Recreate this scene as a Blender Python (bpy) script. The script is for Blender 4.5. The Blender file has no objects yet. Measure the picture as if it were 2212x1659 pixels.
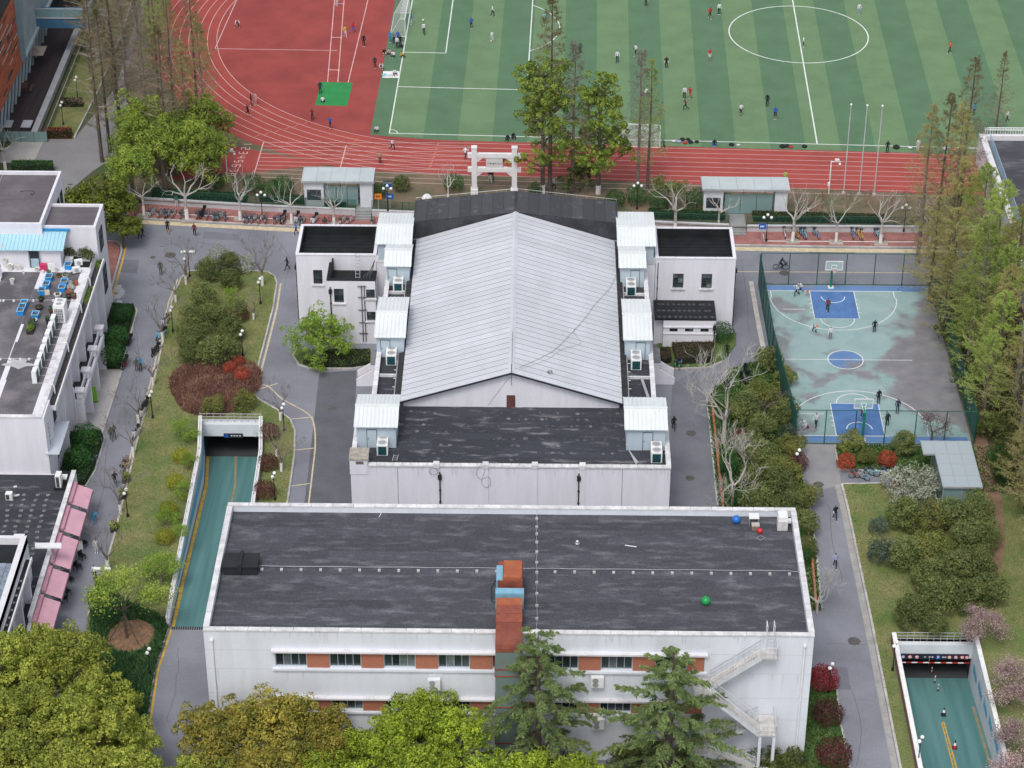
import bpy,bmesh,math,random
import numpy as np
from mathutils import Vector,Matrix
from mathutils.geometry import tessellate_polygon
# camera,sky,sun,exposure
SC = bpy.context.scene
COL = SC.collection
F,CAMH = 5050.0,127.0
TH,PS,RO = math.radians(32.5),math.radians(0.74),math.radians(0.1)
_fw = Vector((-math.sin(PS) * math.cos(TH),math.cos(PS) * math.cos(TH),-math.sin(TH)))
_r0 = Vector((math.cos(PS),math.sin(PS),0)); _u0 = _r0.cross(_fw)
_r = math.cos(RO) * _r0 + math.sin(RO) * _u0
_u = -math.sin(RO) * _r0 + math.cos(RO) * _u0
cam = bpy.data.cameras.new('camera'); camo = bpy.data.objects.new('camera',cam); COL.objects.link(camo)
cam.sensor_width = 36; cam.lens = F / 2212 * 36; cam.clip_start = 1; cam.clip_end = 3000
camo.matrix_world = Matrix(((_r.x,_u.x,-_fw.x,0),(_r.y,_u.y,-_fw.y,0),(_r.z,_u.z,-_fw.z,CAMH),(0,0,0,1)))
SC.camera = camo
SUN_EL,SUN_ROT = math.radians(58),math.radians(195)
W = bpy.data.worlds.new('World'); SC.world = W; W.use_nodes = True
_n = W.node_tree.nodes; _l = W.node_tree.links
_bg = _n['Background']; _bg.inputs[1].default_value = 0.15
_sky = _n.new('ShaderNodeTexSky'); _sky.sky_type = 'NISHITA'; _sky.sun_disc = False
_sky.sun_elevation = SUN_EL; _sky.sun_rotation = SUN_ROT
_sky.air_density = 1.0; _sky.dust_density = 3.0
_hs = _n.new('ShaderNodeHueSaturation'); _hs.inputs['Saturation'].default_value = 0.42
_l.new(_sky.outputs[0],_hs.inputs['Color']); _l.new(_hs.outputs[0],_bg.inputs[0])
sl = bpy.data.lights.new('sun','SUN'); sl.energy = 1.15; sl.angle = math.radians(18); sl.color = (1,.965,.92)
so = bpy.data.objects.new('sun',sl); COL.objects.link(so)
_sd = Vector((math.sin(SUN_ROT) * math.cos(SUN_EL),math.cos(SUN_ROT) * math.cos(SUN_EL),math.sin(SUN_EL)))
so.rotation_euler = (-_sd).to_track_quat('-Z','Y').to_euler(); so.location = (0,100,200)
SC.view_settings.view_transform = 'Standard'; SC.view_settings.look = 'None'
SC.view_settings.exposure = 0.3; SC.view_settings.gamma = 1
SC.cycles.max_bounces = 5; SC.cycles.transparent_max_bounces = 12
SC.cycles.diffuse_bounces = 3; SC.cycles.glossy_bounces = 2; SC.cycles.transmission_bounces = 3
RNG = random.Random(7); NP = np.random.default_rng(7)
# survey: photo point -> place on a level of height z
def G(x,y,z=0.0):
 d = _fw + (x - 1106) / F * _r - (y - 829.5) / F * _u
 return Vector((0,0,CAMH)) + d * ((z - CAMH) / d.z)
def GY(x,y,yy):
 d = _fw + (x - 1106) / F * _r - (y - 829.5) / F * _u
 return Vector((0,0,CAMH)) + d * (yy / d.y)
def G2(x,y,z=0.0):
 p = G(x,y,z); return (p.x,p.y)
def GP(pts,z=0.0):
 return [G2(x,y,z) for x,y in pts]
# materials
MATS = {}
def mat(name,col,rough=.8,var=.12,scale=.6,col2=None,fine=0.0,bump=0.0,bscale=8.0,metal=0.0,spec=.3,rnd=0.0,lo=.35,hi=.65,stretch=(1,1,1),alpha=1.0,emit=None,transl=0.0):
 if name in MATS: return MATS[name]
 m = bpy.data.materials.new(name); m.use_nodes = True; MATS[name] = m
 n = m.node_tree.nodes; l = m.node_tree.links; b = n['Principled BSDF']
 b.inputs['Roughness'].default_value = rough; b.inputs['Metallic'].default_value = metal
 b.inputs['Specular IOR Level'].default_value = spec
 c = tuple(col) + (1,)
 c2 = tuple(col2) + (1,) if col2 else tuple(min(1,x * (1 + var)) for x in col) + (1,)
 c1 = c if col2 else tuple(x * (1 - var) for x in col) + (1,)
 g = n.new('ShaderNodeNewGeometry')
 mp = n.new('ShaderNodeMapping'); mp.inputs['Scale'].default_value = stretch; l.new(g.outputs['Position'],mp.inputs[0])
 t = n.new('ShaderNodeTexNoise'); t.inputs['Scale'].default_value = scale; t.inputs['Detail'].default_value = 5; t.inputs['Roughness'].default_value = .6
 l.new(mp.outputs[0],t.inputs['Vector'])
 mr = n.new('ShaderNodeMapRange'); mr.inputs[1].default_value = lo; mr.inputs[2].default_value = hi; l.new(t.outputs[0],mr.inputs[0])
 mx = n.new('ShaderNodeMix'); mx.data_type = 'RGBA'; mx.inputs[6].default_value = c1; mx.inputs[7].default_value = c2; l.new(mr.outputs[0],mx.inputs[0])
 out = mx.outputs[2]
 if fine:
  t2 = n.new('ShaderNodeTexNoise'); t2.inputs['Scale'].default_value = 7; t2.inputs['Detail'].default_value = 3; l.new(g.outputs['Position'],t2.inputs['Vector'])
  m2 = n.new('ShaderNodeMapRange'); m2.inputs[1].default_value = .3; m2.inputs[2].default_value = .7; m2.inputs[3].default_value = 1 - fine; m2.inputs[4].default_value = 1 + fine; l.new(t2.outputs[0],m2.inputs[0])
  vm = n.new('ShaderNodeVectorMath'); vm.operation = 'SCALE'; l.new(out,vm.inputs[0]); l.new(m2.outputs[0],vm.inputs['Scale']); out = vm.outputs[0]
 if rnd:
  oi = n.new('ShaderNodeObjectInfo')
  m2 = n.new('ShaderNodeMapRange'); m2.inputs[3].default_value = 1 - rnd; m2.inputs[4].default_value = 1 + rnd; l.new(oi.outputs['Random'],m2.inputs[0])
  vm = n.new('ShaderNodeVectorMath'); vm.operation = 'SCALE'; l.new(out,vm.inputs[0]); l.new(m2.outputs[0],vm.inputs['Scale']); out = vm.outputs[0]
 l.new(out,b.inputs['Base Color'])
 if bump:
  t3 = n.new('ShaderNodeTexNoise'); t3.inputs['Scale'].default_value = bscale; l.new(mp.outputs[0],t3.inputs['Vector'])
  bp = n.new('ShaderNodeBump'); bp.inputs['Strength'].default_value = bump; bp.inputs['Distance'].default_value = .05; l.new(t3.outputs[0],bp.inputs['Height']); l.new(bp.outputs[0],b.inputs['Normal'])
 if alpha < 1: b.inputs['Alpha'].default_value = alpha
 if emit:
  b.inputs['Emission Color'].default_value = tuple(emit) + (1,); b.inputs['Emission Strength'].default_value = 1
 return m
def leafmat(name,cols,transl=.4,rough=.65,pscale=.9):
 """foliage: every leaf face takes its own tint, drifting from clump to clump"""
 if name in MATS: return MATS[name]
 m = bpy.data.materials.new(name); m.use_nodes = True; MATS[name] = m
 n = m.node_tree.nodes; l = m.node_tree.links; b = n['Principled BSDF']; o = n['Material Output']
 b.inputs['Roughness'].default_value = rough; b.inputs['Specular IOR Level'].default_value = .2
 g = n.new('ShaderNodeNewGeometry'); t = n.new('ShaderNodeTexNoise'); t.inputs['Scale'].default_value = pscale; t.inputs['Detail'].default_value = 2
 l.new(g.outputs['Position'],t.inputs['Vector'])
 mr = n.new('ShaderNodeMapRange'); mr.inputs[1].default_value = .3; mr.inputs[2].default_value = .7; l.new(t.outputs[0],mr.inputs[0])
 ma = n.new('ShaderNodeMath'); ma.operation = 'MULTIPLY_ADD'; ma.inputs[1].default_value = .55; l.new(g.outputs['Random Per Island'],ma.inputs[0])
 m5 = n.new('ShaderNodeMath'); m5.operation = 'MULTIPLY'; m5.inputs[1].default_value = .45; l.new(mr.outputs[0],m5.inputs[0]); l.new(m5.outputs[0],ma.inputs[2])
 r = n.new('ShaderNodeValToRGB'); e = r.color_ramp.elements
 cols = [tuple(min(.8,v * 1.4) for v in c) for c in cols]
 for i,c in enumerate(cols):
  p = i / (len(cols) - 1)
  x = e[0] if i == 0 else (e[1] if i == len(cols) - 1 else e.new(p))
  x.position = p; x.color = tuple(c) + (1,)
 oi = n.new('ShaderNodeObjectInfo'); ov = n.new('ShaderNodeMapRange'); ov.inputs[3].default_value = .8; ov.inputs[4].default_value = 1.28; l.new(oi.outputs['Random'],ov.inputs[0])
 vs = n.new('ShaderNodeVectorMath'); vs.operation = 'SCALE'; l.new(ov.outputs[0],vs.inputs['Scale'])
 l.new(ma.outputs[0],r.inputs[0]); l.new(r.outputs[0],vs.inputs[0]); l.new(vs.outputs[0],b.inputs['Base Color'])
 tr = n.new('ShaderNodeBsdfTranslucent'); l.new(vs.outputs[0],tr.inputs[0])
 ms = n.new('ShaderNodeMixShader'); ms.inputs[0].default_value = transl
 l.new(b.outputs[0],ms.inputs[1]); l.new(tr.outputs[0],ms.inputs[2]); l.new(ms.outputs[0],o.inputs[0])
 return m
def netmat(name,col,cover):
 """a fine wire or cord net seen from far: part cord, part open"""
 m = bpy.data.materials.new(name); m.use_nodes = True; MATS[name] = m
 n = m.node_tree.nodes; l = m.node_tree.links; b = n['Principled BSDF']; o = n['Material Output']
 b.inputs['Base Color'].default_value = tuple(col) + (1,); b.inputs['Roughness'].default_value = .7
 t = n.new('ShaderNodeBsdfTransparent'); ms = n.new('ShaderNodeMixShader'); ms.inputs[0].default_value = cover
 l.new(t.outputs[0],ms.inputs[1]); l.new(b.outputs[0],ms.inputs[2]); l.new(ms.outputs[0],o.inputs[0])
 return m
def glassmat(name,col,trans=.5,rough=.08):
 m = bpy.data.materials.new(name); m.use_nodes = True; MATS[name] = m
 n = m.node_tree.nodes; l = m.node_tree.links; b = n['Principled BSDF']; o = n['Material Output']
 b.inputs['Base Color'].default_value = tuple(col) + (1,); b.inputs['Roughness'].default_value = rough; b.inputs['Specular IOR Level'].default_value = .7
 t = n.new('ShaderNodeBsdfTransparent'); t.inputs[0].default_value = (.85,.95,.93,1)
 ms = n.new('ShaderNodeMixShader'); ms.inputs[0].default_value = 1 - trans
 l.new(t.outputs[0],ms.inputs[1]); l.new(b.outputs[0],ms.inputs[2]); l.new(ms.outputs[0],o.inputs[0])
 return m
WALL = mat('white_render_wall',(.69,.68,.725),.9,.05,1.1,fine=.03,stretch=(1,1,.12))
WALLC = mat('cool_white_wall',(.65,.68,.73),.9,.05,.9,fine=.03,stretch=(1,1,.12))
COPE = mat('coping_stone',(.62,.615,.625),.9,.16,1.4,rnd=.08,fine=.06)
ASPH = mat('asphalt',(.205,.212,.243),.92,.18,.12,fine=.10,bump=.25,bscale=20)
ASPHD = mat('fresh_asphalt',(.115,.12,.135),.92,.12,.3,fine=.12,bump=.25,bscale=20)
CONC = mat('concrete_paving',(.40,.385,.375),.9,.12,.5,fine=.06)
KERB = mat('kerb_stone',(.44,.42,.40),.9,.15,.8,rnd=.12)
LAWN = mat('lawn_grass',(.105,.16,.045),.95,col2=(.215,.21,.09),scale=.28,fine=.28,bump=.6,bscale=14)
LAWNG = mat('green_grass',(.055,.115,.03),.95,col2=(.125,.155,.05),scale=.5,fine=.3,bump=.6,bscale=14)
SOIL = mat('bare_soil',(.17,.115,.075),.95,.25,.6,fine=.2,bump=.5)
MULCH = mat('bark_mulch',(.23,.135,.085),.95,.25,2.0,fine=.35,bump=.6)
BRICKP = mat('brick_paving',(.30,.135,.12),.9,.2,.7,fine=.25)
YELL = mat('yellow_paint',(.56,.34,.06),.85,.2,1.5,fine=.12)
PALEY = mat('faded_yellow_paint',(.55,.46,.31),.85,.15,1.5,fine=.1)
WHITEP = mat('white_paint',(.78,.77,.76),.8,.08,2.0)
BLACKM = mat('black_metal',(.018,.02,.022),.5,.1)
DARKM = mat('dark_grey_metal',(.06,.065,.07),.5,.1)
GREYM = mat('grey_metal',(.42,.44,.46),.45,.1,metal=.3)
WHITEM = mat('white_metal',(.74,.75,.75),.5,.06,1.0)
GREENM = mat('green_fence_metal',(.012,.085,.06),.5,.15)
RUBBER = mat('black_rubber',(.015,.015,.017),.8)
# mesh helpers
class MB:
 def __init__(s): s.v = []; s.f = []; s.m = []; s.cm = 0
 def add(s,vs,fs):
  o = len(s.v); s.v += [tuple(p) for p in vs]
  for f in fs: s.f.append(tuple(i + o for i in f)); s.m.append(s.cm)
  return s
 def box(s,x0,y0,z0,x1,y1,z1):
  return s.add([(x0,y0,z0),(x1,y0,z0),(x1,y1,z0),(x0,y1,z0),(x0,y0,z1),(x1,y0,z1),(x1,y1,z1),(x0,y1,z1)],
                     [(0,3,2,1),(4,5,6,7),(0,1,5,4),(1,2,6,5),(2,3,7,6),(3,0,4,7)])
 def cbox(s,c,d,rz=0.0):
  ca,sa = math.cos(rz),math.sin(rz); vs = []
  for z in (-.5,.5):
   for x,y in ((-.5,-.5),(.5,-.5),(.5,.5),(-.5,.5)):
    X,Y = x * d[0],y * d[1]; vs.append((c[0] + X * ca - Y * sa,c[1] + X * sa + Y * ca,c[2] + z * d[2]))
  return s.add(vs,[(0,3,2,1),(4,5,6,7),(0,1,5,4),(1,2,6,5),(2,3,7,6),(3,0,4,7)])
 def beam(s,a,b,w,h,up=(0,0,1)):
  a,b,up = Vector(a),Vector(b),Vector(up); d = (b - a)
  if d.length < 1e-6: return s
  d.normalize(); x = d.cross(up)
  if x.length < 1e-4: x = Vector((1,0,0))
  x.normalize(); z = x.cross(d); vs = []
  for p in (a,b):
   for i,j in ((-.5,-.5),(.5,-.5),(.5,.5),(-.5,.5)): vs.append(p + x * i * w + z * j * h)
  return s.add(vs,[(0,1,2,3),(7,6,5,4),(0,4,5,1),(1,5,6,2),(2,6,7,3),(3,7,4,0)])
 def prism(s,pts,z0,z1,z0b=None):
  n = len(pts)
  if sum(pts[i][0] * pts[(i + 1) % n][1] - pts[(i + 1) % n][0] * pts[i][1] for i in range(n)) < 0: pts = pts[::-1]
  vs = [(x,y,z0) for x,y in pts] + [(x,y,z1) for x,y in pts]
  tri = tessellate_polygon([[Vector((x,y,0)) for x,y in pts]])
  fs = []
  for t in tri:
   a,b,c = [Vector(pts[i]) for i in t]
   if (b - a).cross(c - a) < 0: t = (t[0],t[2],t[1])
   fs.append(tuple(i + n for i in t)); fs.append((t[2],t[1],t[0]))
  for i in range(n): j = (i + 1) % n; fs.append((i,j,j + n,i + n))
  return s.add(vs,fs)
 def tube(s,pts,rad,n=6,cap=True):
  pts = [Vector(p) for p in pts]
  if not hasattr(rad,'__len__'): rad = [rad] * len(pts)
  vs = []; prev = None
  for i,p in enumerate(pts):
   d = (pts[min(i + 1,len(pts) - 1)] - pts[max(i - 1,0)])
   if d.length < 1e-9: d = Vector((0,0,1))
   d.normalize()
   if prev is None:
    x = d.cross(Vector((0,0,1)))
    if x.length < 1e-3: x = Vector((1,0,0))
   else: x = prev - d * prev.dot(d)
   x.normalize(); prev = x; y = d.cross(x)
   for k in range(n):
    a = 2 * math.pi * k / n; vs.append(p + (x * math.cos(a) + y * math.sin(a)) * rad[i])
  fs = []
  for i in range(len(pts) - 1):
   for k in range(n):
    k2 = (k + 1) % n; fs.append((i * n + k,i * n + k2,(i + 1) * n + k2,(i + 1) * n + k))
  if cap: fs.append(tuple(range(n))[::-1]); fs.append(tuple(range((len(pts) - 1) * n,len(pts) * n)))
  return s.add(vs,fs)
 def lathe(s,prof,c=(0,0,0),n=12):
  vs = []
  for r,z in prof:
   for k in range(n):
    a = 2 * math.pi * k / n; vs.append((c[0] + r * math.cos(a),c[1] + r * math.sin(a),c[2] + z))
  fs = []
  for i in range(len(prof) - 1):
   for k in range(n):
    k2 = (k + 1) % n; fs.append((i * n + k,i * n + k2,(i + 1) * n + k2,(i + 1) * n + k))
  fs.append(tuple(range(n))[::-1]); fs.append(tuple(range((len(prof) - 1) * n,len(prof) * n)))
  return s.add(vs,fs)
 def ball(s,c,r,n=10,m=6,squash=1.0):
  return s.lathe([(max(1e-3,r * math.sin(math.pi * i / m)),-r * squash * math.cos(math.pi * i / m)) for i in range(m + 1)],c,n)
 def mesh(s,name,*mats,smooth=False):
  me = bpy.data.meshes.new(name); me.from_pydata(s.v,[],s.f)
  for m in mats: me.materials.append(m)
  if len(mats) > 1: me.polygons.foreach_set('material_index',s.m)
  if smooth: me.polygons.foreach_set('use_smooth',[True] * len(s.f))
  me.update(); return me
 def build(s,name,m,parent=None,smooth=False):
  """mesh given in place; becomes a part of parent (standing at parent's base) or a top-level object"""
  me = s.mesh(name,*(m if isinstance(m,(list,tuple)) else (m,)),smooth=smooth)
  o = bpy.data.objects.new(name,me); COL.objects.link(o)
  if parent:
   o.parent = parent; w = worldloc(parent)
   if w.length: me.transform(Matrix.Translation(-w))
  return o
def worldloc(o):
 w = Vector((0,0,0))
 while o: w += o.location; o = o.parent
 return w
def tag(o,label=None,cat=None,group=None,kind=None):
 if label: o['label'] = label
 if cat: o['category'] = cat
 if group: o['group'] = group
 if kind: o['kind'] = kind
 return o
def thing(name,label,cat,loc=(0,0,0),group=None,rz=0.0):
 o = bpy.data.objects.new(name,None); COL.objects.link(o); o.location = loc; o.rotation_euler.z = rz
 o.empty_display_size = .3
 return tag(o,label,cat,group)
_UC = {}
def ucube(m):
 if m.name not in _UC: _UC[m.name] = MB().box(-.5,-.5,-.5,.5,.5,.5).mesh('block',m)
 return _UC[m.name]
def piece(name,m,c,d,parent=None,rz=0.0):
 """one box-shaped piece sharing its mesh with all alike pieces"""
 o = bpy.data.objects.new(name,ucube(m)); COL.objects.link(o); o.scale = d; o.rotation_euler.z = rz
 if parent: o.parent = parent; o.location = Vector(c) - worldloc(parent)
 else: o.location = c
 return o
def inst(name,me,loc,parent=None,rz=0.0,sc=1.0):
 o = bpy.data.objects.new(name,me); COL.objects.link(o); o.rotation_euler.z = rz
 o.scale = (sc,sc,sc) if not hasattr(sc,'__len__') else sc
 if parent: o.parent = parent; o.location = Vector(loc) - worldloc(parent)
 else: o.location = loc
 return o
def dup(root,loc,rz=0.0,sc=None,label=None,group=None,keep=False):
 def cp(o,par):
  c = o.copy(); COL.objects.link(c); c.parent = par
  for ch in o.children: cp(ch,c)
  return c
 r = cp(root,None); r.location = loc; r.rotation_euler.z = rz
 if sc: r.scale = (sc,sc,sc) if not hasattr(sc,'__len__') else sc
 if label: r['label'] = label
 if group: r['group'] = group
 return r
class Proto:
 """first use moves the built thing itself, later uses copy it with its parts"""
 def __init__(s,root): s.root = root; s.used = False
 def put(s,loc,rz=0.0,sc=None,label=None,group=None):
  if s.used: return dup(s.root,loc,rz,sc,label,group)
  s.used = True; r = s.root; r.location = loc; r.rotation_euler.z = rz
  if sc: r.scale = (sc,sc,sc) if not hasattr(sc,'__len__') else sc
  if label: r['label'] = label
  if group: r['group'] = group
  return r
ORD = ['first','second','third','fourth','fifth','sixth','seventh','eighth','ninth','tenth','eleventh','twelfth','thirteenth','fourteenth','fifteenth','sixteenth','seventeenth','eighteenth','nineteenth','twentieth']
def sheet(name,pts,z,m,kind='structure',holes=(),parent=None,thick=None):
 """a level surface on the ground; with thick a low slab"""
 mb = MB()
 if thick and not holes: mb.prism(pts,z - thick,z)
 else:
  loops = [[Vector((x,y,0)) for x,y in pts]] + [[Vector((x,y,0)) for x,y in h] for h in holes]
  flat = [p for lp in loops for p in lp]
  for t in tessellate_polygon(loops):
   a,b,c = [flat[i] for i in t]
   if (b - a).cross(c - a).z < 0: t = (t[0],t[2],t[1])
   mb.f.append(tuple(t)); mb.m.append(0)
  mb.v = [(p.x,p.y,z) for p in flat]
 o = mb.build(name,m,parent)
 if not parent and kind: o['kind'] = kind
 return o
def strip(name,pts,w,z,m,closed=False,parent=None):
 """painted line along a path"""
 pts = [Vector(p[:2]) for p in pts]; n = len(pts); L = []; R = []
 for i in range(n):
  a = pts[(i - 1) % n] if (closed or i > 0) else pts[i]; b = pts[(i + 1) % n] if (closed or i < n - 1) else pts[i]
  d = (b - a).normalized(); nn = Vector((-d.y,d.x)) * w / 2; L.append(pts[i] + nn); R.append(pts[i] - nn)
 mb = MB(); mb.v = [(p.x,p.y,z) for p in L] + [(p.x,p.y,z) for p in R]
 for i in range(n if closed else n - 1):
  j = (i + 1) % n; mb.f.append((i + n,j + n,j,i)); mb.m.append(0)
 o = mb.build(name,m,parent)
 if not parent: o['kind'] = 'structure'
 return o
def kerb(pts,name='kerb',w=.18,z0=0.0,h=.13,step=1.1,m=None,closed=False):
 """a run of kerb stones, each its own piece"""
 k = bpy.data.objects.new(name,None); COL.objects.link(k); k['kind'] = 'structure'
 k.location = (pts[0][0],pts[0][1],z0)
 P = [Vector(p[:2]) for p in pts]
 if closed: P.append(P[0])
 for a,b in zip(P[:-1],P[1:]):
  L = (b - a).length; n = max(1,round(L / step)); d = (b - a) / n; an = math.atan2(d.y,d.x)
  for i in range(n):
   c = a + d * (i + .5)
   piece('kerb_stone',m or KERB,(c.x,c.y,z0 + h / 2 + RNG.uniform(-.008,.008)),(d.length - .025,w,h),k,an)
 return k
def smooth_path(P,n=6):
 """Catmull-Rom through the given points"""
 P = [Vector(p) for p in P]; out = []
 for i in range(len(P) - 1):
  p0 = P[max(i - 1,0)]; p1 = P[i]; p2 = P[i + 1]; p3 = P[min(i + 2,len(P) - 1)]
  for k in range(n):
   t = k / n; out.append(.5 * ((2 * p1) + (p2 - p0) * t + (2 * p0 - 5 * p1 + 4 * p2 - p3) * t * t + (3 * p1 - p0 - 3 * p2 + p3) * t ** 3))
 out.append(P[-1]); return out
# ground,roads,lawns
UP = 0.7                                              # level of the sports ground above the road
LR_HOLE = [(-31.7,159.6),(-26.3,159.6),(-26.3,177),(-26.7,186),(-27.3,192),(-33.0,192),(-32.25,185.7),(-31.95,166.4)]
RR_HOLE = [(31.0,127),(37.7,127),(37.7,158.6),(30.9,158.6)]
sheet('ground',[(-420,20),(420,20),(420,720),(-420,720)],-.03,mat('rough_ground',(.09,.085,.05),.95,col2=(.06,.09,.035),scale=.3,fine=.25),holes=[LR_HOLE,RR_HOLE])
sheet('road',[(-75,118),(24,118),(30.6,126),(44,126),(44,160),(75,160),(75,234),(-75,236)],.0,ASPH,holes=[LR_HOLE,RR_HOLE])
sheet('road_patch',GP([(690,805),(770,800),(760,1100),(690,1100),(655,1110)]) ,.004,ASPHD)
sheet('road_patch',GP([(1452,830),(1500,800),(1527,862),(1547,1100),(1440,1100)]),.004,mat('worn_asphalt',(.165,.17,.192),.92,.12,.3,fine=.12))
sheet('road_patch',GP([(1747,538),(1848,538),(1846,549),(1747,548)]),.004,ASPHD)
def bed(name,pts,m=LAWN,kerbed=(),z=.11,w=.16,holes=()):
 """raised planting area with kerb stones along the given corners"""
 o = sheet(name,pts,z,m,thick=None if holes else .3,holes=holes)
 if kerbed:
  kerb([pts[i] for i in kerbed],w=w,h=z + .03)
 return o
_rk = GP([(410,586),(566,587),(580,589),(594,598),(598,612),(590,665),(575,725),(558,790),(546,838),(551,858),(570,870),(605,890),(627,907),(637,932),(636,982),(627,1045),(617,1100)])
_rk[-1] = (-23.3,176.5)
_lawn = _rk + [(-23.0,160.2),(-26.0,160.2),(-26.0,177),(-26.4,186.2),(-27.0,192.3),(-33.3,192.3),(-32.6,185.7),(-32.3,166.4),(-32.1,159.6)]
_lk = GP([(365,1352),(333,1450),(312,1590),(280,1659),(150,1659),(190,1330),(223,1243),(247,1158),(274.5,1047.5),(300,937),(331,832),(371,652),(391,602),(410,586)])
_n0 = len(_rk)
bed('lawn',_lawn + _lk[:-1])
kerb(_rk + [(-23.0,160.2)]); kerb([_lk[i] for i in range(5,14)]); kerb(_lk[:4],m=KERB)
strip('road_marking',[(x + .3,y) for x,y in _lk[:4]],.18,.006,YELL)
strip('road_marking',[(x - .33,y - .05) for x,y in _lk[8:13]],.16,.006,PALEY)
strip('road_marking',[(x + .42,y) for x,y in _rk[4:9]],.2,.006,PALEY)
_pk = smooth_path([G2(x,y) for x,y in [(546,840),(575,832),(610,862),(660,890),(677,912),(681,960),(676,1010),(666,1095)]],5)
strip('road_marking',_pk,.15,.008,PALEY)
for a,b in (((630,905),(676,901)),((640,972),(678,968)),((628,1050),(672,1044)),((552,843),(600,828))):
 strip('road_marking',GP([a,b]),.13,.007,PALEY)
sheet('mulch_bed',[(G2(463,843)[0] + 4.3 * math.cos(a) * (1 + .12 * math.sin(3 * a)),G2(463,843)[1] + (6.6 if math.sin(a) > 0 else 5.0) * math.sin(a)) for a in np.linspace(0,6.28,24,endpoint=False)],.125,SOIL)
_c = G2(283,1377)
sheet('tree_pit',[(_c[0] + 2.05 * math.cos(a) * (1 + .06 * math.sin(4 * a)),_c[1] + 2.3 * math.sin(a)) for a in np.linspace(0,6.28,22,endpoint=False)],.13,MULCH)
_b1 = GP([(222,662),(293,666),(296,674),(262,798),(215,798)]); bed('hedge_bed',_b1,LAWNG,(1,2,3))
_b2 = GP([(152,938),(222,938),(226,950),(205,1018),(185,1052),(130,1052)]); bed('hedge_bed',_b2,LAWNG,(1,2,3,4))
sheet('pavement',GP([(205,800),(262,800),(218,941),(150,941)]),.12,CONC,thick=.3); kerb(GP([(264,800),(219,942)]))
sheet('brick_pavement',GP([(226,524),(246,524),(257,530),(259,542),(236,640),(226,640)]),.12,BRICKP,thick=.3)
_bk = GP([(226,522),(250,522),(261,530),(263,543),(236,640)]); kerb(_bk)
strip('road_marking',smooth_path([(x + .35,y + .05) for x,y in _bk],3),.2,.006,YELL)
_b3 = GP([(640,755),(800,755),(800,790),(762,797),(670,797),(645,789),(633,770)]); bed('planting_bed',_b3,LAWNG,(2,3,4,5,6,0))
_b4 = GP([(1420,742),(1590,720),(1590,745),(1560,782),(1530,795),(1460,798),(1425,790)]); bed('planting_bed',_b4,LAWNG,(3,4,5,6))
_b5 = GP([(1653,776),(1690,790),(1722,962),(1727,1000),(1746,1080),(1764,1200),(1775,1320)]) + [(21.9,163),(21.9,160.5),(15.5,160.5)] + GP([(1551,1100),(1527,862),(1572,800)])
bed('planting_bed',_b5,LAWNG)
kerb([_b5[-3],_b5[-2],_b5[-1]]); kerb(_b5[2:7])
RED_EDGE = mat('terracotta_edging',(.42,.17,.11),.85,.15,1,rnd=.1)
kerb([(x + .45,y) for x,y in (_b5[-3],_b5[-2])],name='brick_edging',m=RED_EDGE,h=.3,w=.2,step=.6)
kerb([(x - .45,y) for x,y in _b5[4:7]],name='brick_edging',m=RED_EDGE,h=.3,w=.2,step=.6)
_kx = GP([(1622,610),(1636,690),(1653,776)]); kerb(_kx,w=.5,h=.15)
_b6 = [(21.95,139.0),(21.95,154.6)] + GP([(1789,1443),(1806,1475),(1815,1565),(1822,1590),(1835,1659)]); bed('planting_bed',_b6,LAWNG,(1,2,3,4,5,6))
_c = (22.35,158.6); _ring = [(_c[0] + .95 * math.cos(a),_c[1] + 1.0 * math.sin(a)) for a in np.linspace(-1.6,1.6,12)]
sheet('planting_bed',_ring + [(21.8,159.6),(21.8,157.6)],.1,LAWNG,thick=.2); kerb(_ring,step=.4,w=.25,m=WHITEP)
sheet('path',GP([(1722,958),(1803,962),(1812,1015),(1818,1048),(1760,1060),(1742,1030),(1728,1000)]),.005,mat('worn_concrete',(.30,.295,.29),.9,col2=(.22,.222,.235),scale=.25,fine=.08))
_b7 = [G2(1803,962),(44,188.6),(44,180.8),(36.6,180.8)] + GP([(1926,1020),(1812,1015)]); bed('planting_bed',_b7,LAWNG,(4,5,0))
_b8 = GP([(1818,1047),(1905,1045)]) + [(34.5,180),(36.2,180),(36.2,176),(41.4,176.2),(41.4,180.7),(44.5,180.7),(56,185),(56,126),(38.1,126),(38.1,158.9),(30.6,158.9),(30.6,126)] + GP([(1960,1720),(1945,1659),(1880,1330),(1830,1092)])
bed('lawn',_b8); kerb([_b8[i] for i in (1,0)]); kerb([_b8[0]] + _b8[-1:-5:-1],w=.2)
strip('gutter',[(x - .42,y) for x,y in [_b8[0]] + _b8[-1:-5:-1]],.55,.006,mat('gutter_concrete',(.33,.32,.30),.9,.15,.8,fine=.1))
sheet('dirt_path',GP([(2098,940),(2130,945),(2165,1080),(2172,1180),(2150,1290),(2140,1200),(2130,1080)]),.14,mat('trodden_earth',(.21,.135,.09),.95,.2,.8,fine=.15))
sheet('earth',[(44,140),(75,140),(75,221),(42.3,221),(42.3,188.7),(44,188.7)],.1,mat('dark_earth',(.075,.085,.04),.95,col2=(.13,.10,.06),scale=.4,fine=.2))  # dark greenish earth with browner patches
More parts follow.
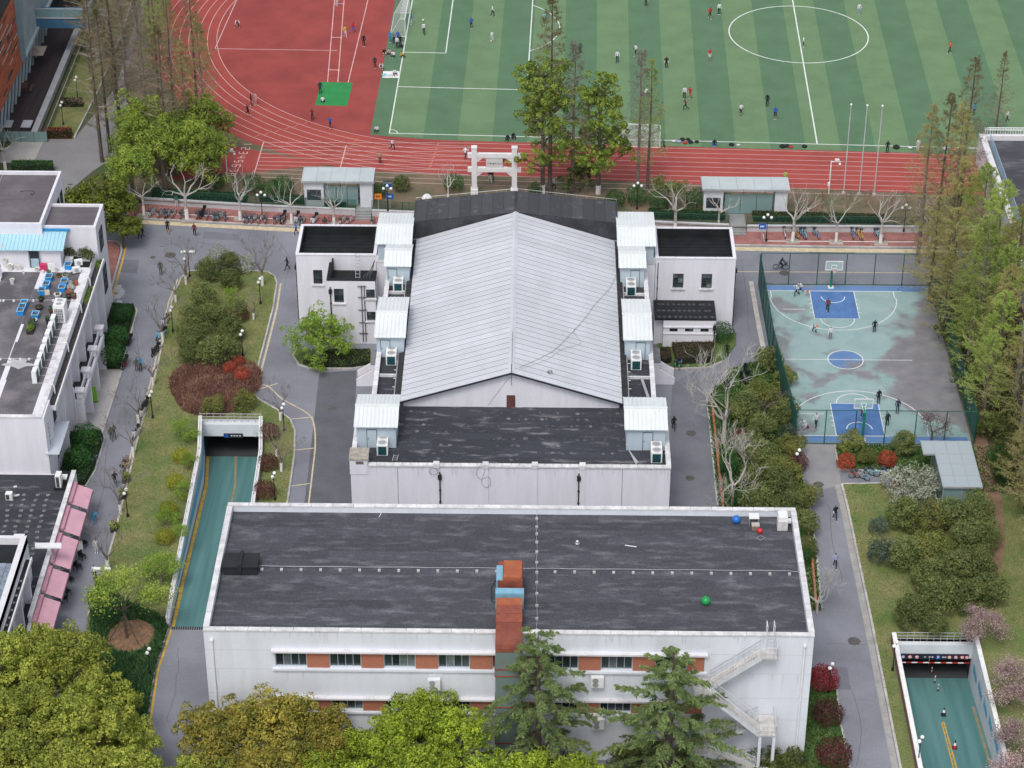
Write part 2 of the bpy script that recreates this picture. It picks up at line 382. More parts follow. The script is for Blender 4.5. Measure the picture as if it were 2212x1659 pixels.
# pavement by the north wall and its kerb
_kn = [(-46.2,233.7),(-26.8,231.9),(-10,230.6),(10,229.2),(21.9,228.5),(32,228.3),(75,228.2)]
_wn = [(-50,237.6),(-45.5,237.0),(-32.3,235.6),(-20.9,234.8),(23.3,231.6),(25.7,231.6),(40,231.75),(75,231.9)]
sheet('brick_pavement',_kn + _wn[::-1],.12,BRICKP,thick=.3)
kerb(_kn,step=1.6)
strip('road_marking',[(x,y - .75) for x,y in _kn],.85,.005,PALEY)
strip('road_marking',[(20.3,222.62),(75,222.7)],.14,.006,PALEY)
strip('pavement_marking',[(-45.2,234.9),(-29.5,233.6)],.12,.126,WHITEP)
strip('pavement_marking',[(25.2,230.9),(25.2,229.35),(42,229.4)],.13,.126,WHITEP)
TREE_SQ = mat('tree_square_slabs',(.36,.32,.29),.9,.2,1.2,fine=.25)
for x,y in ((406,476),(520,472),(632,480),(720,484),(1712,521),(1806,523),(1903,525),(311,466)):
 p = G2(x,y,.12); sheet('tree_square',[(p[0] - .75,p[1] - .55),(p[0] + .75,p[1] - .55),(p[0] + .75,p[1] + .55),(p[0] - .75,p[1] + .55)],.127,TREE_SQ)
IRON = mat('cast_iron',(.10,.095,.09),.7,.25,4,fine=.3)
for x,y,r in ((368,551,.62),(1694,590,.55),(1745,697,.5),(718,882,.42),(1493,936,.5),(1490,1033,.42),(1845,1385,.55),(1768,1047,.5),(330,556,.3)):
 p = G2(x,y); mb = MB(); mb.lathe([(r,0),(r,.012),(r * .86,.012),(r * .84,.006),(.01,.010)],(p[0],p[1],.003),20)
 o = mb.build('manhole_cover',IRON); o['kind'] = 'structure'
mb = MB()
for i in range(26):
 p = G(258 + RNG.gauss(0,9),640 + RNG.gauss(0,12)); r = RNG.uniform(.12,.5)
 k = RNG.randint(6,9); mb.add([(p.x + r * RNG.uniform(.6,1.2) * math.cos(6.283 * j / k),p.y + r * .8 * RNG.uniform(.6,1.2) * math.sin(6.283 * j / k),.0052 + i * .0002) for j in range(k)],[tuple(range(k))])
o = mb.build('spilled_cement',mat('dry_cement',(.42,.42,.42),.9,.1)); o['kind'] = 'structure'
CRK = mat('tar_crack',(.07,.07,.075),.9)
for a in (((232,545),(250,585),(240,610)),((600,520),(625,560),(615,620)),((705,900),(700,960),(694,1080)),((1480,860),(1500,920),(1488,1000),(1500,1080)),((1790,1090),(1800,1180),(1822,1260)),((1785,1390),(1870,1393)),((1835,1480),(1860,1560),(1850,1655)),((290,700),(300,760),(280,850)),((230,960),(225,1040),(205,1120)),((385,1400),(380,1480),(360,1560)),((1600,560),(1612,640),(1618,720)),((420,520),(480,530),(560,522))):
 q = smooth_path([G2(*p) for p in a],5); strip('road_crack',[(p[0] + RNG.gauss(0,.05),p[1] + RNG.gauss(0,.03)) for p in q],.03,.0035,CRK)
for i,a in enumerate(([(255,560),(300,562),(296,590),(252,588)],[(1790,1440),(1830,1442),(1838,1490),(1796,1488)],[(262,880),(290,882),(280,920),(250,916)],[(1455,1000),(1500,1002),(1502,1040),(1455,1040)],[(440,500),(520,505),(516,520),(438,515)])): sheet('road_patch',GP(a),.003 + .0001 * i,mat('worn_asphalt',(.165,.17,.192),.92,.12,.3,fine=.12))
sheet('drive',GP([(30,300),(160,300),(250,190),(300,20),(330,-60),(420,-60),(330,30),(260,330),(200,370),(140,420),(20,420)],0),.004,mat('pale_asphalt',(.23,.228,.235),.92,.12,.2,fine=.1))
bed('lawn',GP([(95,298),(160,300),(215,190),(268,60),(300,-50),(230,-50),(170,110)]),LAWN,(1,2,3,4),z=.14)
sheet('pavement',GP([(0,330),(45,298),(97,300),(72,352),(0,352)]),.008,CONC)
# sports ground
_gA = Vector(G2(841,288,UP)); _gB = Vector(G2(2060,319,UP)); EX = (_gB - _gA).normalized(); EY = Vector((math.sin(math.radians(1.1)),math.cos(math.radians(1.1))))
def FP(e,n): p = _gA + EX * e + EY * n; return (p.x,p.y)
sheet('sports_ground',[(-46.2,237.2),(-45.5,236.8),(-32.3,235.4),(-20.9,234.6),(23.3,231.4),(40,231.55),(75,231.7),(140,231.8),(140,420),(-53,420),(-53.5,300),(-52.5,270),(-49,250)],UP - .01,mat('planted_bank',(.10,.105,.055),.95,col2=(.19,.135,.095),scale=.35,fine=.2))
TRED = mat('red_track',(.335,.066,.055),.85,.10,.22,fine=.06,bump=.2,bscale=25)
TREDB = mat('red_infield',(.285,.057,.05),.85,.14,.25,fine=.06)
TC = Vector((-8.32,285.26)); TR = 34.2
def arc(r,a0,a1,n=48,c=TC): return [(c.x + r * math.cos(a),c.y + r * math.sin(a)) for a in np.linspace(a0,a1,n)]
_A0 = -math.pi / 2 - .02
sheet('running_track',arc(42.7,math.pi * .62,math.pi * 1.5 - .32,60) + [FP(-22.5,-3),FP(-24.5,-13.6),FP(72,-13.6),FP(110,-13.6),FP(110,66),FP(0,95)],UP + .004,TRED)
sheet('infield',arc(TR - .1,math.pi * .62,math.pi * 1.5 - .02,60) + [FP(9,-1.4),FP(9,70),FP(0,80)],UP + .008,TREDB)
TURF = sheet('turf',[FP(-2.3,-.5)] + [FP(9 * k / 8 - 2.3 * (1 - k / 8),-.5 - 1.0 * math.sin(k / 8 * math.pi / 2)) for k in range(1,9)] + [FP(106,-1.85),FP(106,66),FP(-2.3,66)],UP + .012,mat('dark_turf',(.093,.175,.098),.95,.08,.3,fine=.16))
TL = mat('light_turf',(.134,.218,.112),.95,.08,.3,fine=.16)
STW = 4.17
for i in range(0,25,2):
 e0,e1 = i * STW,(i + 1) * STW
 b = lambda e: -.5 - 1.0 * min(1,(e + 2.3) / 11.3) - .003 * max(0,e - 9)
 sheet('turf_stripe',[FP(e0,b(e0) + .02),FP(e1,b(e1) + .02),FP(e1,66),FP(e0,66)],UP + .016,TL,parent=TURF)
FPAINT = mat('field_line_paint',(.68,.72,.68),.85,.08,1)
def fline(pts,w=.14,m=FPAINT,z=.02,nm='field_line'): return strip(nm,[FP(*p) for p in pts],w,UP + z,m)
fline([(0,0),(103,.0)]); fline([(103,0),(103,66)]); fline([(0,-.07),(0,66)]); fline([(51.5,0),(51.5,66)],.16)
fline([(0,13.1),(16.3,13.1)]); fline([(16.3,13.03),(16.3,51)]); fline([(0,23.5),(5.5,23.5)]); fline([(5.5,23.43),(5.5,41)])
strip('field_line',[FP(51.5 + 9.1 * math.cos(a),32.2 + 9.1 * math.sin(a)) for a in np.linspace(0,2 * math.pi,64,endpoint=False)],.15,UP + .0205,FPAINT,closed=True)
strip('field_line',[FP(11 + 9.1 * math.cos(a),32.2 + 9.1 * math.sin(a)) for a in np.linspace(-.94,.94,20)],.13,UP + .0205,FPAINT)
strip('field_line',[FP(1.0 * math.cos(a),1.0 * math.sin(a)) for a in np.linspace(0,math.pi / 2,8)],.11,UP + .0205,FPAINT)
TPAINT = mat('track_line_paint',(.64,.45,.43),.85,.1,1)
for k in range(7):
 r = TR + 1.22 * k
 strip('lane_line',[Vector(p) for p in arc(r,math.pi * .62,math.pi * 1.5 - (.04 if k < 6 else .05),70)] + [Vector(FP(9.6 + 62,-1.85 - 1.2 * k))] if False else arc(r,math.pi * .62,math.pi * 1.5 + .0,70),.075,UP + .0125 if k else UP + .0225,TPAINT)
for k in range(10):
 n = -1.95 - 1.19 * k
 strip('lane_line',[FP(-15 if k else -15,-3.3 - .99 * k)] + [FP(9,n - .15)] + [FP(110,n + .1)],.075,UP + .0135 + .0002 * k,TPAINT)
strip('lane_line',[FP(-14.9,-3.3),FP(-15.0,-12.9)],.11,UP + .017,TPAINT)
strip('lane_line',[FP(-4.9,-3.5),FP(-5.1,-10.6)],.11,UP + .017,TPAINT)
ORNP = mat('orange_line_paint',(.62,.26,.13),.85,.1,1)
for k in range(6):                                     # relay marks
 a = math.pi * 1.5 - .62 - .012 * k; r0 = TR + 1.22 * k + .2
 strip('relay_mark',[(TC.x + q * math.cos(a),TC.y + q * math.sin(a)) for q in (r0,r0 + .85)],.07,UP + .018,ORNP)
 n = -2.2 - 1.19 * k
 strip('relay_mark',[FP(6.2 - .12 * k,n),FP(6.2 - .12 * k - .25,n - .8)],.09,UP + .018,ORNP)
 strip('relay_mark',[FP(-3.6 - .3 * k,n + .4),FP(-4.0 - .3 * k,n - .15)],.07,UP + .018,ORNP)
SEG = {'1': [((.5,0),(.5,1))],'2': [((0,1),(1,1)),((1,1),(1,.5)),((1,.5),(0,.5)),((0,.5),(0,0)),((0,0),(1,0))],'3': [((0,1),(1,1)),((1,1),(1,0)),((0,.5),(1,.5)),((0,0),(1,0))],
       '4': [((0,1),(0,.5)),((0,.5),(1,.5)),((1,1),(1,0))],'5': [((1,1),(0,1)),((0,1),(0,.5)),((0,.5),(1,.5)),((1,.5),(1,0)),((1,0),(0,0))],
       '6': [((1,1),(0,1)),((0,1),(0,0)),((0,0),(1,0)),((1,0),(1,.5)),((1,.5),(0,.5))],'7': [((0,1),(1,1)),((1,1),(1,0))],'8': [((0,0),(0,1)),((1,0),(1,1)),((0,0),(1,0)),((0,1),(1,1)),((0,.5),(1,.5))]}
for k in range(8):
 c = FP(-16.7 - .13 * k,-3.9 - 1.13 * k); mb = MB()
 for i,(a,b) in enumerate(SEG[str(k + 1)]):        # read by runners facing along the lane
  q = [(c[0] + (p[1] - .5) * .95,c[1] - (p[0] - .5) * .5,UP + .017 + .0003 * i) for p in (a,b)]
  mb.beam(q[0],q[1],.12,.002)
 o = mb.build('lane_number',TPAINT); o['kind'] = 'structure'
for e,e2 in ((-8.9,-11.2),(-7.6,-9.6),(-6.3,-6.3 + .3)):
 fline([(e,14),(e2 if e > -7 else e - 1.75,41.5)],.1,TPAINT,.013,'runway_line')
for n,a,b in ((17.6,-9.1,-7.7),(27.6,-9.75,-8.35),(38.6,-10.4,-9.05)):
 fline([(a,n),(b,n)],.16,TPAINT,.0135,'runway_line')
sheet('landing_mat',[FP(-9.75,7.2),FP(-5.8,7.2),FP(-5.7,13.9),FP(-9.75,13.9)],UP + .035,mat('green_mat',(.03,.235,.07),.9,.1,.6),thick=.03)
fline([(-8.6,23.5),(-24.5,23.2)],.1,TPAINT,.013,'sector_line'); fline([(-24.5,23.2),(-23.6,43)],.1,TPAINT,.013,'sector_line')
# building helpers
def facade(name,parent,o,u,n,L,z0,z1,openings,m,depth=.22):
 """wall face with real openings and reveals: o start corner, u along, n outward"""
 o = Vector((o[0],o[1],0)); u = Vector((u[0],u[1],0)); n = Vector((n[0],n[1],0)); mb = MB()
 us = sorted({0,L} | {q for p in openings for q in p[:2]}); zs = sorted({z0,z1} | {q for p in openings for q in p[2:4]})
 P = lambda a,z,d=0: tuple(o + u * a + n * -d + Vector((0,0,z)))
 flip = u.cross(n).z > 0
 for a,b in zip(us[:-1],us[1:]):
  for c,d in zip(zs[:-1],zs[1:]):
   if any(p[0] <= a and b <= p[1] and p[2] <= c and d <= p[3] for p in openings): continue
   q = [P(a,c),P(b,c),P(b,d),P(a,d)]; mb.add(q[::-1] if flip else q,[(0,1,2,3)])
 for a,b,c,d in [p[:4] for p in openings]:
  for q in ([P(a,c),P(b,c),P(b,c,depth),P(a,c,depth)],[P(a,d),P(a,d,depth),P(b,d,depth),P(b,d)],[P(a,c),P(a,c,depth),P(a,d,depth),P(a,d)],[P(b,c),P(b,d),P(b,d,depth),P(b,c,depth)]):
   mb.add(q,[(0,1,2,3)])
 return mb.build(name,m,parent)
WGLASS = mat('window_glass',(.03,.04,.045),.12,.3,.8,spec=.6,rnd=.4)
WGLASS2 = mat('window_glass_curtained',(.12,.14,.14),.2,.3,1.5,spec=.6,rnd=.4)
WFRAME = mat('window_frame_grey',(.30,.36,.40),.5,.08)
WFRAMED = mat('window_frame_dark',(.035,.05,.055),.5,.1)
def window(parent,o,u,n,a,b,c,d,nu=2,nz=1,depth=.16,fm=None,fw=.06,transom=None,sill=None,gm=None):
 o = Vector((o[0],o[1],0)); u = Vector((u[0],u[1],0)); n = Vector((n[0],n[1],0))
 P = lambda q,z,dd=depth: o + u * q - n * dd + Vector((0,0,z)); mb = MB(); up = n
 for q in np.linspace(a + fw / 2,b - fw / 2,nu + 1): mb.beam(P(q,c),P(q,d),fw,fw,up)
 zz = [c + fw / 2,d - fw / 2] + ([transom] if transom else list(np.linspace(c,d,nz + 1)[1:-1]))
 for z in zz: mb.beam(P(a,z,depth - .004),P(b,z,depth - .004),fw,fw,up)
 w = mb.build('window',fm or WFRAME,parent)
 qs = np.linspace(a,b,nu + 1); zs = [c] + ([transom] if transom else list(np.linspace(c,d,nz + 1)[1:-1])) + [d]
 for q0,q1 in zip(qs[:-1],qs[1:]):
  for z0,z1 in zip(zs[:-1],zs[1:]):
   e = P((q0 + q1) / 2,(z0 + z1) / 2,depth + .03); an = math.atan2(u.y,u.x)
   piece('pane',gm or (WGLASS if RNG.random() < .7 else WGLASS2),e,(q1 - q0 - fw * .8,.015,z1 - z0 - fw * .8),w,an)
 if sill:
  e = P((a + b) / 2,c - .07,-.06); piece('sill',sill,e,(b - a + .35,.22,.14),w,math.atan2(u.y,u.x))
 return w
def coping(parent,a,b,z,w=.4,h=.1,step=1.4,m=None,name='coping_stone'):
 a,b = Vector(a),Vector(b); L = (b - a).length; n = max(1,round(L / step)); d = (b - a) / n; an = math.atan2(d.y,d.x)
 for i in range(n):
  c = a + d * (i + .5); piece(name,m or COPE,(c.x,c.y,z + h / 2 + RNG.uniform(-.006,.006)),(d.length - .03,w,h),parent,an)
def membrane(parent,x0,x1,y0,y1,z,m,row=1.05,seg=9.0,name='membrane_sheet',tilt=0.0):
 """rolled bitumen sheets laid in rows with lapped edges"""
 nr = max(1,round((y1 - y0) / row)); dy = (y1 - y0) / nr
 for r in range(nr):
  xs = [x0]; x = x0 + RNG.uniform(.35,1) * seg
  while x < x1 - 2: xs.append(x); x += seg * RNG.uniform(.85,1.1)
  xs.append(x1)
  for k,(a,b) in enumerate(zip(xs[:-1],xs[1:])):
   me = MB(); t = .012; zz = z + .003 * (k % 2)
   me.add([(a,y0 + r * dy - .05,zz + .006),(b,y0 + r * dy - .05,zz + .006),(b,y0 + (r + 1) * dy,zz + .022),(a,y0 + (r + 1) * dy,zz + .022),(a,y0 + r * dy - .05,zz - .01),(b,y0 + r * dy - .05,zz - .01),(b,y0 + (r + 1) * dy,zz - .01),(a,y0 + (r + 1) * dy,zz - .01)],
                   [(0,1,2,3),(0,4,5,1),(1,5,6,2),(2,6,7,3),(3,7,4,0)])
   me.build(name,m,parent)
ROOFB = mat('bitumen_roof',(.064,.066,.077),.85,col2=(.21,.212,.23),scale=.9,lo=.5,hi=.92,stretch=(.45,1.5,1),fine=.22,rnd=.17,bump=.3,bscale=3)
ROOFW = mat('weathered_bitumen',(.042,.046,.055),.85,col2=(.30,.30,.31),scale=.9,lo=.55,hi=.84,stretch=(.4,1.5,1),fine=.2,rnd=.15,bump=.5,bscale=2.5)
ROOFK = mat('black_bitumen',(.014,.015,.017),.65,.3,.8,fine=.15,bump=.4,bscale=3)
ROOFP = mat('purple_grey_roof',(.115,.10,.112),.9,col2=(.18,.165,.175),scale=.3,fine=.08,lo=.45,hi=.8)
SHEETW = mat('white_metal_sheet',(.665,.70,.70),.5,.04,.5,spec=.4,rnd=.03)
SHEDW = mat('pale_blue_sheet_wall',(.45,.53,.59),.6,.05,.6)
STAINW = mat('stained_white_wall',(.66,.65,.67),.9,col2=(.40,.39,.38),scale=1.2,lo=.55,hi=.9,stretch=(1,1,.2))
brick = bpy.data.materials.new('brick_panel_bricks'); brick.use_nodes = True
def _brick(m,c1,c2,mortar,sc=1.0,plane='xz'):
 n = m.node_tree.nodes; l = m.node_tree.links; b = n['Principled BSDF']; b.inputs['Roughness'].default_value = .9
 g = n.new('ShaderNodeNewGeometry'); s = n.new('ShaderNodeSeparateXYZ'); c = n.new('ShaderNodeCombineXYZ'); l.new(g.outputs['Position'],s.inputs[0])
 l.new(s.outputs[0 if plane[0] == 'x' else 1],c.inputs[0]); l.new(s.outputs[2 if plane[1] == 'z' else 1],c.inputs[1])
 t = n.new('ShaderNodeTexBrick'); t.inputs['Scale'].default_value = 1; t.inputs['Color1'].default_value = c1 + (1,); t.inputs['Color2'].default_value = c2 + (1,); t.inputs['Mortar'].default_value = mortar + (1,)
 t.inputs['Brick Width'].default_value = .24 * sc; t.inputs['Row Height'].default_value = .075 * sc; t.inputs['Mortar Size'].default_value = .008 * sc
 l.new(c.outputs[0],t.inputs['Vector']); l.new(t.outputs[0],b.inputs['Base Color'])
_brick(brick,(.42,.12,.06),(.34,.10,.055),(.40,.25,.18))
def fanunit(name,loc,label,cat='air conditioner',w=1.0,d=1.9,h=1.15,group=None,rz=0.0):
 """roof condenser: casing, two fan grilles on top, dark coil on the front"""
 t = thing(name,label,cat,loc,group)
 MB().box(loc[0] - w / 2,loc[1] - d / 2,loc[2] + .06,loc[0] + w / 2,loc[1] + d / 2,loc[2] + h).build('casing',WHITEM,t)
 mb = MB(); [mb.box(loc[0] + s * w * .36 - .05,loc[1] - d / 2,loc[2],loc[0] + s * w * .36 + .05,loc[1] + d / 2,loc[2] + .06) for s in (-1,1)]; mb.build('foot_rail',DARKM,t)
 for q in (-.5,.5):
  mb = MB(); c = (loc[0],loc[1] + q * d * .5,loc[2] + h)
  mb.lathe([(w * .43,0),(w * .43,.07),(w * .37,.07),(w * .36,.01)],c,18)
  g = mb.build('fan_ring',mat('fan_ring_grey',(.62,.62,.60),.5),t)
  mb = MB(); mb.lathe([(w * .35,.02),(.02,.05)],c,14); mb.build('fan_grille',mat('fan_grille_grey',(.30,.31,.32),.5),g)
 MB().box(loc[0] - w * .38,loc[1] - d / 2 - .012,loc[2] + .12,loc[0] + w * .38,loc[1] - d / 2 + .01,loc[2] + h - .12).build('coil',mat('teal_coil',(.012,.06,.07),.5),t)
 return t
def ribbed(parent,name,x0,x1,ya,za,yb,zb,m,pitch=.38,th=.05,rib=.05):
 """profiled metal sheet sloping from (ya,za) to (yb,zb) with standing ribs"""
 mb = MB(); n = max(2,round((x1 - x0) / pitch)); dx = (x1 - x0) / n; prof = []
 for i in range(n):
  x = x0 + i * dx; prof += [(x,rib),(x + dx * .14,rib),(x + dx * .22,0),(x + dx * .92,0)]
 prof.append((x1,rib)); k = len(prof)
 vs = [(x,ya,za + h) for x,h in prof] + [(x,yb,zb + h) for x,h in prof] + [(x,ya,za - th) for x,h in prof] + [(x,yb,zb - th) for x,h in prof]
 fs = []
 for i in range(k - 1):
  fs += [(i,i + 1,k + i + 1,k + i),(2 * k + i + 1,2 * k + i,3 * k + i,3 * k + i + 1),(i,2 * k + i,2 * k + i + 1,i + 1),(k + i,k + i + 1,3 * k + i + 1,3 * k + i)]
 fs += [(0,k,3 * k,2 * k),(k - 1,3 * k - 1,4 * k - 1,2 * k - 1)]
 mb.add(vs,fs); return mb.build(name,m,parent)
def shed(x0,x1,yb,yr,yf,zb,label,door=None,ze=None,zr=None):
 ze = ze or zb + 2.5; zr = zr or zb + 3.05; t = thing('plant_shed',label,'shed',((x0 + x1) / 2,(yb + yf) / 2,zb),'sheet metal plant sheds on the hall terraces')
 i = .22; mb = MB()
 yw0,yw1 = yf + .35,yb - .25
 pts = [(yw0,zb),(yw1,zb),(yw1,ze),(yr,zr - .12),(yw0,ze)]
 vs = [(x0 + i,y,z) for y,z in pts] + [(x1 - i,y,z) for y,z in pts]
 mb.add(vs,[(0,1,2,3,4),(9,8,7,6,5)] + [(k,k + 5,(k + 1) % 5 + 5,(k + 1) % 5) for k in range(5)]); mb.build('wall',SHEDW,t)
 ribbed(t,'roof_sheet',x0,x1,yf,ze,yr,zr,SHEETW); ribbed(t,'roof_sheet',x0,x1,yr,zr,yb,ze,SHEETW)
 MB().box(x0 - .03,yr - .14,zr - .01,x1 + .03,yr + .14,zr + .085).build('ridge_cap',SHEETW,t)
 if door:
  d = MB(); d.box(door - .42,yw0 - .03,zb + .05,door + .42,yw0 + .01,zb + 1.95); do = d.build('door',SHEDW,t)
  e = MB()
  e.box(door - .47,yw0 - .035,zb,door - .42,yw0 - .001,zb + 2.0); e.box(door + .42,yw0 - .035,zb,door + .47,yw0 - .001,zb + 2.0); e.box(door - .47,yw0 - .034,zb + 1.95,door + .47,yw0 - .002,zb + 2.0); e.build('door_frame',DARKM,do)
  MB().box(door - .36,yw0 - .06,zb + .95,door - .30,yw0 - .03,zb + 1.1).build('handle',DARKM,do)
 return t
def downpipe(parent,x,y,z0,z1,m=None,r=.06,hopper=True):
 p = MB().tube([(x,y,z0),(x,y,z1)],r,8).build('downpipe',m or BLACKM,parent)
 if hopper: MB().box(x - .17,y - .12,z1 - .75,x + .17,y + .12,z1 - .3).build('hopper',m or BLACKM,p)
 for z in np.arange(z0 + .5,z1 - 1,1.3): piece('bracket',m or BLACKM,(x,y,z),(r * 3.4,r * 2.6,.06),p)
 return p
# front building
FX0,FX1,FY0,FY1,FH,FR = -25.88,21.68,142.97,160.0,13.0,12.32
FB = thing('flat_roofed_building','long white flat-roofed building with black roof and brick window panels in the foreground','building',((FX0 + FX1) / 2,(FY0 + FY1) / 2,0))
def fxu(px): return GY(px,1425,FY0).x - FX0
_wins = [(fxu(594.7 + 117.35 * k),fxu(594.7 + 117.35 * k + 67.7)) for k in range(8)]
_rows = ((9.35,10.9),(5.0,6.18))
_op = [(a,b,c,d) for a,b in _wins for c,d in _rows]
facade('front_wall',FB,(FX0,FY0),(1,0),(0,-1),FX1 - FX0,0,FH - .12,_op,WALLC)
MB().box(FX0,FY0 + .3,0,FX1,FY1,FR - .03).build('body_wall',WALLC,FB)
mb = MB(); t_ = .38
mb.box(FX0,FY0 + .012,FR - .03,FX0 + t_,FY1,FH - .12).box(FX1 - t_,FY0 + .012,FR - .03,FX1,FY1,FH - .12).box(FX0 + t_,FY1 - t_,FR - .03,FX1 - t_,FY1,FH - .12).box(FX0 + t_,FY0 + .01,FR - .03,FX1 - t_,FY0 + t_,FH - .12).box(FX0 + .003,FY0 + .02,0,FX0 + .3,FY0 + .31,FR - .04).box(FX1 - .3,FY0 + .02,0,FX1 - .003,FY0 + .31,FR - .04)
mb.build('parapet',WALLC,FB)
coping(FB,(FX0 - .04,FY0 + .16),(FX1 + .04,FY0 + .16),FH - .12,.46,.12,1.75); coping(FB,(FX0 - .04,FY1 - .19),(FX1 + .04,FY1 - .19),FH - .12,.46,.12,1.75)
coping(FB,(FX0 + .17,FY0 + .42),(FX0 + .17,FY1 - .44),FH - .12,.46,.12,1.75); coping(FB,(FX1 - .17,FY0 + .42),(FX1 - .17,FY1 - .44),FH - .12,.46,.12,1.75)
membrane(FB,FX0 + t_,FX1 - t_,FY0 + t_ + .05,FY1 - t_,FR,ROOFB)
for a,b in _wins:
 for c,d in _rows: window(FB,(FX0,FY0),(1,0),(0,-1),a,b,c,d,4,transom=d - .3 if d > 8 else d - .18,depth=.2)
_br = [(_wins[k][1],_wins[k + 1][0]) for k in range(7)] + [(_wins[7][1],_wins[7][1] + 1.4)]
for a,b in _br:
 for c,d in _rows: piece('brick_panel',brick,(FX0 + (a + b) / 2,FY0 - .012,(c + d) / 2),(b - a - .04,.05,d - c + .06),FB)
for c,d in _rows:
 L = FX0 + _wins[0][0] - .25; R_ = FX0 + _br[-1][1] + .2
 MB().box(L,FY0 - .38,d + .1,R_,FY0 + .02,d + .26).build('hood',STAINW,FB)
 MB().box(L,FY0 - .2,c - .28,R_,FY0 + .02,c - .1).build('sill_band',WALLC,FB)
for z in (11.0,9.1,6.6,4.4):                       # fine expansion joints on the blank ends
 for a,b in ((FX0 + .003,FX0 + _wins[0][0] - .4),(FX0 + _br[-1][1] + .4,FX1 - .003)): MB().box(a,FY0 - .006,z,b,FY0 + .01,z + .025).build('wall_joint',mat('joint_grey',(.45,.46,.48),.9),FB)
for px in (459,1738):
 x = GY(px,1400,FY0).x; p = MB().tube([(x,FY0 - .1,0),(x,FY0 - .1,12.0),(x,FY0 - .02,12.15)],.085,8).build('rain_pipe',WHITEM,FB)
 MB().lathe([(.13,0),(.15,.15),(.1,.28)],(x,FY0 - .13,11.9),8).build('pipe_head',WHITEM,p)
def streaks(parent,x0,x1,y,zt,n,ln,m,seed):
 """rain stains running down a wall from its coping or sills"""
 r = random.Random(seed); mb = MB()
 for i in range(n): x = r.uniform(x0,x1); w = r.uniform(.03,.14); L = r.uniform(.25,1) * ln; yy = y - .003 - i * .0004; mb.add([(x - w,yy,zt),(x + w,yy,zt),(x + w * .5,yy,zt - L * .6),(x + r.uniform(-.02,.02),yy,zt - L),(x - w * .6,yy,zt - L * .5)],[(4,3,2,1,0)])
 mb.build('rain_stains',m,parent)['kind'] = 'stuff'
STK = mat('rain_stain',(.57,.585,.62),.9,col2=(.63,.65,.69),scale=1.5,lo=.3,hi=.7,stretch=(2,1,.3))
for z,L,n in ((FH - .12,1.3,60),(9.06,1.4,34),(4.7,1.0,24)): streaks(FB,FX0 + .3,FX1 - .3,FY0,z,n,L,STK,int(z * 10))
WIRE = mat('galvanised_wire',(.45,.45,.46),.5,metal=.4); BLOCK = mat('concrete_block',(.46,.455,.46),.9,.12,3)
lc = thing('lightning_conductor','grey wire on a cross of small pale concrete blocks along the front roof','lightning conductor',G(1160,1236,FR))
_h = [G(480,1229,FR + .3)] + [G(566 + 42.2 * k,1229.5 + .38 * k,FR + .12) for k in range(28)] + [G(1748,1241,FR + .3)]
mb = MB(); mb.tube([(p.x,p.y + .33 + .03 * math.sin(i * 1.7),FR + .2) for i,p in enumerate(_h)],.018,5)
_v = [G(1159.5 + .02 * k,y,FR + .12) for k,y in enumerate((1120,1138,1153,1171,1192,1215,1236,1258,1282,1308,1336,1361))]
mb.tube([G(1160,1100,FH)] + [(p.x + .04 * math.sin(i * 2.1),p.y + .05,FR + .24) for i,p in enumerate(_v)],.018,5); mb.build('wire',WIRE,lc)
for p in _h[1:-1] + _v:
 if -1.6 < p.x < 1.1 and p.y < 153 and p.x != p.x: continue
 if -1.55 < p.x < .95 and 150 < p.y < 153 and p in _h: continue
 b = piece('support_block',BLOCK,(p.x,p.y,FR + .11),(.22,.2,.16),lc); 
RUST = mat('rusty_red_sheet',(.30,.085,.05),.7,col2=(.20,.06,.045),scale=1.0,rnd=.18,fine=.1)
RUSTO = mat('orange_rust_sheet',(.38,.13,.05),.7,col2=(.33,.09,.05),scale=1.2,fine=.1)
DBLUE = mat('faded_blue_band',(.20,.40,.52),.6,.12,1.5); DGREEN = mat('grey_green_sheet',(.15,.20,.19),.6,col2=(.20,.17,.12),scale=.9,lo=.55,hi=.9)
dx0,dx1 = G(1071,1362,FH).x,G(1128,1362,FH).x
dt = thing('exhaust_duct','rusty red square exhaust duct with blue bands crossing the front roof edge','duct',((dx0 + dx1) / 2,146,FR))
_ys = [G(1100,y,13.9).y for y in (1292,1308,1326,1344,1360)]
zt_ = 13.95
for k,(a,b) in enumerate(zip(_ys[:-1],_ys[1:])):
 MB().box(dx0 + .02 * (k % 2),b,FR + .15 if b > FY0 + .5 else FH + .02,dx1 - .02 * (k % 2),a - .03,zt_ - .015 * k).build('duct_section',RUSTO if k == 0 else RUST,dt)
yE = _ys[-1]; mb = MB(); prof = []                    # rounded elbow over the parapet
for a in np.linspace(0,math.pi / 2,7): prof.append((yE - 1.25 * math.sin(a),zt_ - 1.25 + 1.25 * math.cos(a) - .04))
inner = [(yE - .02,13.05),(min(FY0 - .25,yE - .1),12.9),(FY0 - .25,zt_ - 1.3)]
pr = prof + inner[::-1]
vs = [(dx0,y,z) for y,z in pr] + [(dx1,y,z) for y,z in pr]; k = len(pr)
mb.add(vs,[tuple(range(k)),tuple(range(2 * k - 1,k - 1,-1))] + [(i,i + k,(i + 1) % k + k,(i + 1) % k) for i in range(k)]); mb.build('elbow',RUST,dt)
yF = yE - 1.25
for z1,z0,e in ((12.6,11.0,0),(10.93,10.35,.03),(10.28,7.2,0),(7.12,3.5,.02),(3.42,.0,0)):
 MB().box(dx0 - e,yF - e,z0,dx1 + e,FY0 - .25,z1).build('duct_section',DGREEN,dt)
for z in (10.96,10.31,7.16,3.46): MB().box(dx0 - .07,yF - .07,z - .045,dx1 + .07,FY0 - .2,z + .045).build('flange',RUST,dt)
_yb = [G(1100,y,13.6).y for y in (1279,1291)]
